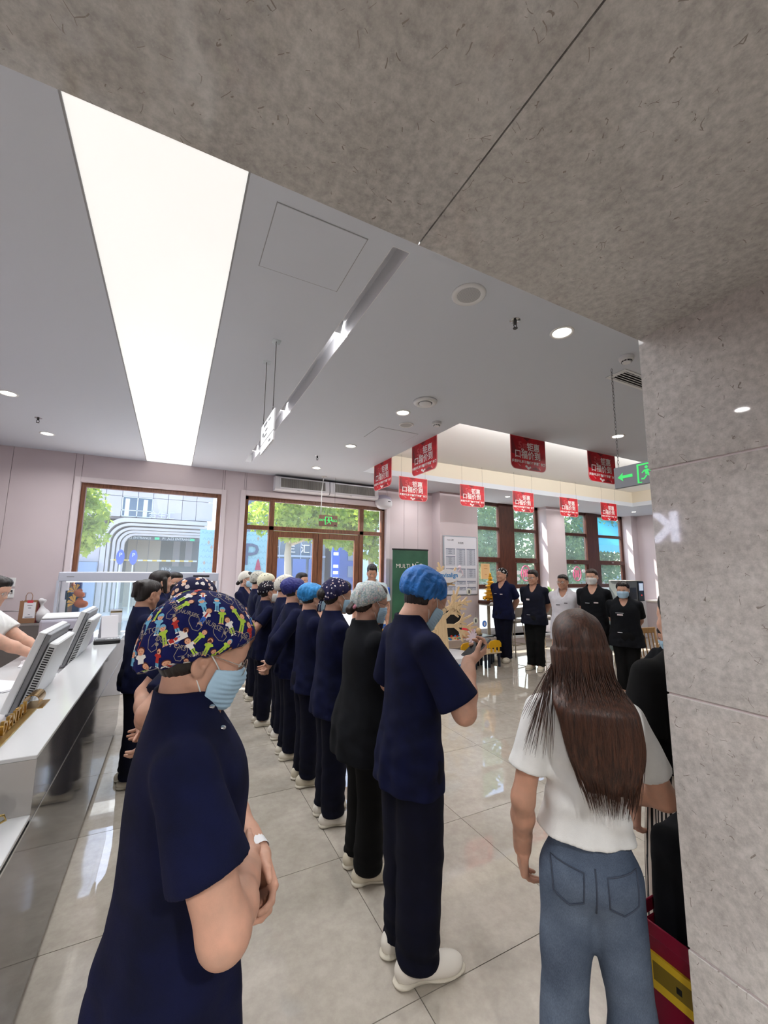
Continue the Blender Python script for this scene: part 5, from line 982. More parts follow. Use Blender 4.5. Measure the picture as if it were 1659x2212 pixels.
text_obj('P1 入口 ENTRANCE', .13, F @ Matrix.Translation((-1.45, 0, 0)), MATS['sign_white'], sb); text_obj('P1 入口 ENTRANCE', .14, F @ Matrix.Translation((.15, 0, 0)), MATS['sign_white'], sb, bold=.001); mat('sign_green', (50, 190, 140), .5, emit=(50, 190, 140), estr=.5)
for x in (-.62, .78): BX('number_panel', (x-.13, .435, 2.89), (x+.05, .45, 2.99), MATS['sign_green'], sb)
text_obj('合生汇', .34, frame_matrix((-.55, .0, 3.90), (1, 0, 0), (0, 0, 1)), MATS['sign_white'], mall, .03, name='roof_letters')
ba = BX('barrier_arm', (-2.2, -.4, 1.02), (.95, -.36, 1.08), MATS['sign_white'], mall)
for k in range(9): BX('yellow_band', (-2.1+k*.34, -.405, 1.02), (-1.93+k*.34, -.355, 1.08), MATS['barrier_yellow'], ba)
ba.location = (0, 0, .92)
lo = BX('low_wall', (-13, -.3, -.12), (-2.65, -.05, 1.88), mat('hoarding_blue', (150, 168, 196), .6), mall)
for k, (x, l) in enumerate(((-1.83, 'left'), (-1.39, 'right'))):
    o = empty('parking_sign', (x, 19.2, g0)); tag(o, l+' blue oval parking sign on a post at the garage entrance', 'sign'); MB().cyl((0, 0, 0), (0, 0, 1.9), .025, n=8).build('post', MATS['sign_white'], o); b = MB().poly([(.14*math.cos(a), 0, 2.2+.30*math.sin(a)) for a in np.linspace(0, 6.283, 20)[:-1]], (0, .03, 0)); bd = b.build('board', mat('sign_blue', (40, 84, 190), .45), o); text_obj('P', .22, frame_matrix((0, -.005, 2.28), (1, 0, 0), (0, 0, 1)), MATS['sign_white'], bd)
text_obj('B3→', .22, frame_matrix((-.22, 2.85, 1.60), (1, 0, 0), (0, 0, 1)), MATS['sign_white'], BX('ramp_sign', (-.6, 2.86, 1.45), (.9, 2.9, 1.75), MATS['garage_dark'], mall))
# patterned screen wall with letter
scr = empty('patterned_screen', (0, 18.6, 0)); tag(scr, 'light blue patterned screen wall with a large P, left of the entrance door', 'screen wall'); mat('screen_blue', (150, 198, 216), .5); mat('screen_line', (116, 162, 186), .5); mat('screen_diamond', (176, 160, 150), .5)
BX('panel', (.95, 0, -.12), (3.75, .1, 3.28), MATS['screen_blue'], scr); b = MB()
for i in range(18):
    for j in range(13):
        x, z = 1.05+i*.155+(.078 if j % 2 else 0), .1+j*.25
        if x < 3.65: b.poly([(x-.07, -.004, z), (x, -.004, z+.11), (x+.07, -.004, z), (x+.052, -.004, z), (x, -.004, z+.082), (x-.052, -.004, z)])
tag(b.build('zigzag_lines', MATS['screen_line'], scr), kind='stuff')
for x, z in ((1.30, 2.75), (1.42, 2.55), (1.18, 1.9), (1.2, 1.5), (2.75, 2.9), (2.7, 2.2), (3.3, 3.0), (1.35, 1.1)): MB().poly([(x-.055, -.008, z), (x, -.008, z+.10), (x+.055, -.008, z), (x, -.008, z-.10)], (0, .01, 0)).build('diamond', MATS['screen_diamond'], scr)
text_obj('P', 1.35, frame_matrix((3.02, -.03, 2.25), (1, 0, 0), (0, 0, 1)), mat('letter_slate', (86, 100, 136), .5), scr, .02, name='large_letter'); b = MB().poly([(3.22, -.03, 1.62), (3.48, -.03, 1.62), (3.40, -.03, 2.0), (3.34, -.03, 2.12), (3.29, -.03, 2.0)], (0, .02, 0)); b.build('magenta_bell', mat('magenta', (178, 50, 96), .5), scr)
# office block, navy tower, totem
ob = empty('office_block', (9.5, 36, 0)); tag(ob, 'dark glass office block with white lettering, seen through the entrance door', 'building'); BX('core', (-6, .3, -.2), (3.0, 8, 9), MATS['far_glass'], ob); b = MB()
mat('far_frame', (150, 166, 190), .5)
for x in range(10): b.box((-6+x*.95, .2, -.2), (-5.92+x*.95, .32, 9))
b.build('mullions', MATS['far_frame'], ob)
for z in (2.75, 4.3, 6): BX('floor_band', (-6, .15, z), (3, .3, z+.16), MATS['far_frame'], ob)
for x in range(6): BX('shopfront', (-5.8+x*1.45, .18, 0), (-4.6+x*1.45, .28, 2.6), mat('shop_blue', (70, 104, 168), .3), ob)
for s, x in (('合', -1.75), ('生', -.25), ('汇', 1.05)): text_obj(s, .85, frame_matrix((x, .08, 3.45), (1, 0, 0), (0, 0, 1)), MATS['sign_white'], ob, .03, bold=.004, name='roof_letters')
nt = empty('navy_tower', (14, 35, 0)); tag(nt, 'navy panelled building with a pale side wing, right half of the entrance door', 'building'); BX('tower', (-.9, 0, -.2), (1.0, 6, 10), mat('tower_navy', (52, 78, 138), .5), nt); BX('wing', (1.0, .5, -.2), (4.5, 6, 12), mat('wing_pale', (190, 210, 224), .5), nt)
for k in range(5): BX('window', (.25, -.05, 1.0+k*1.5), (.8, .02, 2.0+k*1.5), MATS['far_glass'], nt)
to = empty('blue_totem', (8.2, 22, g0)); tag(to, 'tall blue direction totem with white blocks, beyond the right door leaf', 'totem'); BX('slab', (-.22, -.08, 0), (.22, .08, 3.3), MATS['sign_blue'], to)
for z in (1.2, 1.55, 1.9, 2.6): BX('white_block', (-.15, -.09, z), (.15, -.08, z+.18), MATS['sign_white'], to)
# trees: thousands of small lobed leaves on branches
def leafmat(name, c1, c2, trans=.35):
    m = bpy.data.materials.new(name); m.use_nodes = True; nt_ = m.node_tree; b = nt_.nodes['Principled BSDF']; t = NT(m); n = t.noise(t.coord(), 2.5, 3); c = t.ramp(n, [(.3, c1), (.7, c2)]); t.l(c, b.inputs['Base Color']); b.inputs['Roughness'].default_value = .5
    tr = t.n('BsdfTranslucent'); mx = t.n('MixShader'); mx.inputs[0].default_value = trans; t.l(c, tr.inputs[0]); t.l(b.outputs[0], mx.inputs[1]); t.l(tr.outputs[0], mx.inputs[2]); t.l(mx.outputs[0], nt_.nodes['Material Output'].inputs[0]); MATS[name] = m; return m
leafmat('plane_leaf', (116, 152, 52), (190, 206, 92), .5); leafmat('hedge_leaf', (80, 118, 78), (150, 178, 112), .45); mat('bark', (176, 166, 150), .8)
LEAF = [(0, 0), (.18, .12), (.5, .1), (.34, .3), (.5, .55), (.22, .5), (0, 1.0), (-.22, .5), (-.5, .55), (-.34, .3), (-.5, .1), (-.18, .12)]
def foliage(name, blobs, n, size, m, parent, seed):
    rs = np.random.RandomState(seed); w = np.array([np.prod(b[1])**(2/3) for b in blobs]); w /= w.sum(); k = rs.choice(len(blobs), n, p=w); C = np.array([b[0] for b in blobs])[k]; R = np.array([b[1] for b in blobs])[k]
    d = rs.normal(size=(n, 3)); d /= np.linalg.norm(d, axis=1)[:, None]; P = C+d*R*(rs.uniform(.35, 1, (n, 1))**.6); sz = size*rs.uniform(.6, 1.3, (n, 1, 1)); a = rs.normal(size=(n, 3)); a[:, 2] -= .5; a /= np.linalg.norm(a, axis=1)[:, None]; b_ = np.cross(a, rs.normal(size=(n, 3))); b_ /= np.linalg.norm(b_, axis=1)[:, None]
    L = np.array(LEAF); v = (P[:, None]+sz*(L[None, :, 1, None]*a[:, None]+L[None, :, 0, None]*b_[:, None])).reshape(-1, 3); nl = len(L); me = bpy.data.meshes.new(name); me.vertices.add(len(v)); me.vertices.foreach_set('co', v.astype(np.float32).ravel()); me.loops.add(len(v)); me.loops.foreach_set('vertex_index', np.arange(len(v), dtype=np.int32)); me.polygons.add(n); me.polygons.foreach_set('loop_start', np.arange(0, len(v), nl, dtype=np.int32)); me.update(calc_edges=True)
    return tag(link(name, me, m, parent), kind='stuff')
def tree(x, y, h, r, blobs, n, size, l, m='plane_leaf', seed=1, name='plane_tree'):
    o = empty(name, (x, y, g0)); tag(o, l, 'tree', None); MB().tube([(0, 0, 0), (.03, 0, h*.4), (-.03, .02, h*.8), (0, 0, h)], r, 10, rads=[r*1.2, r, r*.9, r*.7]).build('trunk', MATS['bark'], o, sm=True)
    b = MB()
    for c, R in blobs[:7]: b.tube([(0, 0, h*.9), (c[0]*.5, c[1]*.5, (h+c[2])/2), c], r*.3, 6, rads=[r*.5, r*.3, r*.12])
    b.build('branches', MATS['bark'], o, sm=True); foliage('foliage', blobs, n, size, MATS[m], o, seed)
tree(3.52, 14, 2.9, .13, [((-.6, 0, 3.6), (1.0, 1.0, .7)), ((.6, -.3, 3.5), (1.1, 1.0, .7)), ((1.6, .2, 3.7), (1.1, 1.0, .8)), ((.2, .3, 4.4), (1.4, 1.2, .9)), ((1.3, -.5, 2.95), (.8, .7, .45)), ((-.1, -.4, 3.1), (.6, .6, .4)), ((2.4, .0, 3.3), (.8, .8, .7)), ((0.2, 0, 5.4), (1.3, 1.2, .8))], 4200, .19, 'plane tree with sunlit yellow-green leaves in front of the entrance door', seed=3)
tree(6.9, 14.5, 2.9, .12, [((0, 0, 3.5), (1.0, 1.0, .9)), ((-.9, 0, 3.4), (.9, .9, .8)), ((-.5, -.3, 2.7), (.7, .6, .6)), ((.5, 0, 4.5), (1.2, 1.1, .9)), ((-.5, 0, 4.3), (1.1, 1.0, .8)), ((.3, -.2, 2.2), (.35, .35, .5))], 3200, .19, 'plane tree behind the right side light of the entrance', seed=7)
tree(-2.75, 13.2, 2.6, .12, [((.5, 0, 3.2), (.7, .8, .6)), ((.7, -.1, 2.7), (.55, .7, .45)), ((.1, 0, 3.9), (.9, .9, .7)), ((.4, 0, 2.4), (.5, .5, .35)), ((-.6, 0, 3.2), (.8, .8, .8))], 3000, .15, 'leafy plane tree at the left edge of the left window', seed=5)
for k, (x, y, l) in enumerate(((9.6, 12.2, 'dark green shrubby tree behind the left pane of the first tall window'), (12.0, 12.4, 'sunlit green tree behind the right pane of the first tall window'), (15.2, 12.4, 'green tree behind the left pane of the last tall window'), (18.5, 13.0, 'green tree behind the turquoise awning'))):
    tree(x, y, 1.6, .10, [((0, 0, 1.9), (1.3, .8, .7)), ((.6, 0, 2.9), (1.1, .8, .8)), ((-.6, .1, 3.1), (1.1, .8, .8)), ((0, 0, 4.1), (1.4, .9, .9)), ((.2, -.1, 5.2), (1.2, .9, .8)), ((-.9, 0, 2.2), (.8, .7, .7))], 6500, .15, l, 'hedge_leaf', 20+k, 'street_tree')
tq = mat('awning_turquoise', (30, 176, 196), .5); o = empty('awning', (17.4, 11.4, 0)); tag(o, 'turquoise scalloped awning on white poles outside the last tall window', 'awning'); b = MB(); ap = MB(); N = 14
for i in range(N):
    x0, x1 = -1.6+i*3.2/N, -1.6+(i+1)*3.2/N; b.poly([(x0, 0, 2.85), (x1, 0, 2.85), (x1, 1.2, 4.3), (x0, 1.2, 4.3)], (0, 0, .02)); ap.poly([(x0, 0, 2.85), (x0, -.01, 2.62)]+[(x0+(x1-x0)*q, -.01, 2.62-.07*math.sin(q*math.pi)) for q in (.25, .5, .75)]+[(x1, -.01, 2.62), (x1, 0, 2.85)], (0, .012, 0))
b.build('canopy', tq, o); ap.build('valance', tq, o)
for x in (-1.55, 1.55): MB().cyl((x, 0, g0), (x, 0, 2.85), .03, n=8).build('pole', MATS['sign_white'], o); MB().cyl((x, 0, 2.2), (x*.9, 1.1, 3.9), .025, n=8).build('strut', MATS['sign_white'], o)
hoard = BX('street_fence', (8.6, 13.6, g0), (24, 13.7, 1.6), mat('fence_pale', (196, 206, 214), .6)); tag(hoard, 'long pale fence along the street beyond the tall windows', 'fence')
for k in range(12): BX('fence_panel', (8.7+k*1.27, 13.56, g0+.05), (9.85+k*1.27, 13.6, 1.55), mat('fence_blue', (170, 188, 206), .6) if k % 2 else MATS['fence_pale'], hoard)
ps = BX('window_poster', (6.72, YW+.262, 1.50), (6.98, YW+.268, 1.86), mat('poster_tan', (206, 168, 120), .7)); ps.location.x = -.20; tag(ps, 'tan printed poster stuck inside the first tall window, beside the pagoda', 'poster')
for z, w in ((1.80, .12), (1.74, .10), (1.60, .06)): BX('print_line', (6.86-w/2, YW+.2605, z), (6.86+w/2, YW+.262, z+.012), mat('poster_print', (170, 116, 60), .7), ps)
pink = mat('decal_pink', (222, 96, 140), .6)
for k, (x, z, l) in enumerate(((8.0, 1.64, 'round pink sticker on the lower right pane of the first tall window'), (9.93, 1.64, 'round pink sticker on the lower left pane of the last tall window'))):
    o = empty('window_sticker', (x, YW+.30, z)); tag(o, l, 'sticker'); MB().tube([(.15*math.cos(a), 0, .19*math.sin(a)) for a in np.linspace(0, 6.283, 25)[:-1]], .012, 6, closed=True).build('ring', pink, o, sm=True)
    for i in range(3): BX('stroke', (-.08+i*.06, -.003, -.10+.02*(i % 2)), (-.045+i*.06, .003, .10), pink, o)
for k, (x, z) in enumerate(((7.75, 1.66), (7.72, 1.50), (8.25, 1.48), (10.2, 1.72))): o = MB().poly([(x+.07*math.cos(a), YW+.30, z+.05*math.sin(a)) for a in np.linspace(0, 6.283, 15)[:-1]], (0, .004, 0)).build('window_sticker', MATS['paper']); tag(o, ('white cloud sticker at upper left of the pink ring, first tall window', 'white cloud sticker low on the first tall window', 'white cloud sticker at right of the pink ring, first tall window', 'white sticker beside the pink ring of the last tall window')[k], 'sticker')
# ------------------------------------------------------------------ people
def ik(sh, wr, la, lb, pole):
    d = wr-sh; L = np.linalg.norm(d); L2 = min(L, (la+lb)*0.995); u = d/L; wr = sh+u*L2
    x = (la*la-lb*lb+L2*L2)/(2*L2); hgt = math.sqrt(max(la*la-x*x, 1e-6)); p = pole-u*(pole @ u); p = p/np.linalg.norm(p)
    return sh+u*x+p*hgt, wr
def hand_prims(w, d, n, side, sc, curl=(25, 30, 20), spread=0.0, thumb=0.0):
    """palm, four fingers, thumb; w wrist, d finger direction, n palm normal, side +1 right"""
    d = d/np.linalg.norm(d); n = n-d*(n @ d); n = n/np.linalg.norm(n); t = np.cross(d, n)*side
    R = np.stack([t, d, n], 1); P = [[rbox(w+d*0.048*sc, np.array([0.026, 0.034, 0.004])*sc, 0.010*sc, R), 0.012]]
    P.append([ell(w+d*0.03*sc+t*0.018*sc+n*0.008*sc, np.array([0.018, 0.03, 0.014])*sc, R), 0.012])
    bx = [0.0275, 0.0095, -0.0085, -0.026]; by = [0.082, 0.087, 0.083, 0.073]; ln = [0.068, 0.076, 0.071, 0.055]
    for i in range(4):
        p = w+d*by[i]*sc+t*bx[i]*sc; a = 0.0; dd = d+t*spread*(1.5-i)*0.1; dd = dd/np.linalg.norm(dd)
        for j, (fr, r0, r1) in enumerate(((0.45, 0.0088, 0.0082), (0.3, 0.0082, 0.0075), (0.25, 0.0075, 0.0062))):
            a += math.radians(curl[j]*(1+0.08*i)); v = dd*math.cos(a)+n*math.sin(a); q = p+v*ln[i]*fr*sc
            P.append([cone(p, q, r0*sc, r1*sc), 0.004]); p = q
    p = w+d*0.022*sc+t*0.024*sc+n*0.004*sc; v = d*0.72+t*(0.62-thumb*0.5)+n*(0.25+thumb*0.5); v = v/np.linalg.norm(v); q = p+v*0.042*sc
    P.append([cone(p, q, 0.0125*sc, 0.0098*sc), 0.010]); v = v*0.8+d*0.45+n*0.15; v = v/np.linalg.norm(v); P.append([cone(q, q+v*0.03*sc, 0.0095*sc, 0.0075*sc), 0.006])
    return P
def head_prims(fem=True, chub=1.0):
    c = chub
    P = [ell((0, -0.012, 0.035), (0.0745, 0.094, 0.084)), [ell((0, 0.028, -0.028), (0.0615*c, 0.062, 0.078)), 0.03]]
    j = 0.016 if fem else 0.019
    for s in (-1, 1):
        P += [[cone((s*0.051*c, -0.004, -0.052), (s*0.012, 0.068, -0.093), 0.021, j), 0.03], [ell((s*0.036*c, 0.060, -0.024), (0.026, 0.024, 0.026)), 0.025]]
    P += [[ell((0, 0.066, 0.042), (0.05, 0.026, 0.034)), 0.03], [ell((0, 0.077, 0.021), (0.047, 0.012, 0.009)), 0.018],
          [cone((0, 0.086, 0.010), (0, 0.103, -0.026), 0.0065, 0.0105), 0.014],
          [ell((0.0105, 0.093, -0.031), (0.0075, 0.009, 0.0065)), 0.008], [ell((-0.0105, 0.093, -0.031), (0.0075, 0.009, 0.0065)), 0.008],
          [ell((0, 0.082, -0.057), (0.024, 0.011, 0.018)), 0.016], [ell((0, 0.089, -0.0535), (0.021, 0.0085, 0.0055)), 0.005], [ell((0, 0.088, -0.064), (0.018, 0.009, 0.0065)), 0.005],
          [ell((0, 0.076, -0.091), (0.017, 0.014, 0.014)), 0.02]]
    return P
def head_cuts():
    C = []
    for s in (-1, 1): C += [ell((s*0.031, 0.092, 0.006), (0.019, 0.015, 0.011))]
    C.append(ell((0, 0.099, -0.0588), (0.02, 0.006, 0.0014)))
    return C
def ear_prims():
    P, C = [], []
    for s in (-1, 1):
        R = rotm(rx=-12, rz=s*18)
        P += [[ell((s*0.0755, -0.012, -0.006), (0.0085, 0.0185, 0.031), R), 0.008], [ell((s*0.073, -0.008, -0.030), (0.0075, 0.011, 0.012), R), 0.008]]
        C += [ell((s*0.0870, -0.0105, -0.001), (0.0095, 0.0110, 0.0205), R), ell((s*0.083, -0.004, -0.012), (0.011, 0.0075, 0.0095), R)]
        P += [[ell((s*0.079, -0.0045, -0.012), (0.005, 0.005, 0.006), R), 0.004]]
    return P, C
def hair_groove(n, amp, tilt=0.0, seed=0):
    rs = np.random.RandomState(seed); ph = rs.uniform(0, 6.28, 5); fr = n*rs.uniform(0.5, 1.6, 5)
    def fn(X, Y, Z):
        a = np.arctan2(X, Y+1e-6)+tilt*Z
        return sum(np.sin(a*f+p+Z*7*math.sin(p)) for f, p in zip(fr, ph))*amp/3
    return fn
class Person:
    def __init__(s, label, x, y, heading, S=1.62, fem=True, yaw=0.0, pitch=0.0, roll=0.0, lean=0.0, girth=1.0, skinc='skin', q=1.0, headfwd=0.0,
                 arms=('behind', 'behind'), chub=1.0, z0=0.0, legs=None, torso_yaw=0.0, armdef=None, stance=0.075, pelvis=None, curl=None, headscale=None, drop=.010, shw=1.0):
        S = S+drop; s.S = S; s.q = q; s.g = girth; s.fem = fem; s.lean = lean; s.label = label; s.skin = MATS[skinc]; s.sit = legs == 'sit'
        s.loc = (x, y, z0); s.rz = math.radians(heading-90)         # heading: degrees from +X
        S_ = S; s.hs = headscale or (1.0 if fem else 1.04)*(0.6+0.4*S/1.62)
        hz = S*(0.54 if s.sit else 1.0)-0.0
        s.dz = (-0.30*S if s.sit else 0.0)                           # seated: upper body drops
        s.HR = rotm(rz=yaw) @ rotm(rx=-pitch) @ rotm(ry=roll); D = s.dz
        piv = V3(0, -0.010, S-drop-0.185*s.hs+D); s.ht = piv+s.HR @ V3(0, 0.018+headfwd, 0.065*s.hs)
        s.neck = [[cone((0, -0.02, 0.80*S+D), tuple(s.ht+s.HR @ V3(0, -0.028, -0.035)), 0.034*S*(1 if fem else 1.12), 0.032*S*(1 if fem else 1.12)), 0.02],
                  [cone((0, -0.022, 0.79*S+D), (0, -0.018, 0.845*S+D), 0.044*S, 0.033*S), 0.03]]
        g = girth
        s.torso = loft(np.array([.46, .50, .54, .60, .66, .72, .77, .805, .835])*S+D, np.array([.095, .103, .104, .087*g**.5, .088, .098, .100, .082, .036])*S*g,
                       np.array([.058, .062, .064, .060*g**.5, .064, .070, .062, .048, .034])*S*g, 0, np.array([-.006, -.008, -.006, 0, .002, .004, 0, -.008, -.012])*S)
        s.sh = [V3(-0.106*S*g**.5*shw, -0.008*S, 0.788*S+D), V3(0.106*S*g**.5*shw, -0.008*S, 0.788*S+D)]       # left (-x), right (+x)
        s.body = [s.torso]; s.arm = []
        for i, side in ((0, -1), (1, 1)):
            a = (armdef or {}).get(i) or dict(ARMS[arms[i]]); f = V3(side, 1, 1)
            wr = V3(*a['w'])*f*S+V3(0, 0, D); pole = V3(*a['pole'])*f; el, wr = ik(s.sh[i], wr, 0.176*S, 0.150*S, pole)
            th = g**0.6*(1 if fem else 1.12)
            s.arm.append((s.sh[i], el, wr, V3(*a['d'])*f, V3(*a['n'])*f, side, th, a.get('curl', curl or (25, 30, 20)), a.get('thumb', 0.0)))
        s.hipz = 0.50*S+D; s.leg = []
        for side in (-1, 1):
            hip = V3(side*0.052*S*g**.5, 0, 0.50*S+D)
            if s.sit: kn = V3(side*0.085*S, 0.245*S, 0.285*S); an = V3(side*0.085*S, 0.235*S, 0.05*S); 
            else: kn = V3(side*(stance*0.9), 0.012, 0.275*S); an = V3(side*stance, -0.012, 0.05*S)
            s.leg.append((hip, kn, an, side))
        s.build_body()
    def warp(s, v):
        if s.lean:
            v = v.copy(); v[:, 1] += s.lean*np.clip(v[:, 2]-0.5*s.S, 0, 9)
        return v
    def wp(s, p): return s.warp(np.array([p], float))[0]
    def hp(s, p):
        """head-local point to person-local point"""
        return s.ht+s.HR @ (np.array(p, float)*s.hs)
    def hprims(s, P):
        R = s.HR; out = []
        for p in P:
            k = None
            if isinstance(p, list): p, k = p
            h = s.hs
            if p[0] == 'c': p = ('c', p[1]*h, p[2]*h, p[3]*h, p[4]*h)
            elif p[0] == 'e': p = ('e', p[1]*h, p[2]*h, p[3])
            else: p = ('b', p[1]*h, p[2]*h, p[3]*h, p[4])
            out.append([p, k] if k is not None else p)
        return xf(out, R, s.ht)
    def put(s, name, vq, m, parent=None):
        v, q = vq; return link(name, quad_mesh(name, s.warp(v), q), m, parent or s.root)
    def build_body(s):
        S, q, g = s.S, s.q, s.g; hd = s.hprims(head_prims(s.fem)); ep, ec = ear_prims(); hd += s.hprims(ep)
        hcut = s.hprims(head_cuts()+ec); legs, arms, hands, hboxes = [], [], [], []
        for hip, kn, an, sd in s.leg:
            legs += [[cone(hip+V3(0, 0, -.03*S), kn, 0.046*S*g**.5, 0.033*S), 0.03], [cone(kn, an, 0.033*S, 0.023*S), 0.02], [cone(an, an+V3(0, 0.06, -0.03), 0.022*S, 0.02*S), 0.02]]
        for sh, el, wr, d, n, sd, th, curl, thumb in s.arm:
            arms += [[cone(sh, el, 0.031*S*th, 0.0265*S*th), 0.03], [cone(el, el+(wr-el)*0.35, 0.0265*S*th, 0.0275*S*th), 0.02], [cone(el+(wr-el)*0.35, wr, 0.0265*S*th, 0.0165*S), 0.02]]
            hp_ = hand_prims(wr, d/np.linalg.norm(d), n, sd, S/1.66*(1 if s.fem else 1.08), curl, 0.3, thumb); hands.append([[cone(el+(wr-el)*0.72, wr, 0.021*S*th, 0.0165*S), 0.012]]+hp_)
        allp = [s.torso]+s.neck+legs+arms; parts = []; skip = []
        zc = float(s.hp((0, -0.03, -0.115))[2]); hb = box_of(hd, 0.012); hb = (np.array([min(hb[0][0], -0.1), min(hb[0][1], -0.12), min(hb[0][2], zc-0.03)]), np.array([max(hb[1][0], 0.1), hb[1][1], hb[1][2]]))
        v = Vol(hb[0], hb[1], 0.0048*q).add(hd, 0.015).add(s.neck+[s.torso], 0.02).cut(hcut, 0.004); parts.append(v.mesh())
        skip.append((hb[0]+0.012*q, hb[1]+0.1))
        for hp_ in hands:
            b = box_of(hp_, 0.008); v = Vol(b[0], b[1], min(0.0042*q, 0.0062)).add(arms[:3] if hp_ is hands[0] else arms[3:], 0.02).add(hp_, 0.006); parts.append(v.mesh())
            skip.append((b[0]+0.008*q, b[1]-0.008*q))
        b = box_of(allp, 0.03); b[1][2] = min(b[1][2], hb[0][2]+0.05); v = Vol(b[0], b[1], 0.011*q**.5).add(allp, 0.02); parts.append(v.mesh(skip=skip))
        s.root = None; vv, qq = join(parts); me = quad_mesh('person', s.warp(vv), qq); s.root = link('person', me, s.skin)
        s.root.location = s.loc; s.root.rotation_euler = (0, 0, s.rz); tag(s.root, s.label, 'person')
        ew, ei = MATS['eye_white'], MATS['eye_dark']
        for sd in (-1, 1):
            c = s.wp(s.hp((sd*0.031, 0.0775, 0.006))); r = 0.0115*s.hs; f = s.HR @ V3(0, 1, 0)
            m = MB().sph(tuple(c), r, 12); e = m.build('eye', ew, s.root, sm=True)
            MB().sph(tuple(c+f*r*0.62), r*0.55, 10).build('iris', ei, e, sm=True)
        s.brows()
    def brows(s, colr='hair_black'):
        b = MB()
        for sd in (-1, 1):
            pts = [s.wp(s.hp((sd*x, y, z))) for x, y, z in ((0.014, 0.089, 0.0205), (0.028, 0.0865, 0.0245), (0.041, 0.077, 0.0225), (0.049, 0.066, 0.018))]
            b.tube(pts, 0.002, 6, rads=[0.0022*s.hs, 0.0026*s.hs, 0.002*s.hs, 0.001*s.hs])
        b.build('eyebrows', MATS[colr], s.root, sm=True)
    # ---- clothes
    def top(s, m, hem=0.45, sleeve=0.72, neck='v', ease=1.0, flare=0.0, name='scrub_top', h=None, wrinkle=1.0, long=False, collar=False, sleeve_w=1.0, seed=1, bunch=0.0, armw=None):
        S, q, g, D = s.S, s.q, s.g, s.dz; h = h or 0.0075*q; e = ease
        zs = np.array([hem-0.02, .50, .56, .62, .68, .73, .775, .805, .832, .850, .862])*S+D
        rx = np.array([.126+flare, .122+flare*.7, .113+flare*.4, .102, .104, .106, .105, .090, .063, .050, .042])*S*g*e
        ry = np.array([.092+flare, .088+flare*.7, .080+flare*.4, .077, .080, .083, .074, .057, .046, .041, .038])*S*g*e*.95
        tl = loft(zs, rx, ry, 0, np.array([-.004, -.006, -.003, 0, .003, .004, 0, -.008, -.012, -.014, -.016])*S)
        P = [tl]; PS = []; yk = []
        for sh, el, wr, d, n, sd, th, *_ in s.arm:
            P += [[cone((sh[0]*0.30, sh[1]-.006, 0.806*S+D), sh+V3(-sh[0]*0.06, 0, -0.004*S), 0.036*S, 0.033*S*th), 0.04]]
            if long: e2 = el+(wr-el)*0.92; PS.append([[cone(sh, el, 0.036*S*th*sleeve_w, 0.036*S*th*sleeve_w), 0.03], [cone(el, e2, 0.036*S*th*sleeve_w, 0.029*S*sleeve_w), 0.02]])
            else: e2 = sh+(el-sh)*sleeve; PS.append([[cone(sh, e2+(e2-sh)*0.1, 0.034*S*th*sleeve_w**.5, 0.047*S*th*sleeve_w), 0.03]])
        b = box_of(P+PS[0]+PS[1], 0.02); v = Vol(b[0], b[1], h).add(P, 0.02); X, Y, Z = v.all()
        amp = 0.0062*wrinkle; w1 = waves(seed, 26, amp, (1, 1, 0.35)); w2 = waves(seed+9, 60, amp*0.45, (0.8, 0.8, 1.2)); w3 = waves(seed+5, 9, amp*1.1, (1, 1, .5))
        low = np.clip((0.80*S+D-Z)/(0.35*S), 0.15, 1); wv = (w1(X, Y, Z)+w2(X, Y, Z)+w3(X, Y, Z))*low
        v.f = v.f+(wv+0.008*wrinkle*np.sin(np.arctan2(X, Y)*9+seed)*np.clip((0.60*S+D-Z)/(0.2*S), 0, 1)).astype(np.float32)
        fold = (np.sin(62*Z+34*X+seed)+.8*np.sin(48*Z-40*X+seed*2)+.6*np.sin(90*Z+20*X))*np.exp(-((Z-(hem+.075)*S-D)/(.085*S))**2); v.f = v.f+(fold*.0021*wrinkle).astype(np.float32)
        v.f = smax(v.f, ((hem*S+D)-Z).astype(np.float32), 0.006); v.f = smax(v.f, -np.maximum(v.f+0.014, Z-((hem+0.03)*S+D)).astype(np.float32), 0.004)
        for (sh, el, wr, d, n, sd, th, *_), ps in zip(s.arm, PS):
            vs_ = Vol(b[0], b[1], h); vs_.n = v.n; vs_.f = np.full(v.f.shape, 0.2, np.float32); vs_.ax = v.ax; vs_.lo = v.lo; vs_.add(ps, 0.02)
            vs_.f = vs_.f+(wv*0.8).astype(np.float32)
            e2 = el+(wr-el)*0.92 if long else sh+(el-sh)*sleeve; u = (wr-el) if long else (el-sh); u = u/np.linalg.norm(u)
            pl = (X-e2[0])*u[0]+(Y-e2[1])*u[1]+(Z-e2[2])*u[2]
            if long: pl = np.where((X-e2[0])**2+(Y-e2[1])**2+(Z-e2[2])**2 < 0.02, pl, -0.1)
            vs_.f = smax(vs_.f, pl.astype(np.float32), 0.005); vs_.f = smax(vs_.f, -np.maximum(vs_.f+0.012, -0.035-pl).astype(np.float32), 0.004)
            v.f = smin(v.f, vs_.f, 0.022)
        nk = cone((0, -0.018, 0.845*S+D), tuple(s.ht+s.HR @ V3(0, -0.028, -0.03)), 0.0365*S, 0.045*S)
        v.cut([nk], 0.008)
        if neck == 'v': wd = [cone((0, 0.03, 0.845*S+D), (0, 0.10*g*S+0.02, 0.745*S+D), 0.040*S, 0.004*S)]
        elif neck == 'round': wd = [cone((0, 0.0, 0.850*S+D), (0, 0.048*S, 0.826*S+D), 0.037*S, 0.024*S)]
        else: wd = [cone((0, 0.0, 0.85*S+D), (0, 0.05*S, 0.83*S+D), 0.040*S, 0.030*S)]
        for wdg in wd:
            v.cut([wdg], 0.004)
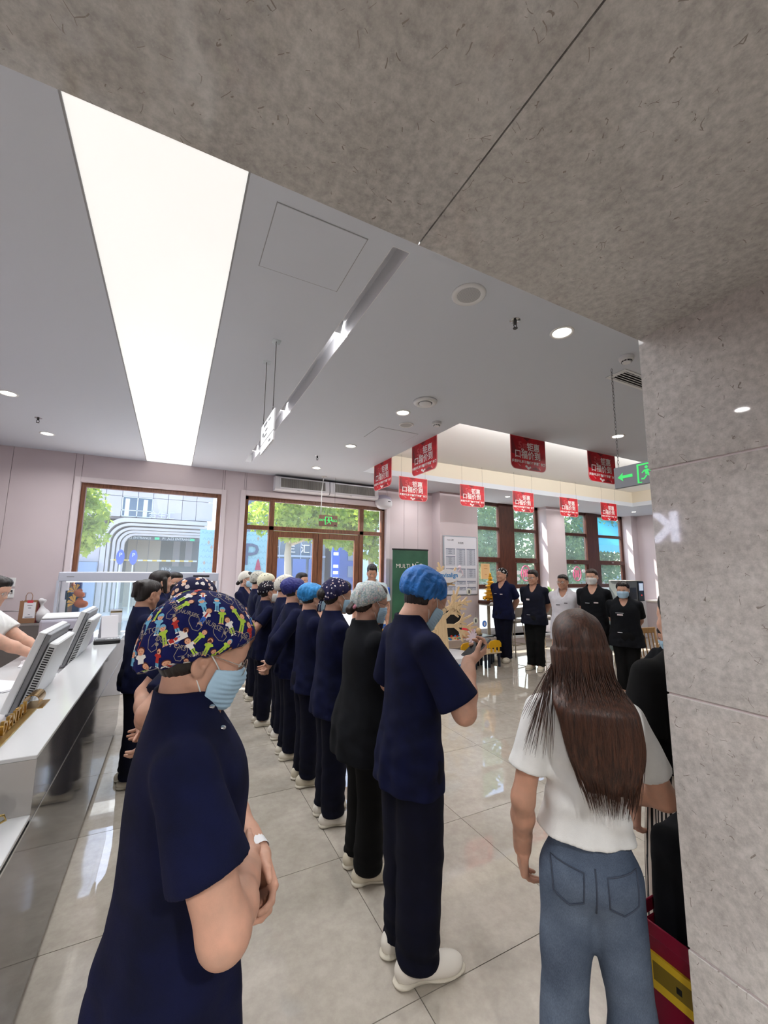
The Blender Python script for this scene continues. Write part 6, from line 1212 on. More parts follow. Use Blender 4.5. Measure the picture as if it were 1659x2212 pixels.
        s.topo = s.put(name, v.mesh(relax=2), m); return s.topo
    def trousers(s, m, w=1.0, hemz=0.066, name='trousers', h=None, seed=3, wrinkle=1.0, flare=0.0, relax=1):
        S, q, g, D = s.S, s.q, s.g, s.dz; h = h or 0.009*q; P = [[ell((0, -0.004*S, 0.505*S+D), V3(.102, .084, .085)*S*g), 0.03], [loft(np.array([.49, .53, .57, .605])*S+D, np.array([.100, .100, .094, .086])*S*g, np.array([.070, .064, .058, .052])*S*g, 0, -.003*S), .02]]
        for hip, kn, an, sd in s.leg:
            kn_ = kn+V3(0, -0.004, 0); an_ = V3(an[0], an[1]+0.004, hemz)
            P += [[cone(hip+V3(0, -0.006*S, -0.01), kn_, 0.063*S*g**.5*w**.5, 0.052*S*w), 0.035], [cone(kn_, an_, 0.052*S*w, (0.046+flare)*S*w), 0.012 if not s.sit else 0.02]]
        b = box_of(P, 0.02); b[0][2] = hemz-0.01; v = Vol(b[0], b[1], h).add(P, 0.02)
        w1 = waves(seed, 24, 0.006*wrinkle, (1, 1, .25)); w2 = waves(seed+2, 50, 0.003*wrinkle, (.6, .6, 1.1))
        v.disp(lambda X, Y, Z: w1(X, Y, Z)+w2(X, Y, Z)*np.clip(1.2-Z/(0.5*S), 0.3, 1)+0.004*wrinkle*np.sin(Z*95+X*20)*np.clip(1-(Z-hemz)/0.16, 0, 1))
        v.plane((0, 0, -1), -hemz, 0.006)
        X, Y, Z = v.all(); v.f = smax(v.f, -np.maximum(v.f+0.014, Z-hemz-0.035).astype(np.float32), 0.004)
        return s.put(name, v.mesh(relax=relax), m)
    def shoes(s, m, kind='sneaker', turn=8, only=None, sole='sole_white'):
        for hip, kn, an, sd in s.leg:
            L = 0.152*s.S; R = rotm(rz=-sd*turn); base = V3(an[0], an[1]-.026, 0); q = s.q
            y0 = -0.058; wd = 0.043
            P = [[ell((0, y0+0.045, 0.045), (0.036, 0.050, 0.048)), 0.02], [ell((0, y0+L*0.62, 0.034), (wd, L*0.40, 0.036)), 0.03], [ell((0, y0+L*0.80, 0.026), (wd*0.98, 0.058, 0.030)), 0.02]]
            if kind == 'croc': P = [[ell((0, y0+0.05, 0.035), (0.040, 0.055, 0.042)), 0.02], [ell((0, y0+L*0.68, 0.036), (0.052, L*0.36, 0.044)), 0.03], [ell((0, y0+L*0.86, 0.030), (0.050, 0.05, 0.038)), 0.02]]
            sc_ = s.S/1.66*(1 if s.fem else 1.08)
            P2 = [[(p[0][0], p[0][1]*sc_, p[0][2]*sc_, p[0][3]), p[1]] for p in P]; P2 = xf(P2, R, base)
            b = box_of(P2, 0.01); v = Vol(b[0], b[1], 0.006*max(q, .8)).add(P2, 0.02)
            ca = base+V3(0, 0.024, 0); v.cut([cone(ca+V3(0, 0, 0.075), ca+V3(0, 0, 0.2), 0.033*s.S/1.6)], 0.006); v.plane((0, 0, -1), -0.016, 0.004)
            up = s.put('shoe', v.mesh(), m)
            P3 = xf([[rbox((0, y0*sc_+L*sc_*0.5+0.006, 0.012), (0.020*sc_, L*sc_*0.5-0.012, 0.003), 0.009), 0.01], [ell((0, y0*sc_+L*0.72*sc_, 0.012), ((wd+0.006)*sc_, L*0.36*sc_, 0.0125)), 0.01], [ell((0, y0*sc_+0.04, 0.012), (0.040*sc_, 0.048*sc_, 0.0125)), 0.01]], R, base)
            b = box_of(P3, 0.006); v = Vol(b[0], b[1], 0.006*max(q, .8)).add(P3, 0.01).plane((0, 0, -1), -0.001, 0.002); s.put('sole', v.mesh(), MATS[sole], up)
            if kind == 'croc' and q <= 1.5:
                hb = MB()
                for i in range(9):
                    a = -1.25+2.5*i/8; pt = R @ V3(0.042*math.sin(a)*sc_, (y0+L*0.74+0.05*math.cos(a)*1.0)*sc_, 0.055*sc_)+base
                    hb.cyl(tuple(pt-V3(0, 0, .006)), tuple(pt+V3(0, 0, 0.012)), 0.0045, n=8)
                hb.build('vent_holes', MATS['rubber_dark'], up); up.children[-1]['kind'] = 'stuff'
            if kind == 'sneaker' and q <= 1.0:
                lb = MB()
                for i in range(5):
                    y = (y0+L*(0.50+0.06*i)); z = 0.079-0.0075*i
                    lb.tube([tuple(R @ (V3(x, y, z-abs(x)*0.5)*sc_)+base) for x in (-0.02, -0.01, 0, 0.01, 0.02)], 0.0028, 6)
                lb.build('laces', MATS['lace_white'], up, sm=True)
    # ---- head gear
    def hair(s, kind, m='hair_black', h=None, seed=0):
        q = s.q; h = h or 0.0055*q; M = MATS[m]
        P = [ell((0, -0.020, 0.042), (0.0805, 0.098, 0.087))]; C = []
        fr = [ell((0, 0.125, -0.020), (0.068, 0.085, 0.085))]            # face opening
        if kind in ('short', 'crew'):
            P += [[ell((0, 0.036, 0.092), (0.066, 0.058, 0.046)), 0.02], [ell((0, -0.03, 0.075), (0.076, 0.08, 0.068)), 0.02], [ell((0, -0.05, 0.0), (0.070, 0.052, 0.06)), 0.02]]
            C = fr; zc = -0.045; low = lambda X, Y, Z: None
        elif kind == 'under':      # only what peeks out below a cap
            P = [ell((0, -0.030, 0.0), (0.0765, 0.075, 0.068)), [ell((0, -0.056, -0.042), (0.040, 0.028, 0.026)), 0.02]]; C = [ell((0, 0.085, -0.02), (0.11, 0.10, 0.10))]; zc = -0.085
        elif kind in ('bun', 'tied', 'pony', 'claw'):
            P += [[ell((0, 0.035, 0.080), (0.062, 0.058, 0.045)), 0.02], [ell((0, -0.055, -0.005), (0.068, 0.052, 0.065)), 0.02]]
            C = fr+[ell((s_*0.082, 0.012, -0.015), (0.02, 0.035, 0.05)) for s_ in (-1, 1)]; zc = -0.075
            if kind == 'bun': P += [[ell((0, -0.125, 0.005), (0.045, 0.038, 0.045)), 0.01]]
            if kind == 'claw': P += [[ell((0, -0.095, 0.06), (0.045, 0.045, 0.05)), 0.012], [cone((0.03, -0.11, 0.08), (-0.03, -0.115, 0.075), 0.02, 0.017), 0.01], [cone((0, -0.11, 0.03), (0, -0.125, -0.02), 0.03, 0.018), 0.015]]
            if kind == 'tied': P += [[cone((0, -0.105, -0.02), (0.01, -0.135, -0.06), 0.03, 0.028), 0.015]]
            if kind == 'pony': P += [[cone((0, -0.11, -0.01), (0, -0.14, -0.12), 0.028, 0.022), 0.015], [cone((0, -0.14, -0.12), (0, -0.12, -0.21), 0.022, 0.012), 0.015]]
        elif kind == 'bob':
            P += [[ell((0, 0.035, 0.080), (0.068, 0.058, 0.045)), 0.02], [ell((0, -0.045, -0.045), (0.086, 0.068, 0.085)), 0.02]]
            P += [[cone((s_*0.072, 0.015, 0.03), (s_*0.078, 0.028, -0.10), 0.022, 0.018), 0.02] for s_ in (-1, 1)]; C = [ell((0, 0.135, -0.03), (0.062, 0.085, 0.10))]; zc = -0.14
        P = s.hprims(P); C = s.hprims(C); b = box_of(P, 0.02); v = Vol(b[0], b[1], h).add(P, 0.015).cut(C, 0.012)
        n = s.HR @ V3(0, 0.35, -1); n /= np.linalg.norm(n); v.plane(tuple(n), float(n @ s.hp((0, -0.06, zc))), 0.012)
        c = s.ht; gr = hair_groove(26, 0.0011 if kind == 'under' else 0.0022, seed=seed); v.disp(lambda X, Y, Z: gr(X-c[0], Y-c[1]+0.02, Z-c[2]))
        return s.put('hair', v.mesh(), M)
    def cap(s, m, kind='fitted', h=None, seed=0, puff=1.0, tail=False, back=0.0, name='scrub_cap'):
        q = s.q; h = h or 0.005*q
        if kind == 'bouffant':
            P = [ell((0, -0.030, 0.055), V3(0.100, 0.122, 0.083)*puff), [ell((0, -0.075, 0.03), V3(0.086, 0.074, 0.085)*puff), 0.04]]; nrm = V3(0, 0.42, -1); pt = (0, -0.01, 0.008); amp = 0.0045
        elif kind == 'big':
            P = [ell((0, -0.022, 0.052), V3(0.094, 0.112, 0.087)*puff), [ell((0, -0.072, 0.000), V3(0.080, 0.066, 0.082)*puff), 0.04], [ell((0, -0.078, -0.030), V3(0.062, 0.050, 0.05)*puff), 0.04]]; nrm = V3(0, 0.62, -1); pt = (0, -0.008, 0.006); amp = 0.0022
        else:
            P = [ell((0, -0.018, 0.048), V3(0.086, 0.104, 0.086)*puff), [ell((0, -0.065, 0.010+back), V3(0.074, 0.064, 0.072)*puff), 0.035]]; nrm = V3(0, 0.52, -1); pt = (0, -0.010, 0.010); amp = 0.0024
        P = s.hprims(P); b = box_of(P, 0.015); v = Vol(b[0], b[1], h).add(P, 0.02)
        n = s.HR @ (nrm/np.linalg.norm(nrm)); v.plane(tuple(n), float(n @ s.hp(pt)), 0.016); c = s.hp((0, -0.02, 0.03)); R = s.HR
        rs = np.random.RandomState(seed+3); fr = rs.randint(9, 26, 5); ph = rs.uniform(0, 6.28, 5); wv = waves(seed+20, 55, amp*0.8); wl = waves(seed+31, 24, amp)
        def dd(X, Y, Z):
            x, y, z = X-c[0], Y-c[1], Z-c[2]; u = R[0, 0]*x+R[1, 0]*y+R[2, 0]*z; w = R[0, 1]*x+R[1, 1]*y+R[2, 1]*z; t = R[0, 2]*x+R[1, 2]*y+R[2, 2]*z
            a = np.arctan2(u, w); return (sum(np.sin(a*f+p) for f, p in zip(fr, ph))/2.2*amp*np.clip(1.1-(t+0.6*w*0)/0.07, 0.05, 1.0)+wv(X, Y, Z)+wl(X, Y, Z))
        v.disp(dd); o = s.put(name, v.mesh(), m)
        if tail:
            t = MB()
            for sx in (-1, 1): t.tube([tuple(s.wp(s.hp(p))) for p in ((sx*.006, -.105, -.03), (sx*.018, -.125, -.045), (sx*.02, -.13, -.085), (sx*.03, -.127, -.12))], 0.005, 6)
            t.build('tie_strings', m, o, sm=True)
        s.capo = o; return o
    def mask(s, m='mask_blue', h=None, drop=0.0):
        q = s.q; h = h or min(0.0035*q, 0.0045); P = [ell((0, 0.030, -0.045-drop), (0.064, 0.066, 0.066)), [cone((0, 0.075, -0.012-drop), (0, 0.082, -0.085-drop), 0.024, 0.020), 0.035], [ell((0, 0.096, -0.030-drop), (0.016, 0.018, 0.018)), 0.02]]
        P = s.hprims(P); b = box_of(P, 0.014); v = Vol(b[0], b[1], h).add(P, 0.02).add(s.hprims(head_prims(s.fem)[:8]), 0.03); X, Y, Z = v.all(); R = s.HR; c = s.ht; hs = s.hs
        x, y, z = X-c[0], Y-c[1], Z-c[2]; u = (R[0, 0]*x+R[1, 0]*y+R[2, 0]*z)/hs; w = (R[0, 1]*x+R[1, 1]*y+R[2, 1]*z)/hs; t = (R[0, 2]*x+R[1, 2]*y+R[2, 2]*z)/hs
        t = t+drop; f = v.f-0.0042+0.0011*np.sin(t/0.0115*6.28)*np.clip((w-0.03)/0.03, 0, 1)
        f = np.maximum(f, -(v.f+0.003)); reg = np.maximum(np.maximum(0.022+0.15*np.abs(t+0.05)-w, t-(-0.004+0.16*(w-0.09))), -0.104-t)
        v.f = smax(f, reg.astype(np.float32), 0.002).astype(np.float32); o = s.put('face_mask', v.mesh(relax=1), MATS[m])
        for sd in (-1, 1):
            lp = MB(); e1, e2 = (sd*0.069, 0.036, -0.014-drop), (sd*0.062, 0.032, -0.090-drop); mid = [(sd*0.0755, 0.018, 0.002), (sd*0.0805, 0.000, 0.016), (sd*0.0815, -0.012, 0.022), (sd*0.078, -0.026, 0.010), (sd*0.0745, -0.020, -0.028), (sd*0.0715, 0.004, -0.056)]
            lp.tube([tuple(s.wp(s.hp(p))) for p in [e1]+mid+[e2]], 0.0017, 6)
            lp.build('ear_loop', MATS['lace_white'], o, sm=True)
        return o
    def glasses(s, m='glasses_metal', rim=0.0011, lens=True):
        b = MB()
        ring = lambda sd: [tuple(s.wp(s.hp((sd*0.033+0.0245*math.cos(a), 0.1005-abs(0.0245*math.cos(a)*sd+0.033*1)*0.10, 0.001+0.0195*math.sin(a))))) for a in np.linspace(0, 6.283, 25)[:-1]]
        for sd in (-1, 1):
            b.tube(ring(sd), rim, 6, closed=True); b.tube([tuple(s.wp(s.hp(p))) for p in ((sd*0.058, 0.094, 0.006), (sd*0.070, 0.078, 0.008), (sd*0.077, 0.03, 0.012), (sd*0.079, -0.014, 0.016))], rim, 6)
        b.tube([tuple(s.wp(s.hp(p))) for p in ((-0.009, 0.098, 0.003), (0, 0.101, 0.006), (0.009, 0.098, 0.003))], rim, 6)
        o = b.build('glasses', MATS[m], s.root, sm=True)
        if lens:
            for sd in (-1, 1): MB().poly(ring(sd)).build('lens', MATS['lens_glass'], o)
        return o
    def badge(s, x=0.06, z=0.70, w=0.07, h=0.02, m='badge_white', name='name_badge'):
        """flat tag on the chest, cast onto the top"""
        me = s.topo.data; bv = BVHTree.FromPolygons([v.co for v in me.vertices], [p.vertices[:] for p in me.polygons])
        hit = bv.ray_cast(Vector((x, 0.5, z*s.S+s.dz)), Vector((0, -1, 0)))[0]
        if hit is None: return
        n = Vector((x*2.0, 1, 0.15)).normalized(); xd = Vector((0, 0, 1)).cross(n).normalized(); M = frame_matrix(hit+n*0.005, xd, n.cross(xd))
        MB().box((-w/2, -h/2, -0.006), (w/2, h/2, 0.003), 0.001, M).build(name, MATS[m], s.root)
ARMS = {'side': dict(w=(.150, .02, .475), pole=(.5, -1, 0), d=(0, .15, -1), n=(-1, .1, 0)),
        'behind': dict(w=(.035, -.135, .515), pole=(1, -.8, 0), d=(-.8, -.05, -.6), n=(.15, -1, -.1), curl=(35, 40, 25)),
        'front': dict(w=(.045, .135, .505), pole=(1, -.5, -.2), d=(-.7, .25, -.65), n=(-.2, -1, .1), curl=(30, 35, 20)),
        'desk': dict(w=(.10, .26, .60), pole=(.6, -.3, -1), d=(-.1, 1, -.1), n=(0, -.1, -1), curl=(15, 25, 20))}
# ------------------------------------------------------------------ the people
mat('mask_black', (24, 24, 28), .8); mat('snap_metal', (190, 190, 195), .2, 1.0); mat('band_pink', (196, 128, 146), .7); mat('phone_grey', (96, 98, 106), .3); mat('phone_lens', (30, 30, 34), .15); mat('cuff_white', (224, 226, 230), .5)
LEGS = dict()
def dressed(p, top='navy', pants='navy_dark', shoe='shoe_white', kind='sneaker', neck='round', **k):
    p.top(MATS[top], neck=neck, **k); p.trousers(MATS[pants], w=0.98, seed=int(abs(p.loc[1])*7)+2); p.shoes(MATS[shoe], kind); return p
# --- foreground: person with the cartoon cap
FA = {1: dict(w=(.020, .090, .600), pole=(1.0, -.1, -.35), d=(-.80, .35, -.35), n=(-.4, -.9, -.1), curl=(35, 40, 25)), 0: dict(w=(.020, .112, .585), pole=(1.0, -.1, -.35), d=(-.75, .2, -.55), n=(-.2, -.9, .1), curl=(30, 35, 20))}
p = A = Person('person in loose navy scrubs and a cartoon-print cap, nearest the camera at left', .072, 1.15, -2, S=1.592, q=.62, pitch=20, yaw=4, girth=1.06, armdef=FA, skinc='skin', headfwd=-.014, headscale=1.01, drop=.030)
p.top(MATS['navy'], neck='round', hem=.42, ease=.99, flare=.004, sleeve=.66, sleeve_w=1.02, wrinkle=.9, seed=11, h=.0058); p.trousers(MATS['navy_dark'], w=1.0); p.shoes(MATS['shoe_white'])
p.hair('under', h=.0035); p.cap(MATS['cap_print_ground'], 'big', h=.0040, puff=1.13, seed=4); p.mask(h=.0024); p.glasses(rim=.0012)
for k, (x, z) in enumerate(((.055, .835), (.066, .818))):
    me = p.topo.data; bv = BVHTree.FromPolygons([v.co for v in me.vertices], [f.vertices[:] for f in me.polygons]); h = bv.ray_cast(Vector((.075+.012*k, .035+.026*k, 2)), Vector((0, 0, -1)))
    if h[0]: MB().sph(tuple(h[0]+h[1]*.002), .0085, 14, sc=(1, 1, .6)).build('snap_button', MATS['snap_metal'], p.root, sm=True)
w = A.arm[0]; ax = w[2]-w[1]; ax /= np.linalg.norm(ax); c = w[2]-ax*.03; BXc = MB().cyl(tuple(c-ax*.02), tuple(c+ax*.02), .034, n=20, cap=False).build('paper_wristband', MATS['cuff_white'], p.root, sm=True)
# printed figures, stethoscopes and words on the cap
def print_cap(P):
    o = P.capo; me = o.data; bv = BVHTree.FromPolygons([v.co for v in me.vertices], [f.vertices[:] for f in me.polygons]); ctr = Vector(P.wp(P.hp((0, -.03, .035)))); HR = Matrix(P.HR.tolist())
    cols = [('print_skin', (226, 170, 140)), ('print_lime', (176, 206, 76)), ('print_sky', (116, 180, 216)), ('print_white', (236, 234, 232)), ('print_red', (178, 52, 48)), ('print_brown', (92, 50, 42)), ('print_royal', (58, 100, 186)), ('print_grey', (206, 204, 190))]
    ms = [mat(n, c, .8, spec=.2) for n, c in cols]; SK, LI, SKY, WH, RE, BR, RO, GR = range(8); V = []; Fc = []; MI = []
    def mapper(az, el, rot, dz=.0009):
        d0 = HR @ Vector((math.sin(az)*math.cos(el), math.cos(az)*math.cos(el), math.sin(el))); up = (HR @ Vector((0, -.25, 1))); tx = up.cross(d0).normalized(); ty = d0.cross(tx).normalized()
        cr, sr = math.cos(rot), math.sin(rot)
        def f(u, v, lift=0.0):
            a, b = u*cr-v*sr, u*sr+v*cr; dr = (d0*.115+tx*a+ty*b).normalized(); h = bv.ray_cast(ctr+dr*.3, -dr)
            if h[0] is None: return None
            return h[0]+h[1]*(dz+lift)
        return f
    def poly(f, pts, mi, lift=0.0):
        q = [f(u, v, lift) for u, v in pts]
        if any(x is None for x in q): return
        n = len(V); V.extend(q); Fc.append(list(range(n, n+len(q)))); MI.append(mi)
    disc = lambda cx, cy, r, n=10, a0=0, a1=6.283: [(cx+r*math.cos(a0+(a1-a0)*k/n), cy+r*math.sin(a0+(a1-a0)*k/n)) for k in range(n)]
    def figure(f, s, kind):
        S = lambda pts: [(u*s, v*s) for u, v in pts]; body, hair, leg = ((LI, SKY, LI), (SKY, SKY, SKY), (WH, BR, RO), (RE, BR, SKY), (LI, BR, LI), (WH, BR, LI))[kind]
        for sx in (-1, 1): poly(f, S([(sx*.05, -.15), (sx*.26, -.02), (sx*.20, .10), (sx*.04, .08)][::sx]), body, .0003)
        for sx in (-1, 1): poly(f, S([(sx*.02, -.20), (sx*.02, -.62), (sx*.13, -.62), (sx*.12, -.20)][::-sx]), leg, .0002); poly(f, S([(sx*.02, -.62), (sx*.02, -.70), (sx*.18, -.70), (sx*.13, -.62)][::-sx]), WH if kind % 2 else SK, .0002)
        poly(f, S([(-.13, -.26), (.13, -.26), (.12, .13), (-.12, .13)]), body, .0004)
        if kind in (2, 3): poly(f, S([(-.14, -.40), (.14, -.40), (.11, -.2), (-.11, -.2)]), RO if kind == 2 else RE, .0005); poly(f, S([(-.05, -.2), (.05, -.2), (.04, .12), (-.04, .12)]), RE, .0006)
        poly(f, S(disc(0, .27, .185, 12)), hair, .0004); poly(f, S(disc(0, .235, .155, 12)), SK, .0006)
        if kind in (0, 1): poly(f, S(disc(0, .27, .175, 8, 0.15, 3.5)), SKY, .0008)
        for sx in (-1, 1): poly(f, S(disc(sx*.06, .25, .018, 6)), BR, .0010)
        poly(f, S([(-.05, .17), (.05, .17), (.03, .15), (-.03, .15)]), RE, .0010)
    def strokes(f, pts, w, mi):
        for (a, b) in zip(pts[:-1], pts[1:]):
            dx, dy = b[0]-a[0], b[1]-a[1]; L = math.hypot(dx, dy) or 1; nx, ny = -dy/L*w, dx/L*w; poly(f, [(a[0]-nx, a[1]-ny), (b[0]-nx, b[1]-ny), (b[0]+nx, b[1]+ny), (a[0]+nx, a[1]+ny)], mi, .0003)
    rs = random.Random(21); N = 165; wi = 0
    for i in range(N):
        el = math.asin(1-2*(i+.5)/N*.93); az = i*2.39996; f = mapper(az, el, rs.uniform(-.7, .7)); k = i % 5
        if k in (0, 2): figure(f, .041*rs.uniform(.9, 1.1), rs.randrange(6))
        elif k == 4: figure(f, .034, rs.randrange(6))
        elif k == 1:
            arc = [(.011*math.cos(a), .011+.013*math.sin(a)) for a in np.linspace(-.3, 3.6, 15)]; strokes(f, arc, .0006, GR); strokes(f, [(-.011, .007), (-.006, -.010), (.004, -.016), (.013, -.010), (.012, -.002)], .0006, GR); poly(f, disc(.012, .0, .0036, 8), GR, .0005); strokes(f, [(.011, .006), (.002, -.006)], .0006, GR)
        else:
            tm_ = text_mesh(('DOCTORS', 'NURSES', 'NURSE', 'DOCTOR')[wi % 4], .0155 if wi % 3 else .0125, 0.0, bold=.0001); wi += 1
            vs_ = [f(v.co.x, v.co.y, .0003) for v in tm_.vertices]
            for pg in tm_.polygons:
                q = [vs_[j] for j in pg.vertices]
                if all(x is not None for x in q): n = len(V); V.extend(q); Fc.append(list(range(n, n+len(q)))); MI.append(GR)
            bpy.data.meshes.remove(tm_)
    me2 = bpy.data.meshes.new('printed_figures'); me2.from_pydata([tuple(v) for v in V], [], Fc); x = link('printed_figures', me2, ms, o); me2.polygons.foreach_set('material_index', MI); tag(x, kind='stuff')
    # little cloth flag sewn at the back
    f = mapper(2.05, -.02, .55, .0018); b = MB(); q = lambda *p: b.poly([f(u, v, l) for u, v, l in p])
    b.mi = 0; q((-.020, -.006, 0), (.020, -.006, 0), (.020, .006, 0), (-.020, .006, 0))
    for k, (u0, u1) in enumerate(((-.018, -.010), (-.008, -.002), (.0, .006), (.008, .016))): b.mi = 1 if k < 2 else 2; q((u0, -.004, .0005), (u1, -.004, .0005), (u1, .004, .0005), (u0, .004, .0005))
    b.build('cloth_flag', [MATS['print_white'], MATS['print_red'], MATS['print_royal']], o)
print_cap(A)
# --- right row, nearest first
PH = {1: dict(w=(.075, .135, .735), pole=(.75, -.55, -.9), d=(-.22, .82, .40), n=(-.10, -.48, .86), curl=(38, 50, 35), thumb=.75), 0: dict(w=(.10, .14, .60), pole=(.8, -.4, -.8), d=(-.5, .8, .1), n=(-.3, -.3, .9), curl=(40, 40, 25))}
p = B = Person('person in navy scrubs and a bright blue disposable cap, looking down at a phone', 1.045, 1.745, -3, S=1.70, fem=False, q=.72, pitch=33, yaw=6, headfwd=.030, armdef=PH, skinc='skin', girth=.90, lean=.02, chub=1.0)
p.top(MATS['navy'], neck='round', hem=.425, sleeve=.86, sleeve_w=1.12, ease=1.02, seed=2, h=.0062, flare=.004); p.trousers(MATS['navy_dark'], w=1.04, seed=8, h=.0075, wrinkle=1.2); p.shoes(MATS['shoe_white'])
p.hair('under'); p.cap(MATS['bouffant_blue'], 'bouffant', h=.0045, puff=1.0, seed=7); p.mask(h=.003); p.glasses()
def hold_phone(P):
    sh, el, wr, d, n, sd, *_ = P.arm[1]; d = d/np.linalg.norm(d); n = n-d*(n @ d); n /= np.linalg.norm(n); t = np.cross(d, n)*sd; R = P.root.matrix_basis
    y = V3(-.12, .84, .50); y /= np.linalg.norm(y); nn = V3(.12, -.50, .86); nn = nn-y*(nn @ y); nn /= np.linalg.norm(nn); x = np.cross(y, nn)
    c = P.wp(wr+d*.085+n*.026); M = R @ frame_matrix(c, x, y)
    b = MB().box((-.037, -.076, -.004), (.037, .076, .004), .0035, seg=2); o = b.build('phone', MATS['phone_grey']); o.matrix_world = M; tag(o, 'grey smartphone held in the hand of the person in the blue cap', 'phone')
    BX('camera_block', (-.030, .038, -.0062), (-.006, .068, -.004), MATS['phone_lens'], o, .002); BX('screen', (-.034, -.072, .004), (.034, .072, .0046), MATS['screen_dark'], o)
hold_phone(B)
p = C_ = Person('person in black scrubs and a pale floral cap with a pink hair band', 1.085, 2.325, -2, S=1.60, q=.85, pitch=12, yaw=4, arms=('front', 'front'), girth=1.04)
p.top(MATS['black_cloth'], neck='round', hem=.40, ease=1.10, flare=.022, sleeve=.90, sleeve_w=1.2, seed=5, wrinkle=.8); p.trousers(MATS['black_plain'], w=1.02, seed=4); p.shoes(MATS['shoe_cream']); p.hair('tied', 'hair_dark'); p.cap(MATS['cap_floral'], 'fitted', puff=1.05, seed=3, back=-.005); p.mask('mask_blue'); p.glasses('glasses_dark')
c = p.hp((.002, -.112, -.035)); MB().tube([tuple(p.wp(p.hp((.033*math.cos(a), -.118+.012*math.sin(a), -.036+.018*math.sin(a))))) for a in np.linspace(0, 6.283, 17)[:-1]], .011, 8, closed=True).build('hair_band', MATS['band_pink'], p.root, sm=True)
MB().tube([tuple(p.wp(p.ht+V3(.058*math.cos(a), -.035+.062*math.sin(a), -.118-.022*math.sin(a)))) for a in np.linspace(0, 6.283, 25)[:-1]], .0022, 6, closed=True).build('neck_cord', MATS['glasses_dark'], p.root, sm=True)
p = Person('person in navy scrubs and a navy cap with small white rabbits', 1.085, 2.885, -2, S=1.605, q=.95, pitch=8, yaw=3, arms=('front', 'front'), girth=1.0); dressed(p, shoe='shoe_white', hem=.43, seed=6, ease=1.03); p.hair('bun'); p.cap(MATS['cap_navy_bunny'], 'fitted', puff=1.05, seed=9, tail=True); p.mask(); p.glasses()
p = Person('person in navy scrubs and a sky-blue disposable cap, fourth in the row', 1.08, 3.44, 0, S=1.56, fem=False, q=1.05, pitch=6, yaw=4, arms=('front', 'front'), headscale=.98); dressed(p, shoe='shoe_cream', seed=7); p.hair('under'); p.cap(MATS['bouffant_sky'], 'bouffant', puff=.93, seed=2); p.mask(); p.glasses('glasses_dark', lens=False)
LB = {0: dict(w=(-.02, -.150, .50), pole=(1, -.9, 0), d=(-.7, -.2, -.5), n=(.2, -1, -.1), curl=(40, 45, 25)), 1: dict(w=(.06, -.145, .525), pole=(1, -.9, 0), d=(-.75, -.2, -.5), n=(.15, -1, -.1), curl=(40, 45, 25))}
p = Person('person in long-sleeved navy scrubs and a dark blue disposable cap, hands behind back', 1.07, 3.955, 0, S=1.585, fem=False, q=1.05, pitch=5, armdef=LB, headscale=.98); p.top(MATS['navy'], neck='round', long=True, hem=.44, seed=8, wrinkle=1.3); p.trousers(MATS['navy_dark'], seed=5); p.shoes(MATS['croc_white'], 'croc'); p.hair('under'); p.cap(MATS['bouffant_navy'], 'bouffant', puff=.94, seed=5); p.mask('mask_white')
p = Person('person in navy scrubs and an off-white leaf-print cap', 1.10, 4.44, 0, S=1.605, fem=False, q=1.2, pitch=4, arms=('front', 'front'), headscale=.98); dressed(p, seed=9); p.hair('under'); p.cap(MATS['cap_leaf'], 'fitted', puff=1.07, seed=6); p.mask('mask_white')
p = Person('shorter person in navy scrubs and a dark polka cap, bare arms behind back', 1.0, 4.86, 2, S=1.535, q=1.1, pitch=5, armdef=LB, skinc='skin_tan'); dressed(p, shoe='croc_white', kind='croc', seed=10, sleeve=.62); p.hair('under'); p.cap(MATS['cap_polka'], 'fitted', puff=1.02, seed=8); p.mask('mask_white')
p = Person('person in navy scrubs and a cream cap with green sprigs', 1.08, 5.33, 0, S=1.615, fem=False, q=1.3, pitch=3, arms=('front', 'front'), headscale=.98); dressed(p, seed=11); p.hair('under'); p.cap(MATS['cap_cream'], 'fitted', puff=1.06, seed=10); p.mask('mask_white')
p = Person('person in navy scrubs and a grey striped cap, ninth in the row', 1.06, 5.80, 0, S=1.635, fem=False, q=1.35, pitch=3, arms=('front', 'front'), headscale=.98); dressed(p, seed=12, shoe='croc_white', kind='croc'); p.hair('under'); p.cap(MATS['cap_grey'], 'fitted', puff=1.06, seed=12)
p = Person('masked person in navy scrubs and a white cap at the far end of the row', 1.03, 6.62, -38, S=1.63, q=1.2, pitch=2, yaw=6, arms=('front', 'front')); dressed(p, neck='v', seed=13); p.hair('tied'); p.cap(MATS['cap_white'], 'fitted', puff=1.05, seed=13); p.mask(); p.glasses('glasses_dark', lens=False); p.badge(-.05, .73, .06, .018)
# --- near the counter
p = Person('person in navy scrubs and a navy cap with animal faces, hands clasped behind back', .115, 2.32, 4, S=1.62, q=.95, pitch=4, yaw=10, armdef={0: dict(w=(-.02, -.108, .575), pole=(1, -.35, 0), d=(-.8, -.05, -.6), n=(.2, -1, -.1), curl=(40, 45, 25)), 1: dict(w=(.05, -.105, .60), pole=(1, -.35, 0), d=(-.8, -.05, -.6), n=(.15, -1, -.1), curl=(40, 45, 25))}); dressed(p, seed=14); p.hair('under'); p.cap(MATS['cap_navy_animals'], 'fitted', puff=1.03, seed=15); p.mask()
p = Person('person in navy scrubs with black hair pinned up, back against the counter', -.175, 4.02, 12, S=1.575, q=1.0, pitch=10, yaw=26, arms=('front', 'front'), girth=1.02, skinc='skin_tan'); dressed(p, shoe='croc_white', kind='croc', seed=15); p.hair('claw', h=.005)
p = Person('person with a dark bob behind the pinned-hair person, in navy scrubs', -.10, 5.02, 25, S=1.645, q=1.3, pitch=0, yaw=-5, arms=('front', 'front')); dressed(p, seed=16); p.hair('bob')
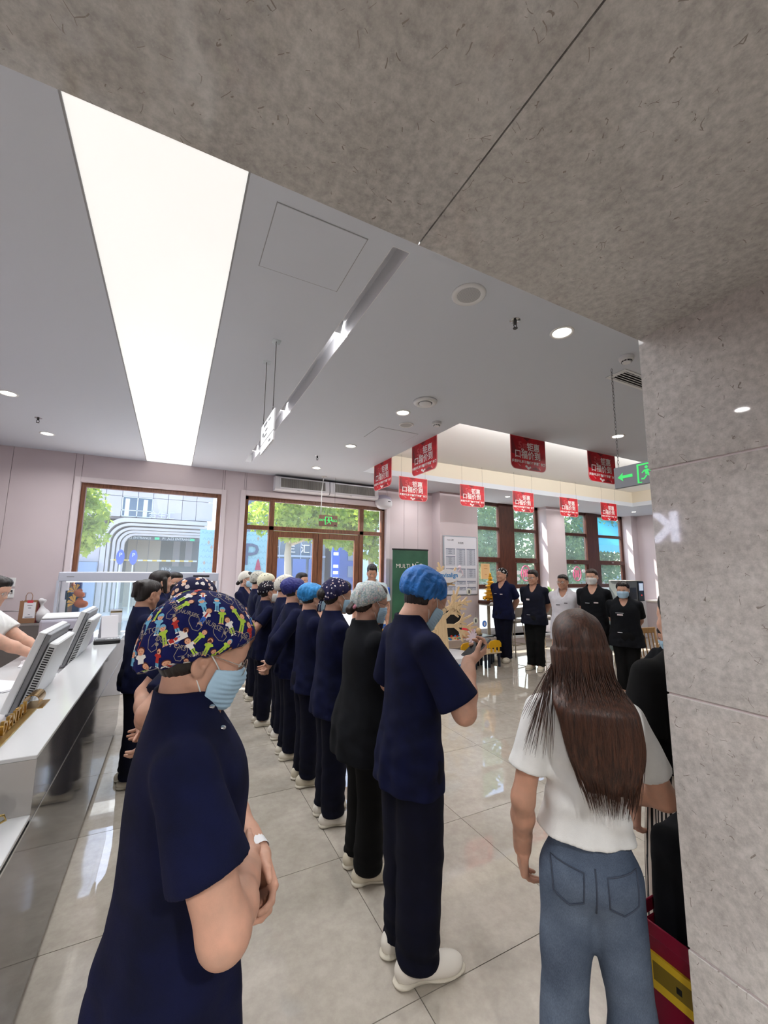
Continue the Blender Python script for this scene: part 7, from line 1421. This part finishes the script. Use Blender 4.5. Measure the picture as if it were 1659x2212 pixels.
p = Person('person with a black face mask looking back between the others, in navy scrubs', .045, 5.45, -30, S=1.63, q=1.3, pitch=5, yaw=-35, arms=('front', 'front')); dressed(p, seed=17); p.hair('tied'); p.mask('mask_black')
p = Person('receptionist with dark hair and glasses reaching over the desk at the left edge', -1.345, 4.42, -8, S=1.60, q=1.1, pitch=14, yaw=-4, lean=.10, skinc='skin_pale', armdef={0: dict(w=(.06, .26, .60), pole=(.7, -.2, -1), d=(.0, 1, -.15), n=(0, -.15, -1), curl=(20, 30, 20)), 1: dict(w=(.02, .26, .60), pole=(.6, -.2, -1), d=(-.1, 1, -.15), n=(0, -.15, -1), curl=(20, 30, 20))}); dressed(p, top='white_cloth', seed=18, sleeve=.7); p.hair('bob'); p.glasses()
# --- by the entrance
p = Person('dark-haired person with bare face standing before the left door leaf', 1.83, 6.42, -70, S=1.625, q=1.25, pitch=4, yaw=8, arms=('front', 'front'), skinc='skin_pale'); dressed(p, top='navy_grey', neck='v', seed=19); p.hair('bob')
p = Person('person with short dark hair bowed down before the right door leaf', 2.28, 6.30, -110, S=1.56, q=1.3, pitch=25, arms=('front', 'front')); dressed(p, top='navy_grey', seed=20); p.hair('tied')
p = Person('man in a pale short-sleeved shirt looking down, right of the entrance', 3.08, 6.45, -112, S=1.765, fem=False, q=1.0, pitch=16, yaw=0, arms=('side', 'side'), girth=1.08, skinc='skin_tan', chub=1.06); p.top(MATS['pale_shirt'], neck='v', hem=.45, sleeve=.8, seed=21); p.trousers(MATS['navy_dark']); p.shoes(MATS['rubber_dark']); p.hair('crew')
# --- facing row on the right, left to right
p = Person('doctor in navy scrubs and a black cap with white dots, leftmost on the right', 5.74, 6.14, 198, S=1.74, fem=False, q=.95, pitch=2, yaw=-12, arms=('behind', 'behind'), girth=1.05, skinc='skin_tan'); dressed(p, top='navy', pants='navy_dark', shoe='croc_white', kind='croc', neck='v', seed=22); p.hair('under'); p.cap(MATS['cap_mono'], 'fitted', puff=1.0, seed=16); p.badge(-.055, .715, .05, .014); p.badge(.07, .72, .05, .006, 'cuff_white', 'pen')
p = Person('doctor in dark scrubs with cropped black hair and glasses', 5.78, 5.40, 205, S=1.70, fem=False, q=.95, pitch=2, yaw=-8, arms=('behind', 'behind'), girth=1.08, skinc='skin_tan', chub=1.08); dressed(p, top='navy_grey', pants='black_plain', shoe='shoe_cream', kind='sneaker', neck='v', seed=23); p.hair('crew'); p.glasses('glasses_dark'); p.badge(.055, .70, .055, .03); p.badge(.06, .545, .06, .006, 'cuff_white', 'pocket_trim')
p = Person('doctor in a white coat with tied black hair and dark glasses', 5.78, 4.76, 205, S=1.64, q=.95, pitch=3, yaw=-8, arms=('behind', 'behind'), girth=1.12, skinc='skin_tan', chub=1.08); p.top(MATS['white_coat'], neck='v', long=True, hem=.36, seed=24, flare=.012, name='white_coat'); p.trousers(MATS['white_coat']); p.shoes(MATS['shoe_white']); p.hair('tied'); p.glasses('glasses_dark'); p.badge(-.06, .72, .05, .014, 'ink'); p.badge(.06, .70, .06, .012, 'ink', 'pen')
for s in (-1, 1):
    me = p.topo.data; bv = BVHTree.FromPolygons([v.co for v in me.vertices], [f.vertices[:] for f in me.polygons]); b = MB(); L = []
    for t_ in np.linspace(0, 1, 7):
        w_ = .038*math.sin(math.pi*min(t_*1.25+.12, 1)); row = []
        for e in (0, 1):
            h = bv.ray_cast(Vector((s*(.052-.046*t_+w_*e), .6, p.S*(.835-.10*t_))), Vector((0, -1, 0))); row.append(h[0]+Vector((0, .006, 0)) if h[0] else None)
        if all(r is not None for r in row): L.append(row)
    for a, c in zip(L[:-1], L[1:]): b.poly([a[0], a[1], c[1], c[0]], (0, .003, 0))
    if L: b.build('lapel', MATS['white_coat'], p.root)
p = Person('tall person in black scrubs with swept brown hair and a white mask', 5.80, 4.24, 205, S=1.735, q=.95, pitch=3, yaw=-5, arms=('behind', 'behind'), skinc='skin_pale'); dressed(p, top='black_cloth', pants='black_plain', shoe='shoe_white', neck='v', seed=25); p.hair('tied', 'hair_dark'); p.mask('mask_white'); p.badge(-.06, .705, .06, .016); p.badge(.06, .70, .06, .006, 'cuff_white', 'pen')
p = Person('short person in black scrubs with a dark flowered cap and blue mask', 5.80, 3.76, 208, S=1.555, q=.9, pitch=6, yaw=-2, arms=('behind', 'behind'), girth=1.14, skinc='skin'); dressed(p, top='black_cloth', pants='black_plain', shoe='shoe_white', neck='v', seed=26, hem=.42); p.hair('tied'); p.cap(MATS['cap_dark_floral'], 'fitted', puff=1.0, seed=18); p.mask(); p.badge(.045, .70, .07, .02); p.badge(.05, .715, .10, .005, 'cuff_white', 'pocket_trim'); p.badge(.06, .545, .06, .006, 'cuff_white', 'pocket_seam')
# --- near right: long-haired person in jeans, striped skirt, seated person
p = T = Person('person with very long brown hair, white tee and blue jeans, seen from behind', 1.215, .955, 46, S=1.555, q=.66, pitch=2, yaw=4, armdef={0: dict(w=(.125, .045, .485), pole=(.3, -1, 0), d=(.0, .25, -1), n=(-1, .2, .1), curl=(25, 30, 20)), 1: dict(w=(.045, .14, .60), pole=(.8, -.3, -.6), d=(-.5, .8, .1), n=(-.3, -.3, .9), curl=(35, 40, 25))}, shw=.92, girth=.74, skinc='skin_tan', stance=.100)
p.top(MATS['white_cloth'], neck='round', hem=.563, ease=1.04, flare=.010, sleeve=.68, sleeve_w=1.06, seed=31, h=.0058, wrinkle=2.0, name='white_tee'); p.trousers(MATS['denim'], w=.76, flare=.034, hemz=.045, seed=33, h=.0062, wrinkle=1.0, name='jeans'); p.shoes(MATS['shoe_white'])
def pockets(P):
    me = [c for c in P.root.children if c.name.startswith('jeans')][0]; bv = BVHTree.FromPolygons([v.co for v in me.data.vertices], [f.vertices[:] for f in me.data.polygons]); st = mat('denim_seam', (58, 66, 82), .8)
    pt = lambda x, z: (lambda h: h[0]+h[1]*.0015 if h[0] else None)(bv.ray_cast(Vector((x, -.6, z*P.S)), Vector((0, 1, 0))))
    for s in (-1, 1):
        o = [(.030, .525), (.115, .530), (.112, .478), (.072, .462), (.034, .473), (.030, .525)]; q = []
        for (x0, z0), (x1, z1) in zip(o[:-1], o[1:]): q += [pt(s*(x0+(x1-x0)*k/5), z0+(z1-z0)*k/5) for k in range(5)]
        q = [v for v in q if v is not None]; MB().tube(q, .0022, 6, closed=True).build('pocket_seam', st, me, sm=True)
    q = [v for v in (pt(0, z) for z in np.linspace(.535, .455, 9)) if v is not None]; MB().tube(q, .0022, 6).build('back_seam', st, me, sm=True)
pockets(T)
def long_hair(P):
    S = P.S; base = [ell((0, -.014, .040), (.079, .099, .086)), [ell((.004, -.05, -.02), (.082, .070, .10)), .03]]; pr = P.hprims(base); t = P.ht
    zs = np.array([t[2]-.01, t[2]-.10, 1.30, 1.24, 1.18, 1.12, 1.055])
    pr += [[loft(zs, [.084, .094, .116, .114, .106, .092, .060], [.074, .072, .052, .044, .040, .034, .014], [0, .004, .014, .026, .036, .042, .046], [t[1]-.03, t[1]-.045, -.130, -.138, -.137, -.135, -.132]), .035]]
    cuts = P.hprims([ell((0, .125, -.03), (.066, .085, .12))]); b = box_of(pr, .03); v = Vol(b[0], b[1], .0052).add(pr, .02).cut(cuts, .012); g = [(rs_, ph) for rs_, ph in zip(np.random.RandomState(2).uniform(60, 210, 9), np.random.RandomState(3).uniform(0, 6.28, 9))]
    def dd(X, Y, Z):
        k = np.clip((t[2]+.06-Z)/.30, .25, 1); u = (X-.05*(1.5-Z)*0)/(1+.5*np.clip((t[2]-Z), 0, .3))
        return sum(np.sin(u*f+p_+(Z*9)*math.sin(p_)) for f, p_ in g)*.0013*k
    v.disp(dd); vv, q = v.mesh(); o = link('long_hair', quad_mesh('long_hair', P.warp(vv), q), MATS['hair_brown'], P.root)
    bv = BVHTree.FromPolygons([x.co for x in o.data.vertices], [f.vertices[:] for f in o.data.polygons]); rs = random.Random(4); mb = MB(); tilt = .10
    for k in range(640):                                            # loose strands lying on the surface and past the ends
        x0 = rs.uniform(-.088, .088); pts = []; zt = rs.uniform(t[2]+.105, t[2]-.22) if k < 420 else rs.uniform(1.13, 1.28); ze = rs.uniform(1.00, 1.075) if k % 3 else rs.uniform(1.10, 1.25); wob = rs.uniform(0, 6); fan = rs.uniform(.85, 1.25); last = None
        for i in range(9):
            z = zt+(ze-zt)*i/8; dome = math.sqrt(max(.02, 1-max(0, (z-t[2]-.03)/.095)**2)); sp = 1+.42*min(max((t[2]-z)/.25, 0), 1); nar = 1-.40*max(0, (1.22-z)/.18); x = x0*dome*sp*(fan if z < t[2]-.1 else 1)*max(nar, .2)+.042*max(0, min(1, (1.45-z)/.4))+.004*math.sin(z*14+wob); h = bv.ray_cast(Vector((x, -.6, z)), Vector((0, 1, 0)))
            
            if not (h[0] and h[0].y < .05):
                if z > 1.12 or last is None: break
                y = last
            else: y = h[0].y-.0006
            last = y; pts.append((x, y, z))
        if len(pts) > 4: mb.tube(pts, .0009, 4, rads=([.0004]+[.0012]*(len(pts)-4)+[.001, .0007, .0003]))
    for k in range(60):                                             # wisps falling over the left shoulder
        x0 = rs.uniform(-.086, -.070); e = rs.uniform(-.19, -.10); z0 = t[2]-.05; z1 = rs.uniform(1.12, 1.25); mb.tube([(x0+(e-x0)*s_**.8, t[1]-.04+(-.115-t[1]+.04)*s_-.02*math.sin(s_*3), z0+(z1-z0)*s_) for s_ in np.linspace(0, 1, 9)], .0009, 4, rads=[.0009]*6+[.0008, .0006, .0003])
    tag(mb.build('loose_strands', MATS['hair_brown'], o, sm=True), kind='stuff')
long_hair(T)
p = Person('person in a black top and striped skirt, half hidden by the stone column', 1.93, 1.0, 62, S=1.60, q=.85, arms=('side', 'side'), girth=1.05, skinc='skin'); p.top(MATS['black_plain'], neck='round', hem=.57, sleeve=.78, seed=35, ease=1.02, sleeve_w=1.1, name='black_top'); p.shoes(MATS['shoe_white']); p.hair('tied')
sk = mat('striped_cloth', (226, 218, 206), .85); t = NT(sk); tc = t.n('TexCoord'); sx = t.n('SeparateXYZ'); t.l(tc.outputs['Object'], sx.inputs[0]); at = t.n('Math', operation='ARCTAN2'); t.l(sx.outputs[0], at.inputs[0]); t.l(sx.outputs[1], at.inputs[1]); mu = t.n('Math', operation='MULTIPLY'); t.l(at.outputs[0], mu.inputs[0]); mu.inputs[1].default_value = 11.0; fr = t.n('Math', operation='FRACT'); t.l(mu.outputs[0], fr.inputs[0]); gt = t.n('Math', operation='GREATER_THAN'); t.l(fr.outputs[0], gt.inputs[0]); gt.inputs[1].default_value = .52; t.l(t.mix(gt.outputs[0], (222, 212, 200), (22, 20, 22)), t.b.inputs['Base Color'])
s_ = p.S; L = [loft(np.array([.08, .20, .35, .48, .56, .60])*s_, np.array([.132, .130, .124, .116, .108, .098])*s_, np.array([.108, .106, .100, .092, .082, .074])*s_)]; b_ = box_of(L, .02); v = Vol(b_[0], b_[1], .008).add(L, .02).disp(lambda X, Y, Z: .007*np.sin(np.arctan2(X, Y)*14)*np.clip((1.0-Z)/.4, 0, 1)+.005*np.sin(np.arctan2(X, Y)*23+1)*np.clip((1.0-Z)/.5, 0, 1)); p.put('striped_skirt', v.mesh(), sk)
p = Person('person with a loosened blue mask sitting behind the column, head bowed', 4.95, 2.72, 175, S=1.60, q=1.1, pitch=16, yaw=0, arms=('side', 'side'), legs='sit', skinc='skin', armdef={0: dict(w=(.08, .24, .60), pole=(.8, -.5, -.6), d=(-.1, 1, -.2), n=(0, -.2, -1)), 1: dict(w=(.08, .24, .60), pole=(.8, -.5, -.6), d=(-.1, 1, -.2), n=(0, -.2, -1))}); p.top(MATS['black_cloth'], hem=.49, seed=36); p.trousers(MATS['black_plain']); p.shoes(MATS['shoe_white']); p.hair('bob'); p.mask(drop=.012)
wchair(5.03, 2.72, 85, 'wooden chair under the seated person behind the column')
